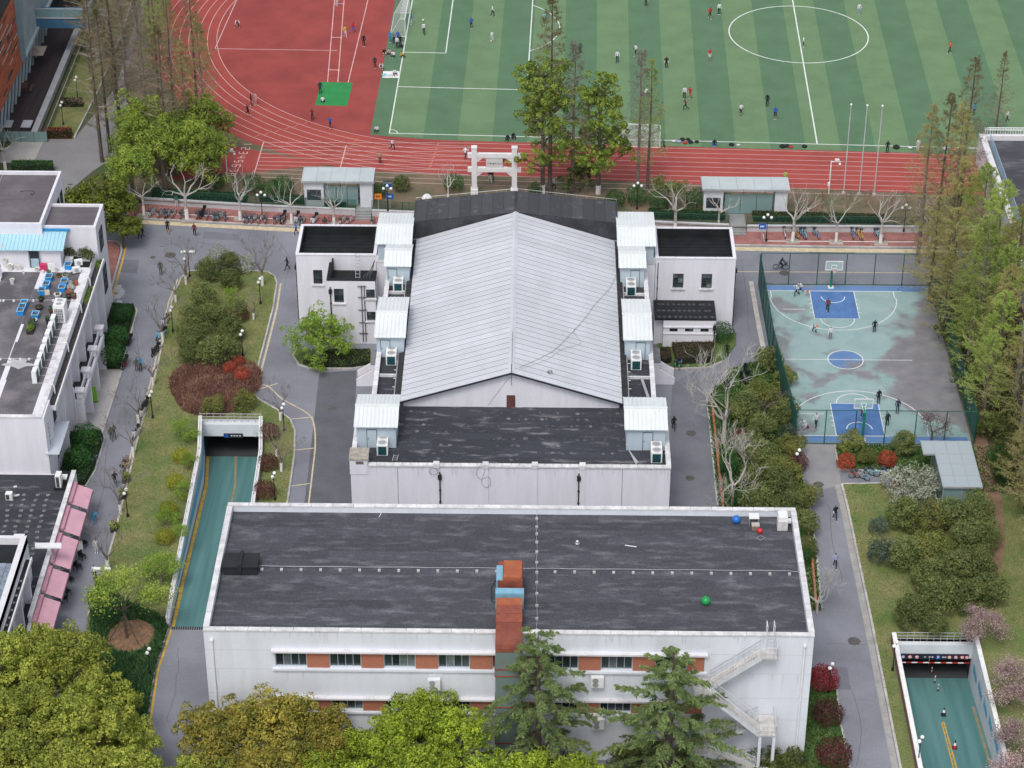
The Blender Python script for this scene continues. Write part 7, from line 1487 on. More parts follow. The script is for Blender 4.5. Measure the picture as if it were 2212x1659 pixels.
# planting
HUE = {}
def at(px,py,z=0.0,zc=0.0):
 """ground spot under a point seen at height zc"""
 p = G(px,py,zc if zc else z); return (p.x,p.y,z)
L_GROVE = leafmat('grove_leaf',[(.04,.09,.016),(.095,.165,.024),(.18,.255,.034),(.28,.34,.055)],.25,pscale=.5)
CA = [mk_camphor(11,L_CAMPH),mk_camphor(12,L_CAMPH),mk_camphor(13,L_CAMPH,R=4.0)]
for k,(x,y,v,s,w) in enumerate(((20,1425,0,1,'touching the left picture edge below the white corner block'),(128,1412,1,1,'directly below the last pink awning'),(212,1470,2,.85,'next to the mulched tree pit'),(55,1535,1,1,'at the left picture edge, half way down the olive mass'),(170,1560,0,1,'in the middle of the olive mass, lower left'),(15,1655,2,1.05,'in the bottom left corner of the picture'),(268,1625,2,.8,'beside the lower end of the left road'),(130,1680,1,1,'at the bottom edge left of the road, second from the corner'),(405,1655,2,.8,'at the bottom edge just right of the left road'),(485,1690,0,.85,'at the bottom edge below the bronze trees'),(350,1705,1,.7,'at the bottom edge where the left road leaves the picture'),(260,1540,0,.7,'overhanging the lily turf'),(90,1330,2,.62,'smaller one under the corner block wall'),(535,1735,1,.9,'at the bottom edge under the middle bronze tree'))):
 veg('camph%d' % v,CA[v],at(x,y,0,7.8),'olive yellow camphor tree ' + w,'camphor trees along the near edge',k * 1.7,s)
CB_ = [mk_camphor(21,L_BRONZ,R=4.2),mk_camphor(22,L_BRONZ,R=4.4)]
for k,(x,y,v,s,w) in enumerate(((478,1560,0,.95,'left end of the bronze group before the front wall'),(590,1545,1,.95,'middle of the bronze group before the front wall'),(692,1540,0,.78,'right end of the bronze group under the first windows'),(590,1650,0,.95,'at the bottom edge below the bronze group'),(690,1620,1,.8,'between the bronze group and the bright trees'),(500,1630,1,.8,'below the left end of the bronze group'))):
 veg('bronze%d' % v,CB_[v],at(x,y,0,7.8),'bronze leaved camphor tree, ' + w,'camphor trees along the near edge',k * 2.3,s)
CC = [mk_camphor(31,L_BRIGHT,R=3.8),mk_camphor(32,L_BRIGHT,R=4.0)]
for k,(x,y,v,s,w) in enumerate(((905,1535,0,.92,'tallest one left of the rusty duct'),(990,1580,1,.85,'against the foot of the rusty duct'),(845,1600,1,.9,'left of the tallest bright one'),(752,1610,0,.72,'next to the bronze trees'),(700,1675,1,.85,'at the bottom edge below the bronze trees'),(920,1672,0,1,'at the bottom edge below the tallest bright one'),(1050,1690,1,.85,'at the bottom edge below the duct'),(1140,1670,0,.8,'at the bottom edge before the left cedar'),(1245,1680,1,.8,'at the bottom edge between the two cedars'),(1345,1712,0,.75,'at the bottom edge left of the right cedar'),(1530,1725,1,.7,'at the bottom edge right of the right cedar'),(790,1700,0,.9,'at the bottom edge left of the middle'),(860,1720,1,.9,'at the bottom edge near the middle'),(990,1735,0,.9,'at the bottom edge just left of the duct line'),(1100,1740,1,.85,'at the bottom edge just right of the duct line'),(1200,1735,0,.8,'at the bottom edge below the left cedar'),(1300,1745,1,.8,'at the bottom edge below the gap of the cedars'))):
 veg('bright%d' % v,CC[v],at(x,y,0,7.8 * s),'bright yellow green camphor tree ' + w,'camphor trees along the near edge',k * 2.1,s)
veg('cedar0',mk_cedar(41,15.6,6.0),(.25,139.6,0),'tall dark green cedar beside the rusty duct','cedars before the front wall',.4,(1.22,1.22,1)); veg('cedar1',mk_cedar(42,14.2,6.0),(10.6,139.3,0),'broad dark green cedar left of the outside stair','cedars before the front wall',1.9,(1.22,1.22,1))
for k,(x,y) in enumerate(((1360,1640),(1420,1660),(1180,1655),(1500,1665),(1700,1650),(1670,1672))): veg('darkb',mk_shrub(45,L_DARK,1.9,2.6,2600,.2,'leafy_shrub',5),at(x,y,0,1.2),'dark leafy shrub, %s from the left along the foot of the front wall' % ORD[k],'shrubs along the front wall',k)
GR = [mk_camphor(51,L_GROVE,R=3.6,H=9,n=34,size=.22,nclump=4.2,nleaf=50,lf=.2),mk_camphor(52,L_GROVE,R=3.4,H=10,n=34,size=.22,nclump=4.2,nleaf=50,lf=.2)]
for k,(x,y) in enumerate(((296,232),(375,262),(440,240),(448,300),(300,312),(425,330),(352,345),(285,375))): veg('grove%d' % (k % 2),GR[k % 2],at(x,y,UP,7.6 if k < 4 else 5.0),'leafy green evergreen, %s of the grove counted from the far end' % ORD[k],'evergreen grove left of the track',k * 1.3,(1,.95,1.05,.9)[k % 4])
mg = mk_camphor(55,L_MAGN,R=4.3,H=8.2,n=30,size=.34,nclump=3.4,nleaf=44,rc=.6,lf=.4,name='evergreen_tree'); veg('magn',mg,at(212,415,0,6.3),'glossy broad evergreen beside the white stair tower'); veg('magn',mg,at(262,470,0,3.8),'smaller glossy evergreen hanging over the brick corner',None,2,.55)
ME = {'b': (mk_meta(61,L_METAB),'brown bare'),'x': (mk_meta(62,L_METAX,20,3.8,1.1,.7),'grey bare'),'g': (mk_meta(63,L_METAG,20,4.2,1.2,1.2),'fresh green'),'o': (mk_meta(64,L_METAO,19,4.0,1.2,1.1),'yellow green'),'B': (mk_meta(65,L_METAB,23,4.6,1.4,.9),'brown')}
for k,(x,y,c,s,w,u) in enumerate(((221,350,'B',.98,'standing nearest the drive',0),(238,330,'b',.85,'just right of the one nearest the drive',0),(262,300,'B',1.05,'between drive and grove, near end',0),(285,300,'x',1,'at the left edge of the grove',UP),(196,160,'b',.9,'above the terrace railing',0),(250,215,'b',.95,'half way up the drive',0),(270,130,'B',.9,'at the far end of the drive',0),(322,318,'x',.95,'rising from the middle of the grove',UP),(366,378,'b',.85,'rising before the grove near the low wall',UP),(345,210,'g',.85,'behind the grove near the curve',UP),(330,120,'g',.8,'by the outer curve of the track',UP),(365,140,'g',.6,'closest to the outer lane',UP),(300,90,'x',.9,'far up beyond the footbridge',UP),(410,350,'o',.82,'over the right part of the grove',UP),(447,340,'o',.95,'rightmost above the grove, before the red lanes',UP),(225,60,'b',.9,'at the top picture edge by the footbridge',0),(345,50,'g',.65,'at the top picture edge by the track',UP),(384,330,'B',.9,'over the middle of the grove',UP),(432,300,'b',.9,'over the red lanes behind the grove',UP),(308,190,'B',.85,'left of the outer curve',UP))):
 veg('meta' + c,ME[c][0],(G(x,y,u).x,G(x,y,u).y,u),'tall %s conifer %s' % (ME[c][1],w),'tall conifers left of the track',k * 1.1,s)
veg('tg0',mk_tallgreen(71,L_GROVE,17.5,4.6,64,.25),at(1172,417,UP),'tall olive evergreen right of the white gateway'); veg('tg1',mk_tallgreen(72,L_GROVE,15,3.8,54,.25),at(1292,418,UP),'second olive evergreen before the pitch, left of the small goal')
for k,(x,y,c,s,w) in enumerate(((1188,418,'b',1.12,'rising through the olive evergreen by the gateway'),(1237,412,'x',.95,'between the two olive evergreens'),(1266,416,'o',.62,'just left of the second olive evergreen'),(1377,409,'x',.9,'left one of the pair before the small goal'),(1399,412,'g',.82,'right one of the pair before the small goal'))): veg('meta' + c,ME[c][0],at(x,y,UP),'slim %s conifer %s' % (ME[c][1],w),'slim conifers before the pitch',k * 1.9 + 1,s)
veg('mags',mk_shrub(73,L_DARK,2.0,4.2,1500,.3,'small_evergreen',6),at(1250,416,UP),'dark small-leaved evergreen below the slim conifers')
for k,(x,y,c,s,w) in enumerate(((41.6,224.5,'o',1.02,'first of the line behind the court corner'),(43.2,223.6,'b',.95,'second of the line behind the court corner'),(44.2,221.3,'o',1.12,'third of the line behind the court corner'),(45.6,225.4,'B',1.06,'fourth and tallest of the line behind the court corner'),(54.5,252.5,'b',.55,'at the right edge beside the far goal'))): veg('meta' + c,ME[c][0],(x,y,0 if y < 232 else UP),'tall %s conifer %s' % (ME[c][1],w),'tall conifers right of the court',k * 1.7,s)
MR = [mk_meta(66,L_METAG,17,6.0,1.5,1.3,start=.06,size=.14),mk_meta(67,L_METAO,16,6.0,1.5,1.2,start=.06,size=.13),mk_meta(68,L_METAG,15,6.0,1.5,1.4,start=.04,size=.15)]
for k,(x,y,v,s) in enumerate(((41.8,216.5,1,.66),(43.2,213.5,1,.8),(42.2,209.5,1,.6),(46.5,217,0,.95),(47.3,211.5,0,1),(45.0,206,0,.9),(47.0,203.5,2,.95),(43.4,201,2,.62),(45.4,196.5,2,.85),(43.9,193,0,.62),(46.6,191,1,.75),(48.6,207.5,1,1),(49.6,210.5,0,.8),(47.4,186,1,.62),(44.6,219.5,1,.95),(50.0,202,0,1),(46.3,198.5,1,.9))):
 veg('mr%d' % v,MR[v],(x,y,.1),'leafing feathery conifer, %s from the road in the belt right of the court' % ORD[k],'leafing conifers right of the court',k * 2.3,s)
for k,(x,y,s) in enumerate(((46.2,176,.62),(46.8,170.5,.6),(45.8,165.5,.55),(47.2,160.5,.62),(45.2,180.5,.5),(46,154,.5))): veg('mr1',MR[1],(x,y,.1),'pale feathery young conifer, %s from the pavilion down the right edge' % ORD[k],'young conifers down the right edge',k * 1.5,(s * 1.15,s * 1.15,s))
for k,(x,y) in enumerate(((43.6,214),(43.4,208),(43.5,202.5),(43.3,197.5),(44.5,190),(45.2,186.5),(46.5,194),(48,199),(44.6,183),(46.3,175.5))): veg('under',mk_shrub(74,L_DARK,1.7,2.8,1700,.2,'leafy_shrub',6),(x,y,.1),'dark undergrowth shrub, %s from the road beside the court fence' % ORD[k],'undergrowth by the court fence',k,(.9,1.1,1)[k % 3])
PL = [mk_plane(81,6.2),mk_plane(82,5.6,.14),mk_plane(83,6.6,.19)]
for k,(x,y,v,s,w) in enumerate(((311,464,1,.95,'first along the pavement from the left'),(404,472,2,1.05,'with wide forking limbs, second along the pavement'),(519,474,0,.95,'third along the pavement before the round shrubs'),(630,481,1,.95,'just left of the left kiosk'),(722,486,0,.85,'in front of the left kiosk'),(968,436,1,.8,'left of the white gateway behind the hall'),(1458,500,2,.95,'behind the right wing of the hall'),(1552,492,1,.85,'left of the right steps'),(1712,520,0,1,'first on the right pavement'),(1806,522,1,1,'second on the right pavement'),(1902,524,2,.9,'third on the right pavement'),(2008,524,1,.9,'fourth on the right pavement among the conifers'),(12,366,2,.9,'at the left picture edge behind the white building'))):
 veg('plane%d' % v,PL[v],at(x,y,.12 if y > 455 and x != 968 else (UP if x == 968 else 0)),'pale bare plane tree ' + w,'bare plane trees along the pavement',k * 2.2 + .5,s)
PB_ = [mk_plane(84,8.4,.19,0,True),mk_plane(85,7.2,.16,0,True)]
veg('pbig0',PB_[0],at(1563,958,.1),'large pale knobbly plane tree right of the hall','large pollarded planes',1.0,1.12); veg('pbig1',PB_[1],at(1582,1088,.1),'large pale plane tree behind the front building corner','large pollarded planes',4.0); veg('pbig1',PB_[1],at(1765,1326,.1),'smaller pale plane tree at the east end of the front building','large pollarded planes',2.5,.62)
BT = [mk_bare(91,5.2),mk_bare(92,4.8),mk_bare(93,5.6,.1)]
for k,(x,y,v,s) in enumerate(((402,614,2,1.1),(380,652,0,.9),(352,737,1,1.15),(331,832,0,1),(299,914,1,1.05),(288,984,0,1.05),(261,1110,2,1.1),(234,1232,1,1.2))): veg('bare%d' % v,BT[v],at(x,y,.1),'small leafless tree, %s from the far end along the left lawn kerb' % ORD[k],'leafless trees along the left path',k * 1.4,s)
for x,y,v,s,w in ((567,617,2,1.25,'on the rounded corner of the left lawn'),(606,908,1,1,'beside the parking bays, far one'),(608,1018,0,.95,'beside the parking bays, near one'),(548,690,1,.8,'on the right kerb of the left lawn'),(597,985,1,.85,'above the maroon bushes beside the ramp'),(1650,905,0,.8,'among the shrubs left of the court'),(1745,460,1,.7,'in the planted bank right of the right kiosk')): veg('bare%d' % v,BT[v],at(x,y,.1 if y > 470 else UP),'small leafless tree ' + w,'scattered leafless trees',x * .01,s)
for k,(x,y) in enumerate(((1725,455),(1775,450),(1830,452),(1870,448),(1925,460),(1760,470),(1960,450))): veg('brush',mk_bare(94,2.4,.04,mat('reddish_twig',(.24,.14,.11),.9),3,0,.7,'leafless_shrub'),at(x,y,UP),'reddish leafless shrub, %s from the right kiosk on the bank' % ORD[k],'leafless shrubs on the bank',k,1.1)
veg('fresh',mk_camphor(101,L_FRESH,R=3.7,H=5.6,n=44,size=.19,nclump=4.2,nleaf=46,rc=.42,lf=.12,trunk=BARK,name='leafy_tree'),at(690,778,.1),'spreading bright green tree before the left annex',None,.5)
veg('staked',mk_leafy(102,L_GROVE,5.4,2.6,4200,.19,BARKD,'staked_tree',True,low=.42),at(274,1378,.12),'staked olive tree on a round mulched pit',None,1.2,(1.05,1.05,1.3))
for x,y,s,w in ((402,950,.62,'nearest the garage portal'),(408,1010,.45,'thin one beside the second yellow ball'),(398,1075,.45,'thin one beside the third yellow ball'),(363,1135,.5,'by the fourth yellow ball'),(390,1165,.45,'close to the ramp wall half way'),(350,1258,.85,'largest one at the ramp mouth'),(505,655,.5,'between the clipped olive shrubs')): veg('fr2',mk_leafy(103,L_FRESH,3.6,1.7,2400,.2,BARK,'young_tree'),at(x,y,.11),'young bright green tree on the left lawn, ' + w,'young trees on the left lawn',x * .3,s)
OL = [mk_shrub(111,L_OLIVE,1.4,2.6,4200,.14,'clipped_shrub',2),mk_shrub(112,L_OLIVE,1.5,2.8,4600,.14,'clipped_shrub',2),mk_shrub(113,L_OLIVE2,1.45,2.6,4200,.14,'clipped_shrub',2)]
for k,(x,y,v,s) in enumerate(((497,592,0,1),(455,605,1,.95),(500,622,1,.85),(441,665,0,1.1),(508,690,1,.8),(461,706,0,1.05),(425,712,1,1),(500,735,0,1.05),(445,752,1,1.05),(412,782,0,1),(456,785,1,1.1),(496,775,0,1),(405,745,1,.8),(455,893,2,.72),(526,888,2,.76))): veg('ol%d' % v,OL[v],at(x,y,.11),'rounded olive shrub, %s from the far end of the left lawn' % ORD[k],'rounded shrubs on the left lawn',k,s)
for k,(x,y,v,s) in enumerate(((1665,800,1,.95),(1690,835,2,.75),(1605,912,0,1.25),(1655,880,2,1.1),(1690,918,1,1),(1645,950,0,1.1),(1697,985,2,.95),(1612,985,0,.9),(1650,1015,1,1.15),(1700,1045,2,1.05),(1625,1060,0,1),(1675,1082,1,1.2),(1728,1092,2,1),(1640,1110,1,1.1),(1700,1128,0,1.2),(1735,1150,1,.9),(1745,1200,0,.7))): veg('ol%d' % v,OL[v],at(x,y,.11),'olive shrub, %s from the far end of the bed left of the court' % ORD[k],'shrubs in the bed left of the court',k,s)
for k,(x,y,v,s) in enumerate(((1948,1138,0,1.2),(1996,1160,2,1.2),(2050,1135,1,1.1),(2108,1135,0,1.25),(2015,1212,2,1.25),(2078,1190,0,1.15),(2125,1185,1,1.1),(1962,1228,1,1.1),(2000,1272,0,1.15),(2058,1256,1,1.2),(2112,1250,0,1.2),(1966,1352,0,1.15),(2030,1320,1,1.25),(2088,1318,0,1.2),(2020,1368,1,.8),(2130,1300,1,1.1))): veg('ol%d' % v,OL[v],at(x,y,.11),'rounded olive shrub, %s from the pavilion in the clump on the right lawn' % ORD[k],'clump of shrubs on the right lawn',k,s)
for x,y,key,f,s,lb in ((1905,1215,'bg',mk_shrub(121,L_BLUEG,1.5,2.0,2200,.16,lob=4),1,'blue green round shrub at the left edge of the right lawn clump'),(1893,1150,'bg',None,.68,'smaller blue green shrub above the other blue green one'),(1700,950,'bg',None,.8,'blue green shrub near the court corner'),(1830,975,'ol2',OL[2],.8,'yellowish shrub left of the near hoop'),(1870,998,'ol2',OL[2],.62,'small yellowish shrub below the near hoop'),(1950,980,'ol0',OL[0],.95,'dark olive shrub right of the near hoop'),(1827,1012,'red',mk_shrub(122,L_RED,.9,1.55,1500,.13),1,'red clipped ball by the concrete path'),(1915,1006,'red',None,1,'red clipped ball below the near hoop'),(497,806,'red',None,.75,'left one of three red balls on the left lawn'),(524,820,'red',None,.85,'nearest of three red balls on the left lawn'),(516,790,'red',None,.7,'farthest of three red balls on the left lawn'),(1777,1484,'crim',mk_shrub(123,L_CRIM,1.35,1.9,1900,.14),1,'crimson rounded shrub by a lamp at the building end'),(1787,1558,'mar',mk_shrub(124,L_MAROON,1.35,1.9,1900,.15),1,'dark maroon rounded shrub at the building end'),(1800,1648,'mar',None,1.1,'brownish maroon shrub at the bottom edge'),(518,692,'mar',None,.75,'maroon shrub among the olive shrubs on the left lawn'),(1722,1012,'mar',None,.8,'maroon shrub by the lamp near the court gate'),(583,945,'mar',None,.75,'far maroon bush beside the ramp'),(580,1012,'mar',None,.75,'middle maroon bush beside the ramp'),(572,1072,'mar',None,.8,'near maroon bush beside the ramp'),(1602,955,'mar',None,.7,'maroon shrub under the large plane tree'),(2012,950,'mtree',mk_leafy(125,L_MAROON,3.4,1.4,900,.17,BARKD,'maroon_tree'),.85,'small maroon maple behind the pavilion'),(1575,1022,'ball',mk_shrub(126,L_HEDGE,1.05,1.8,1700,.12),1,'clipped green ball beside the hall road'),(1597,1090,'ball',None,.9,'clipped green ball behind the front building'),(1697,1020,'ball',None,.75,'clipped green ball near the court gate'),(2155,1005,'ball',None,1.1,'clipped green ball right of the dirt path'),(2172,1045,'ball',None,1.0,'second clipped green ball right of the dirt path'),(1722,1170,'ball',None,.8,'clipped green ball by the building corner, far one'),(1733,1215,'ball',None,.85,'clipped green ball by the building corner, near one'),(1560,735,'ball',None,1.1,'clipped green ball beside the low annex')):
 if f is None and key not in Veg.protos: continue
 veg(key,f,at(x,y,.11),lb,None,x * .1,s)
for k,(x,y) in enumerate(((392,997),(380,1052),(366,1112),(356,1172))): veg('yball',mk_shrub(127,L_YHEDGE,.95,1.5,1500,.12),at(x,y,.11),'yellow green clipped ball, %s from the portal beside the ramp' % ORD[k],'yellow clipped balls',k,.9)
for k,(x,y,s) in enumerate(((466,408,1.1),(549,416,1.2),(588,418,.9),(612,420,1.2),(818,425,.9),(1328,447,1.1),(1376,440,1.2),(1422,447,1.15),(1505,450,1.3),(1568,447,.9),(1157,420,.8),(980,412,1.1),(690,432,.7))): veg('ball',None,at(x,y,UP),'clipped round green shrub, %s in the list along the track edge' % ORD[k] if 0 else 'clipped round green shrub, %s from the left along the bank' % ORD[sorted(range(13),key=lambda i: (466,549,588,612,818,1328,1376,1422,1505,1568,1157,980,690)[i]).index(k)],'clipped shrubs on the bank',k,s)
veg('ol1',OL[1],at(870,412,UP),'bronze green rounded shrub left of the gateway',None,1,.7); veg('tree6',mk_camphor(128,L_OLIVE,R=2.2,H=4.6,n=9,size=.2,nclump=5,nleaf=45,rc=.45,name='round_tree'),at(1442,402,UP,3.4),'round olive tree behind the right wing beside a bare plane')
for k,(x,y,s) in enumerate(((1945,1055,1.15),(1990,1075,1.2),(1965,1095,1.1),(470,570,.8),(530,585,.7),(2020,1052,.9))): veg('wht',mk_shrub(129,L_WHITE,1.9,2.2,1500,.17,'flowering_shrub',6),at(x,y,.11),'loose pale flowering shrub %s' % ('beside the pavilion, %s from the path' % ORD[(0,2,1,0,0,3)[k]] if x > 1000 else ('behind the olive shrubs on the left lawn, left' if x < 500 else 'behind the olive shrubs on the left lawn, right')),None,k,s)
for x,y,z,s,w in ((2125,1325,3.6,.75,'just right of the ramp portal'),(2192,1450,3.6,.85,'leaning over the ramp wall'),(2218,1580,3.6,.9,'in the bottom right corner'),(2205,1660,3.6,.9,'at the bottom edge beside the ramp')): veg('cherry',mk_leafy(131,L_BLOSS,4.8,2.6,6500,.16,BARKD,'cherry_tree',low=.3),at(x,y,.11,z),'pink white blossoming cherry tree ' + w,'cherry trees by the ramp',x,s)
hedge('clipped_hedge',GP([(224,664),(290,667),(259,796),(217,796)],.11),.7,L_HEDGE,'dark green hedge mat along the left building, far bed',60,.15); hedge('clipped_hedge',GP([(152,940),(219,940),(223,950),(202,1016),(184,1048),(132,1048)],.11),.7,L_HEDGE,'dark green hedge mat along the left building, near bed',60,.15)
for x,y,s,w in ((264,692,1.0,'far'),(254,745,1.15,'middle'),(246,785,1.25,'near')): veg('ball',None,at(x,y,.7),'%s clipped ball in the far hedge bed by the left building' % w,None,x,s)
for x,y,s,w in ((188,962,1.25,'far'),(170,1005,1.15,'near')): veg('ball',None,at(x,y,.7),'%s clipped ball in the near hedge bed by the left building' % w,None,x,s)
hedge('brown_hedge',GP([(1452,748),(1540,746),(1541,780),(1462,784)],.3),.75,L_BROWNH,'brown clipped hedge before the low annex',90,.13); hedge('brown_hedge',GP([(1424,758),(1447,758),(1450,780),(1430,784)],.3),.7,L_BROWNH,'short brown hedge beside the right stair',90,.13)
hedge('red_hedge',GP([(100,290),(156,290),(155,299),(98,299)],.1),1.0,L_RED,'red clipped hedge at the end of the terrace railing',70,.15); hedge('red_hedge',GP([(133,222),(180,222),(180,232),(132,232)],.1),.8,L_BARB,'long reddish hedge on the lawn beside the drive',60,.15); hedge('green_hedge',GP([(28,366),(116,366),(116,378),(26,378)],0),1.3,L_HEDGE,'bright green box hedge behind the left roof',70,.15,z0=0)
hedge('dark_hedge',GP([(700,762),(798,760),(798,788),(762,794),(680,794),(655,786)],.11),.45,L_DARK,'low dark shrubs in the corner bed before the left annex',60,.16)
for x0,x1,y,w in ((-44.5,-33.5,236.9,'first'),(-32,-22,235.9,'second'),(12.5,21,233.0,'third'),(24.2,39,232.5,'fourth')): hedge('bank_hedge',[(x0,y + (.75 if x0 < 0 else .3)),(x1,y - (.9 if x0 < 0 else .4) + .4),(x1,y + 1.4 - (.5 if x0 < 0 else 0)),(x0,y + 2.0)],.55,L_HEDGE if x0 < 20 else L_DARK,'low dark green planting behind the green fence, %s stretch from the left' % w,45,.18,z0=UP)
blades('barberry_cover',[(G2(463,843)[0] + 4.4 * math.cos(a) * (1 + .12 * math.sin(3 * a)),G2(463,843)[1] + (6.6 if math.sin(a) > 0 else 4.9) * math.sin(a)) for a in np.linspace(0,6.28,24,endpoint=False)],L_BARB,330,.5,.05,label='maroon barberry ground cover round the shrubs on the left lawn')
_p = GP([(196,1320),(222,1255),(262,1300),(330,1325),(366,1350),(334,1450),(313,1585),(284,1655),(190,1655)]); blades('lily_turf',[q for q in _p],L_LIRIO,150,.5,.06,skip=(*G2(283,1377),2.1,2.35),label='dark green lily turf round the mulched tree pit')
blades('grass_tufts',_lawn + _lk[:-1],leafmat('dry_grass',[(.10,.13,.03),(.17,.18,.05),(.26,.22,.09)],.2,pscale=.4),26,.16,.03,label='thin grass on the left lawn',cat='grass'); blades('grass_tufts',_b8[:8] + [(56,160),(30.6,160)] + _b8[-3:],MATS['dry_grass'],26,.16,.03,label='thin grass on the right lawn',cat='grass')
blades('bed_cover',_b5,L_HEDGE,40,.3,.06,label='green ground cover in the bed left of the court'); blades('bed_cover',_b7,L_HEDGE,60,.25,.05,label='green ground cover before the near court fence'); blades('bed_cover',_b6,L_HEDGE,60,.25,.05,label='green grass at the east end of the front building')
# people
def body(name,J):
 """one continuous figure grown from a joint skeleton; J overrides joints of the standing pose"""
 D = {'pel': (0,0,.94),'spi': (0,.0,1.14),'che': (0,0,1.33),'nec': (0,.01,1.49),'hea': (0,.03,1.57),'top': (0,.03,1.68),'nos': (0,.11,1.6)}
 for s,t in ((-1,'l'),(1,'r')):
  D.update({t + 'sh': (s * .17,0,1.40),t + 'el': (s * .25,-.02,1.14),t + 'ha': (s * .24,.06,.9),t + 'fi': (s * .235,.09,.80),t + 'hi': (s * .09,0,.88),t + 'kn': (s * .10,.02,.49),t + 'an': (s * .10,-.02,.08),t + 'to': (s * .11,.15,.04)})
 D.update(J); R_ = {'pel': .125,'spi': .115,'che': .135,'nec': .052,'hea': .082,'top': .075,'nos': .03,'sh': .062,'el': .045,'ha': .034,'fi': .025,'hi': .088,'kn': .06,'an': .042,'to': .038}
 K = list(D); E_ = [('pel','spi'),('spi','che'),('che','nec'),('nec','hea'),('hea','top')]
 for t in 'lr': E_ += [('che',t + 'sh'),(t + 'sh',t + 'el'),(t + 'el',t + 'ha'),(t + 'ha',t + 'fi'),('pel',t + 'hi'),(t + 'hi',t + 'kn'),(t + 'kn',t + 'an'),(t + 'an',t + 'to')]
 K.remove('nos'); me = bpy.data.meshes.new(name); me.from_pydata([D[k] for k in K],[(K.index(a),K.index(b)) for a,b in E_],[]); o = bpy.data.objects.new(name,me); COL.objects.link(o)
 o.modifiers.new('s','SKIN'); sv = me.skin_vertices[0].data
 for i,k in enumerate(K): r = R_.get(k) or R_[k[1:]]; sv[i].radius = (r,r); sv[i].use_root = k == 'pel'
 q = o.modifiers.new('u','SUBSURF'); q.levels = q.render_levels = 1
 ev = o.evaluated_get(bpy.context.evaluated_depsgraph_get()); m = bpy.data.meshes.new_from_object(ev); bpy.data.objects.remove(o); m.name = name
 SEGM = {('pel','spi'): 2,('spi','che'): 2,('che','nec'): 2,('nec','hea'): 0,('hea','top'): 0}
 for t in 'lr': SEGM.update({('che',t + 'sh'): 2,(t + 'sh',t + 'el'): 2,(t + 'el',t + 'ha'): 6,(t + 'ha',t + 'fi'): 0,('pel',t + 'hi'): 3,(t + 'hi',t + 'kn'): 3,(t + 'kn',t + 'an'): 5,(t + 'an',t + 'to'): 4})
 hd = Vector(D['top']) - Vector(D['hea'])
 for p in m.polygons:
  c = p.center; best = None
  for (a,b),mi in SEGM.items():
   A,B = Vector(D[a]),Vector(D[b]); d = B - A; t = max(0,min(1,(c - A).dot(d) / d.length_squared)); e = (c - A - d * t).length / (R_.get(a) or R_[a[1:]])
   if best is None or e < best[0]: best = (e,mi,a)
  mi = best[1]
  if best[2] in ('hea','nec') and mi == 0:
   v = c - Vector(D['hea']); mi = 1 if (v.dot(hd.normalized()) > .045 or v.y < -.02 and best[2] == 'hea') else 0
  p.material_index = mi; p.use_smooth = True
 for i in range(7): m.materials.append(None)
 return m
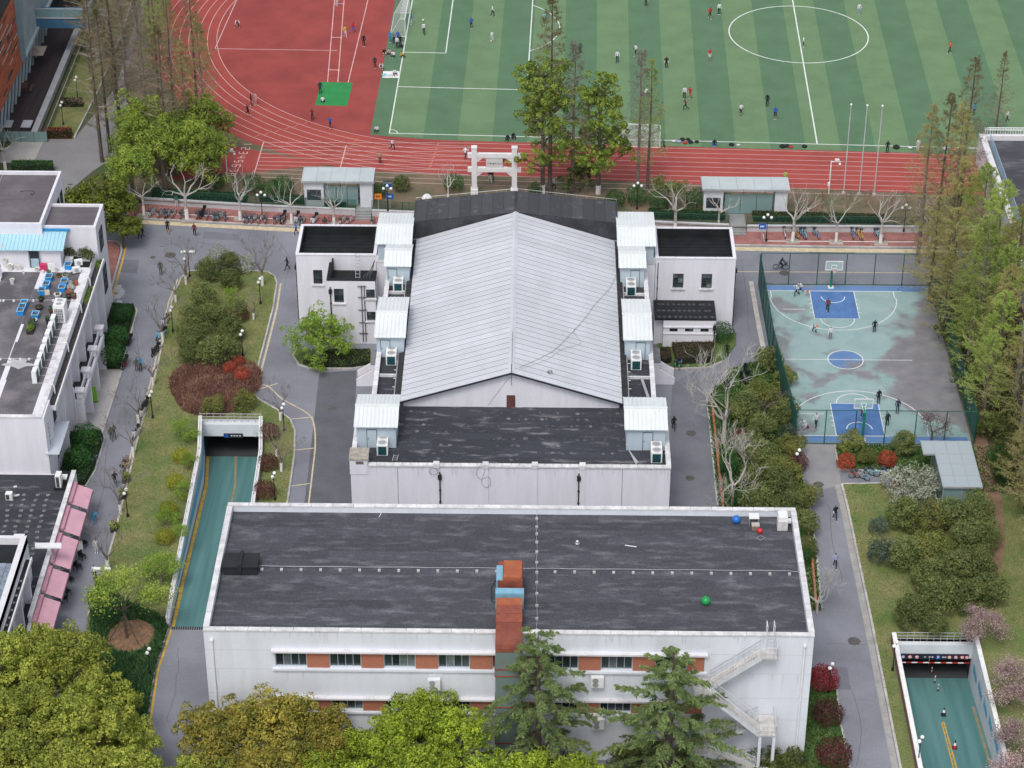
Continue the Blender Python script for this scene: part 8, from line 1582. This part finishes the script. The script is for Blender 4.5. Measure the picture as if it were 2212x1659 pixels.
POSE = {'s': {},'w': {'lkn': (-.09,.14,.5),'lan': (-.1,.24,.1),'lto': (-.1,.4,.07),'rkn': (.1,-.05,.5),'ran': (.1,-.28,.12),'rto': (.1,-.14,.04),'lel': (-.24,-.12,1.16),'lha': (-.22,-.16,.93),'lfi': (-.21,-.14,.83),'rel': (.24,.08,1.16),'rha': (.2,.24,.98),'rfi': (.19,.3,.9)},
  'r': {'lkn': (-.09,.3,.62),'lan': (-.1,.22,.24),'lto': (-.1,.38,.2),'rkn': (.1,-.08,.5),'ran': (.1,-.42,.3),'rto': (.1,-.42,.15),'che': (0,.1,1.32),'nec': (0,.15,1.47),'hea': (0,.19,1.55),'top': (0,.2,1.66),'spi': (0,.05,1.13),'lsh': (-.17,.1,1.4),'rsh': (.17,.1,1.4),'lel': (-.26,-.1,1.2),'lha': (-.2,.1,1.1),'lfi': (-.17,.18,1.12),'rel': (.26,.25,1.16),'rha': (.16,.42,1.3),'rfi': (.12,.46,1.38)},
  't': {'pel': (0,0,.13),'spi': (0,.03,.33),'che': (0,.08,.52),'nec': (0,.1,.67),'hea': (0,.13,.75),'top': (0,.14,.86),'lsh': (-.17,.08,.58),'rsh': (.17,.08,.58),'lel': (-.26,.14,.36),'lha': (-.16,.34,.34),'lfi': (-.12,.42,.34),'rel': (.26,.14,.36),'rha': (.16,.34,.34),'rfi': (.12,.42,.34),'lhi': (-.1,.05,.12),'rhi': (.1,.05,.12),'lkn': (-.24,.36,.38),'rkn': (.24,.36,.38),'lan': (-.14,.52,.07),'ran': (.14,.52,.07),'lto': (-.14,.68,.05),'rto': (.14,.68,.05)},
  'c': {'pel': (0,-.1,.42),'spi': (0,.0,.6),'che': (0,.14,.74),'nec': (0,.26,.84),'hea': (0,.33,.9),'top': (0,.38,1.0),'lsh': (-.17,.16,.8),'rsh': (.17,.16,.8),'lel': (-.22,.32,.6),'lha': (-.12,.46,.42),'lfi': (-.1,.5,.34),'rel': (.22,.32,.6),'rha': (.12,.46,.42),'rfi': (.1,.5,.34),'lhi': (-.1,-.05,.4),'rhi': (.1,-.05,.4),'lkn': (-.16,.3,.48),'rkn': (.16,.3,.48),'lan': (-.12,.08,.1),'ran': (.12,.08,.1),'lto': (-.12,.24,.05),'rto': (.12,.24,.05)},
  'd': {'pel': (0,-.12,.78),'spi': (0,.02,.95),'che': (0,.18,1.08),'nec': (0,.3,1.16),'hea': (0,.36,1.22),'top': (0,.4,1.32),'lsh': (-.17,.2,1.12),'rsh': (.17,.2,1.12),'lel': (-.28,.22,.9),'lha': (-.26,.4,.8),'lfi': (-.25,.46,.76),'rel': (.26,.36,.92),'rha': (.3,.55,.72),'rfi': (.3,.6,.64),'lhi': (-.1,-.1,.74),'rhi': (.1,-.1,.74),'lkn': (-.2,.18,.48),'rkn': (.2,.1,.46),'lan': (-.24,.02,.1),'ran': (.24,-.16,.1),'lto': (-.26,.18,.05),'rto': (.26,0,.05)},
  'b': {'pel': (0,-.12,.98),'spi': (0,-.02,1.16),'che': (0,.1,1.33),'nec': (0,.15,1.48),'hea': (0,.18,1.56),'top': (0,.18,1.67),'lsh': (-.17,.1,1.4),'rsh': (.17,.1,1.4),'lel': (-.22,.28,1.2),'lha': (-.2,.46,1.08),'lfi': (-.2,.52,1.06),'rel': (.22,.28,1.2),'rha': (.2,.46,1.08),'rfi': (.2,.52,1.06),'lhi': (-.09,-.08,.95),'rhi': (.09,-.08,.95),'lkn': (-.1,.24,.72),'rkn': (.1,.2,.6),'lan': (-.1,.06,.42),'ran': (.1,.02,.26),'lto': (-.1,.2,.38),'rto': (.1,.16,.22)}}
POSE['l'] = {k: (v[0],v[2] - .9,.12 + v[1] * .3 + (.06 if k[-2:] in ('kn',) else 0)) for k,v in dict({'pel': (0,0,.94),'spi': (0,.0,1.14),'che': (0,0,1.33),'nec': (0,.01,1.49),'hea': (0,.03,1.57),'top': (0,.03,1.68)},**{t + k: (s * x,y,z) for s,t in ((-1,'l'),(1,'r')) for k,x,y,z in (('sh',.17,0,1.4),('el',.36,0,1.2),('ha',.3,.1,1.0),('fi',.28,.12,.92),('hi',.09,0,.88),('kn',.12,.2,.49),('an',.12,0,.1),('to',.12,.15,.05))}).items()}
PME = {}
CLO = {'w': (.62,.62,.64),'k': (.018,.019,.024),'n': (.03,.035,.06),'b': (.03,.10,.42),'r': (.48,.03,.035),'y': (.62,.36,.05),'g': (.03,.10,.09),'c': (.20,.50,.62),'a': (.18,.19,.2),'o': (.62,.14,.05),'p': (.55,.33,.32),'t': (.36,.27,.17),'m': (.16,.035,.04),'e': (.03,.25,.48),'f': (.09,.085,.06),'s': (.42,.26,.19),'h': (.012,.01,.01),'v': (.34,.36,.52),'l': (.35,.42,.12)}
def cmat(k): return mat('cloth_' + k if k not in 'sh' else ('skin' if k == 's' else 'hair'),CLO[k],.8,.1,6)
def person(px,py,pose,hd,cl,lb,z=0.0,p=None):
 """cl: top, trousers, lower leg, sleeve, shoes"""
 if pose not in PME: PME[pose] = body('person_' + pose,POSE[pose])
 p = p or G(px,py,z); o = bpy.data.objects.new('person',PME[pose]); COL.objects.link(o); o.location = (p.x,p.y,p.z); o.rotation_euler.z = math.radians(hd); s = RNG.uniform(.96,1.05); o.scale = (s,s,s)
 t,b,lg,sv,sh = cl
 for i,k in enumerate(('s','h',t,b,sh,lg,sv)): o.material_slots[i].link = 'OBJECT'; o.material_slots[i].material = cmat(k)
 o.data.materials  # shared figure
 return tag(o,lb,'person')
PE = '''1064 36 w 250 wkkww white shirt dark trousers walking near the penalty area
1018 62 s 200 bkkbw blue top standing inside the penalty area
916 75 w 180 wkkwk white bib and dark trousers in the goal area
1063 92 w 30 wwsww white kit with a ball at the foot, penalty area
1176 53 s 190 ckskw light blue shirt black shorts near the penalty arc
889 54 s 90 bwwbw goalkeeper in blue jacket and white trousers at the post
1253 117 s 170 gkkgw dark green top standing right of the penalty arc
1333 136 s 180 wkkwb white jacket black trousers left of the grey conifer top
1373 122 w 120 wkskw white top black shorts beside the conifer top
1439 149 s 180 kkkww black top with white sleeves before the centre circle
1395 14 s 180 wkkwr dark trousers and red shoes at the top edge
1533 41 w 190 rksrw red shirt black shorts left of the centre circle, far
1553 32 s 180 wkkww white shirt dark trousers beside the far red shirt
1533 130 s 180 rwssr red and white shirt white shorts left of the centre circle
1735 103 s 260 wksww white jacket black shorts inside the centre circle
1855 31 s 180 wvvww white top grey trousers right of the centre circle
2051 116 w 100 okkow orange shirt alone on the right half
1478 214 s 170 wkkww white long shirt left of the red player in the middle group
1491 214 r 140 rrsrw red kit in the middle group
1481 239 r 90 mkkmk dark maroon top running below the middle group
1427 247 r 270 absaw grey top blue shorts striding by the green conifer
1600 250 s 190 wkskk white shirt black shorts right of the middle group
1657 230 s 150 kkkkk all black figure left of the halfway line
1674 258 s 180 bksbw blue jacket bare legs left of the halfway line
1394 212 d 300 wasww white top bending between two conifers
2103 249 s 10 ekkew bright blue jacket seen from behind near the right trees
2175 264 w 100 wkkww white jacket walking at the right edge
1916 331 s 0 kkkkk black figure standing at the track edge by the flagpoles
1982 328 s 20 wwwww white top standing among the bags by the touchline
2122 318 s 300 ywwyw yellow top and white trousers beside the right goal
2130 300 s 250 bkkbk blue jacket beside the right goal post
728 13 s 180 ywwyw cream top legs apart at the top edge
746 80 w 200 ywwyw small child in yellow top white trousers on the runway
762 72 r 280 rbbrk child in red top leaning on the runway
786 101 s 185 kkkkw all black figure standing right of the runway
810 148 s 190 nnnnw dark navy coat standing before the turf
824 150 c 180 wkkww white top squatting child beside the navy coat
692 203 s 190 nnnnk dark coat hands to face at the green mat corner
697 222 t 0 wkkwk white top sitting on the green mat
543 229 s 100 knkkw dark clothes walking beside pale one on the curve
552 227 s 150 ppppw pale pink clothes walking on the curve
537 254 r 60 kkskk black kit running on the outer lanes
675 260 s 170 mkksk maroon shirt standing on the inner lane
714 279 r 160 bkkbw blue shirt jogging on the inner lane
512 60 d 200 wkkww white top bending at the throwing line
843 92 s 160 eeeew bright blue overall by the left goal foot
851 94 s 150 akkak grey top in the group by the left goal
858 104 s 190 wkkwk white back and dark trousers in the group by the left goal
865 103 s 200 kkkkk dark clothes in the group by the left goal
860 93 s 170 bkkbk blue jacket in the group by the left goal
867 100 t 180 wkkwk white top sitting in front of the goal group
829 120 c 200 kkkww black and white clothes crouching left of the goal group
841 117 t 180 pkkpw pink top sitting near the turf edge
850 122 t 160 wkkww white top sitting near the turf edge
866 123 t 250 ykkyk orange yellow top sitting by the goal line
836 164 l 80 cwwcw pale blue clothes lying on the white mat
852 161 t 200 wkkwk white top sitting on the white mat
814 283 t 170 wkkwk white top sitting near the turf corner
1097 302 t 170 kkkkk dark clothes sitting on the turf left of the tall tree
1108 298 t 200 kkkkk second dark figure sitting beside the tall tree
1543 313 t 180 kbbkw black top and blue shorts sitting on the touchline
848 326 r 220 wkkwm white and red top running on the lanes
821 354 s 0 tkktw beige coat walking on the lanes
1005 346 r 330 wkkww white top jogging left of the gateway
1058 393 w 200 kwwkw dark coat and pale trousers under the gateway
1063 391 w 200 nkknk dark coat beside the pale trousers under the gateway
1434 328 r 60 gksgv green top running on the lanes behind the conifers
1196 411 w 240 wkkww pale top walking beyond the tall tree trunks
302 517 w 120 pkkpw pink coat arm in arm on the road
309 516 w 120 nnnnw dark coat arm in arm on the road
363 503 w 190 kkykk dark clothes with yellow bag on the road
421 511 s 170 mkkmw maroon top dark trousers standing on the road
348 594 s 180 fffff dark green clothes holding up a phone on the left road
621 583 w 100 kkkkk black clothes walking left of the hall wing
640 508 w 100 ekkvw pale blue top and backpack by the hall corner
382 448 s 0 gwwgw green coat standing among the bikes
296 803 s 200 fffft khaki clothes beside the blue jacket on the left path
304 802 s 190 ekkek blue jacket on the left path
241 953 w 10 fffff left one of two in dark green walking up the left path
248 948 w 10 fffff right one of two in dark green walking up the left path
250 1050 w 5 kkfkk dark top and khaki trousers walking alone on the left path
204 1130 d 300 eeeee blue clothes beside the awnings
209 1195 s 180 wwwww white clothes by the bare tree near the awnings
206 1253 s 20 wkkwk white shirt black trousers near the last awning
1455 930 w 0 kkkkk black clothes with a bag on the road right of the hall
1803 1124 w 190 kkkww long hair, white and black top on the right path
1803 1228 w 180 vkkvw pale blue shirt dark trousers on the right path
1720 641 r 110 wkkwk white shirt dribbling past on the far court end
1729 636 r 110 wkkwk white shirt defending on the far court end
1787 675 w 170 mkkmw brown top in the far blue key
1759 720 d 150 wkkww white jacket holding a ball by the far arc
1793 735 s 180 waaww cream jacket and grey trousers before the far arc
1888 720 s 180 kkkkw all black figure on the right of the far arc
1738 929 d 120 wwsww white kit dribbling by the near fence
1762 924 w 150 wkkwt white shirt guarding by the near fence
1862 905 w 180 rkkrw red and black jacket in the near blue key
1897 872 s 200 kkkkk black clothes beside the near backboard
1938 893 s 180 nnnnk dark navy clothes right of the near key
1916 922 s 190 kkkmw dark clothes at the right edge of the near key
1570 770 s 160 kkkkk dark figure standing under the pale plane tree
1500 385 s 0 lkklk pale green top behind the right kiosk roof'''
BACK = []
for ln in PE.split('\n'):
 a = ln.split(' ',5); x,y = int(a[0]),int(a[1]); z = UP + .02 if y < 445 and not (x < 400 and y > 440) else (.126 if x == 382 else .03)
 if x == 1500: x,y = 1695,398
 person(x,y,a[2],float(a[3]),a[4],'person in ' + a[5] if not a[5].startswith(('goalkeeper','small','child','long','left one','right one','all black','second','dark figure','black figure')) else ('person, ' + a[5]),z)
# bicycles and scooters
def mk_bike(col,basket=True):
 t = thing('bicycle','bicycle','bicycle'); fm = mat('bike_' + col,CLO[col] if col != 'w' else (.6,.62,.62),.4,.08)
 for y in (-.52,.52):
  w = MB().tube([(0,y + .31 * math.cos(a),.33 + .31 * math.sin(a)) for a in np.linspace(0,6.283,17)],.028,5,cap=False).build('wheel',RUBBER,t); s = MB(); [s.tube([(0,y,.33),(0,y + .3 * math.cos(a),.33 + .3 * math.sin(a))],.006,3) for a in np.arange(0,6.2,.7)]; s.tube([(-.04,y,.33),(.04,y,.33)],.04,6); s.build('spokes',GREYM,w)
 f = MB(); [f.tube([a,b],.024,5) for a,b in (((0,-.52,.33),(0,-.05,.3)),((0,-.05,.3),(0,-.2,.82)),((0,-.05,.3),(0,.38,.72)),((0,-.14,.6),(0,.38,.78)),((0,.52,.33),(0,.36,.98)),((0,-.52,.33),(0,-.17,.7)))]; f.build('frame',fm,t)
 g = MB(); [g.tube([(0,y + .35 * math.cos(a),.33 + .35 * math.sin(a)) for a in np.linspace(.6,2.7,7)],.03,4) for y in (-.52,.52)]; g.build('mudguard',fm,t)
 MB().tube([(-.28,.26,1.02),(-.1,.36,1.04),(.1,.36,1.04),(.28,.26,1.02)],.02,5).build('handlebar',BLACKM,t); MB().lathe([(.05,0),(.1,.05),(.03,.09)],(0,-.22,.82),8).build('saddle',BLACKM,t)
 if basket: MB().box(-.16,.42,.78,.16,.72,.98).build('basket',DARKM,t)
 return t
BK = {k: Proto(mk_bike(k)) for k in 'cwyroe'}
_CN = {'c': 'light blue','w': 'white','y': 'yellow','r': 'red','o': 'orange','e': 'blue'}
def bikes(lst,z,lb,grp,hd=8):
 for k,(x,y,c) in enumerate(lst): p = G(x,y,z); BK[c].put((p.x,p.y + .5,z),math.radians(hd + RNG.uniform(-14,14)),None,'%s bicycle, %s from the left %s' % (_CN[c],ORD[k],lb),grp)
bikes([(294,464,'c'),(328,470,'c'),(346,472,'c'),(355,472,'e'),(363,472,'c'),(375,472,'w'),(391,474,'e'),(426,474,'c'),(448,475,'c'),(462,477,'c'),(469,477,'e'),(475,478,'c'),(486,478,'e'),(528,482,'w'),(538,483,'e'),(548,483,'c')],.126,'in the row on the left brick pavement','bicycles on the left pavement',170)
bikes([(563,484,'w'),(574,484,'w'),(598,485,'e'),(612,485,'w'),(648,488,'e'),(655,488,'w'),(700,490,'r'),(708,490,'o'),(740,487,'w'),(756,487,'w'),(806,490,'w')],.126,'in the row before the left kiosk','bicycles before the left kiosk',165)
bikes([(1695,516,'w'),(1719,517,'y'),(1734,517,'e'),(1740,518,'c'),(1764,517,'e'),(1842,517,'e'),(1855,518,'y'),(1862,520,'y'),(1896,519,'c'),(1901,519,'w')],.126,'on the right brick pavement','bicycles on the right pavement',15)
bikes([(1853,1040,'o'),(1862,1042,'c'),(1882,1036,'c'),(1897,1035,'w'),(1920,1034,'e')],.01,'in the tumbled group beside the pavilion path','bicycles by the pavilion',75)
bikes([(1463,795,'c'),(1471,799,'c')],.01,'of the pair before the right annex','bicycles by the annex',160); bikes([(203,1010,'c'),(272,1010,'y'),(270,1022,'y')],.01,'along the left path below the hedge','bicycles on the left path',165)
p = G(1686,583); BK['w'].put((p.x,p.y,.01),math.radians(-95),None,'black bicycle ridden along the far road behind the court',None).pop('group',None) if False else None
rb_ = mk_bike('k'); rb_.location = (p.x,p.y,.01); rb_.rotation_euler.z = math.radians(-95); rb_['label'] = 'black bicycle being ridden along the road behind the court'
person(0,0,'b',-95,'kkkkk','person in black clothes riding a bicycle behind the court',p=Vector((p.x,p.y,.0)))
def mk_scooter(col):
 t = thing('scooter','scooter','scooter'); fm = mat('scooter_' + col,CLO[col],.35,.08,spec=.5)
 for y in (-.5,.55): w = MB().tube([(0,y + .2 * math.cos(a),.24 + .2 * math.sin(a)) for a in np.linspace(0,6.283,13)],.055,6,cap=False).build('wheel',RUBBER,t); MB().tube([(-.05,y,.24),(.05,y,.24)],.11,8).build('hub',GREYM,w)
 MB().add([(x,y,z) for x in (-.15,.15) for y,z in ((-.75,.55),(-.7,.72),(-.05,.66),(.05,.34),(.4,.32),(.4,.24),(-.1,.22),(-.6,.36))],[tuple(range(8)),tuple(range(15,7,-1))] + [(i,i + 8,(i + 1) % 8 + 8,(i + 1) % 8) for i in range(8)]).build('body_shell',fm,t)
 MB().add([(-.2,.38,.3),(.2,.38,.3),(.16,.42,.95),(-.16,.42,.95),(-.12,.5,.3),(.12,.5,.3),(.1,.5,.95),(-.1,.5,.95)],[(0,1,2,3),(7,6,5,4),(3,2,6,7),(0,3,7,4),(1,5,6,2)]).build('front_shield',fm,t)
 MB().tube([(-.3,.3,1.03),(0,.42,1.05),(.3,.3,1.03)],.025,5).build('handlebar',BLACKM,t); MB().tube([(0,.42,1.0),(0,.56,.3)],.04,6).build('fork',BLACKM,t); MB().box(-.13,-.72,.7,.13,-.05,.8).build('seat',BLACKM,t); MB().box(-.17,-1.0,.72,.17,-.74,1.0).build('top_box',BLACKM,t); return t
SCT = {k: Proto(mk_scooter(k)) for k in 'wkcmp'}
for x,y,c,h,lb in ((355,708,'w',165,'white scooter parked by the left lawn kerb near the lamp'),(346,735,'c',150,'pale blue scooter by the left lawn kerb'),(334,770,'k',160,'black scooter by the left lawn kerb'),(276,752,'k',165,'black scooter beside the far hedge bed'),(268,798,'m',170,'maroon scooter beside the far hedge bed'),(312,888,'k',165,'black scooter under the bare tree by the lawn kerb'),(305,905,'w',165,'white scooter under the bare tree by the lawn kerb'),(292,950,'w',165,'white scooter lower down the lawn kerb'),(212,972,'p',170,'pink scooter beside the near hedge bed'),(640,486,'w',170,'white scooter with helmet among the bikes'),(677,489,'w',160,'white scooter left of the red bicycle'),(610,484,'k',165,'black scooter among the bikes before the kiosk'),(1612,812,'k',10,'black scooter right of the pale plane tree'),(1605,830,'k',20,'second black scooter right of the pale plane tree'),(1570,840,'k',15,'black scooter under the pale plane tree'),(436,474,'k',165,'black covered scooter in the left bike row')): p = G(x,y); SCT[c].put((p.x,p.y + .4,.126 if y < 520 else .005),math.radians(h),None,lb,'parked scooters')
# lamps,cameras,signs
GLOBE = mat('lamp_globe',(.80,.80,.78),.3)
def mk_lamp(kind):
 t = thing('lamp_post','lamp','street lamp'); H = 3.0
 MB().lathe([(.13,0),(.12,.3),(.06,.4),(.045,1.0),(.04,H - .3)],(0,0,0),8).build('pole',BLACKM,t)
 for x,z in {'d': ((-.1,H - .35),(.1,H + .05)),'t': ((-.42,H),(.42,H),(0,H + .35)),'s': ((-.45,H + .2),(.45,H + .2))}[kind]:
  MB().tube([(0,0,z - .35),(x,0,z - .28),(x,0,z - .12)],.025,5).build('arm',BLACKM,t)
  g = MB().ball((x,0,z),.17,10,7).build('globe',GLOBE,t) if kind != 's' else MB().box(x - .3,-.14,z - .14,x + .3,.14,z).build('lamp_head',GLOBE,t); MB().lathe([(.06,-.2),(.08,-.15)],(x,0,z),8).build('collar',BLACKM,g)
 return t
LM = {k: Proto(mk_lamp(k)) for k in 'dts'}
for x,y,k,u,lb in ((563,656,'d',.1,'on the right edge of the left lawn'),(525,770,'d',.1,'behind the red balls on the left lawn'),(614,930,'d',.1,'beside the parking bays, far one'),(594,1080,'d',.1,'beside the parking bays, near one'),(404,605,'d',.1,'at the far tip of the left lawn'),(410,598,'s',.1,'with two flat heads at the far tip of the left lawn'),(374,718,'d',.1,'by the scooters on the left lawn kerb'),(330,903,'d',.1,'half way along the left lawn kerb'),(276,1116,'d',.1,'near the lower yellow balls on the left lawn kerb'),(228,1290,'s',.1,'with two flat heads above the staked tree'),(214,1335,'d',.1,'just left of the staked tree'),(326,1463,'d',.1,'in the lily turf by the left road'),(567,472,'t',.12,'on the left pavement among the bikes'),(838,458,'t',UP,'beside the orange sign left of the hall roof'),(1376,452,'t',UP,'behind the right corner shed of the hall'),(1655,521,'t',.12,'on the right pavement by the steps'),(1952,500,'t',UP,'behind the fence at the end of the right pavement'),(1720,1030,'d',.1,'by the court gate'),(1790,1496,'d',.1,'between the crimson and maroon shrubs'),(1928,1448,'d',.1,'at the left wall of the right ramp'),(1982,1655,'d',.1,'at the bottom edge by the right ramp'),(168,215,'d',.1,'on the lawn by the terrace, far one'),(137,270,'d',.1,'on the lawn by the terrace, near one')):
 p = G(x,y,u); LM[k].put((p.x,p.y,u),.3 if k == 'd' else 0,None,'black lamp post with pale globes ' + lb if k != 's' else 'black lamp post ' + lb,'lamp posts')
for x,y,lb in ((492,396,'white camera mast beside the painted lane numbers'),(1790,418,'white camera mast left of the flagpoles')):
 p = G(x,y,UP); t = thing('camera_mast',lb,'camera mast',tuple(p)); MB().tube([p,p + Vector((0,0,4.2))],.07,8).build('pole',WHITEM,t); MB().tube([p + Vector((0,0,4.1)),p + Vector((1.1,0,4.1))],.05,6).build('arm',WHITEM,t); MB().ball(p + Vector((1.0,0,3.8)),.16,8,6).build('dome_camera',WHITEM,t); MB().box(p.x + .4,p.y - .12,p.z + 4.25,p.x + .9,p.y + .12,p.z + 4.45).build('box_camera',WHITEM,t); MB().box(p.x - .2,p.y - .15,p.z + 1,p.x + .05,p.y + .15,p.z + 1.4).build('control_box',WHITEM,t)
for x,y,u,m,lb in ((818,455,UP,mat('sign_orange',(.75,.22,.02),.6),'orange square sign on a post left of the hall roof'),(843,455,UP,PB,'blue notice board behind the left corner shed'),(1645,520,.12,PB,'blue and white finger sign by the right steps')):
 p = G(x,y,u); t = thing('sign',lb,'sign',tuple(p)); MB().tube([p,p + Vector((0,0,2.0))],.035,6).build('post',GREYM,t); MB().box(p.x - .4,p.y - .06,p.z + 1.5,p.x + .4,p.y - .036,p.z + 2.2).build('panel',m,t); mb = MB(); [mb.box(p.x - .25 + k * .16,p.y - .075,p.z + 1.75,p.x - .15 + k * .16,p.y - .061,p.z + 1.95) for k in range(3)]; mb.build('symbol',WHITEP if m is PB else BLACKM,t)
for k,(x,y,c,s) in enumerate(((1455,306,'w',.3),(1466,307,'v',.35),(1474,303,'k',.35),(1480,310,'r',.3),(1486,303,'k',.3),(1492,309,'k',.35),(1505,308,'k',.3),(1580,314,'k',.35),(1595,314,'w',.25),(1690,318,'k',.4),(1700,317,'k',.35),(1708,319,'r',.3),(1738,318,'k',.35),(1936,320,'k',.45),(1966,320,'w',.3),(1985,325,'f',.4),(2040,322,'w',.35),(2060,325,'o',.4),(2100,322,'w',.3),(1252,301,'w',.4))): p = G(x,y,UP + .02); o = thing('bag','%s bag, %s from the left along the near touchline' % ({'w': 'white','v': 'pale violet','k': 'black','r': 'red','f': 'brown','o': 'orange'}[c],ORD[sorted(range(20),key=lambda i: (1455,1466,1474,1480,1486,1492,1505,1580,1595,1690,1700,1708,1738,1936,1966,1985,2040,2060,2100,1252)[i]).index(k)]),'bag',tuple(p),'bags on the touchline'); MB().ball((p.x,p.y,p.z + s * .4),s,8,5,.42).build('sack',cmat(c),o); MB().tube([(p.x - s * .5,p.y,p.z + s * .75),(p.x,p.y,p.z + s * 1.1),(p.x + s * .5,p.y,p.z + s * .75)],.025,4).build('strap',cmat('k'),o)
o = sheet('picnic_mat',GP([(828,154),(862,154),(861,168),(826,168)],UP + .03),UP + .045,WHITEP,kind=None,thick=.02); tag(o,'white mat spread on the turf edge near the goal','mat')
for x,y,z,c,r,lb in ((1744,632,.5,'o',.13,'orange ball being dribbled at the far court end'),(1764,707,.9,'o',.13,'orange ball held by the far arc'),(1745,925,.13,'m',.13,'brown ball bouncing by the near fence'),(914,46,UP,'w',.15,'white football in the goal area'),(1061,91,UP,'w',.15,'white football at the feet of the white player'),(1297,224,UP,'g',.15,'green ball in flight near the green conifer')): p = G(x,y,z); o = MB().ball((p.x,p.y,z + r + .02),r,12,8).build('ball',cmat(c),smooth=True); tag(o,lb,'ball')
for x,lb in ((833,'left one of two blue fronted bins'),(843,'right one of two blue fronted bins')): p = G(x,408,UP); t = thing('litter_bin',lb + ' beside the track','bin',tuple(p)); MB().box(p.x - .25,p.y - .2,UP,p.x + .25,p.y + .2,UP + 1.0).build('body',GREYM,t); MB().box(p.x - .2,p.y - .215,UP + .2,p.x + .2,p.y - .2,UP + .8).build('front_panel',PB,t); MB().box(p.x - .28,p.y - .23,UP + 1.0,p.x + .28,p.y + .23,UP + 1.08).build('lid',DARKM,t)
def mk_chair():
 t = thing('cafe_chair','chair','chair'); MB().box(-.25,-.25,.42,.25,.25,.47).build('seat',BLACKM,t); MB().box(-.25,.22,.47,.25,.26,.9).build('backrest',BLACKM,t)
 for a in (-.22,.22):
  for b in (-.22,.22): MB().box(a - .02,b - .02,0,a + .02,b + .02,.42).build('leg',BLACKM,t)
 return t
CH = Proto(mk_chair())
for k,(x,y,h) in enumerate(((178,1208,1),(160,1228,4),(171,1230,2),(152,1258,3),(146,1285,1),(140,1300,5),(183,1180,3))): p = G(x,y); CH.put((p.x,p.y,.005),h,None,'black cafe chair, %s in order below the awnings' % ORD[sorted((178,160,171,152,146,140,183),reverse=True).index(x)].replace('order','line') + ' counted from the far end','cafe chairs under the awnings')
for x,y,lb in ((174,1190,'white menu board standing by the third awning'),): p = G(x,y); t = thing('menu_board',lb,'board',tuple(p)); MB().cbox((p.x,p.y,.6),(.5,.08,1.0),.2).build('board',WHITEP,t); MB().cbox((p.x,p.y + .2,.4),(.45,.05,.8),.2).build('rear_leg',GREYM,t)
for x,y,m,lb in ((204,870,mat('sign_green',(.22,.52,.04),.6),'bright green standing banner in the porch'),(201,828,mat('sign_orange',(.75,.22,.02),.6),'orange notice in the porch')): p = G(x,y); t = thing('banner_stand',lb,'banner',tuple(p)); MB().box(p.x - .35,p.y - .03,.15,p.x + .35,p.y,1.9).build('banner',m,t); MB().box(p.x - .4,p.y - .15,.12,p.x + .4,p.y + .15,.17).build('foot',DARKM,t)
for k,(x,y) in enumerate(((273,1040),(266,1075),(247,1145),(215,1265),(200,1300))): p = G(x,y); t = thing('flower_planter','flower planter, %s from the far end on the left lawn kerb' % ORD[k],'planter',tuple(p),'flower planters on the kerb'); MB().cbox((p.x,p.y,.25),(.6,.9,.5)).build('trough',POTB,t); leafball('plant',(p.x,p.y,.65),(.4,.55,.35),300,.13,L_FRESH,t); leafball('blooms',(p.x,p.y,.75),(.35,.5,.32),60,.12,L_RED,t)
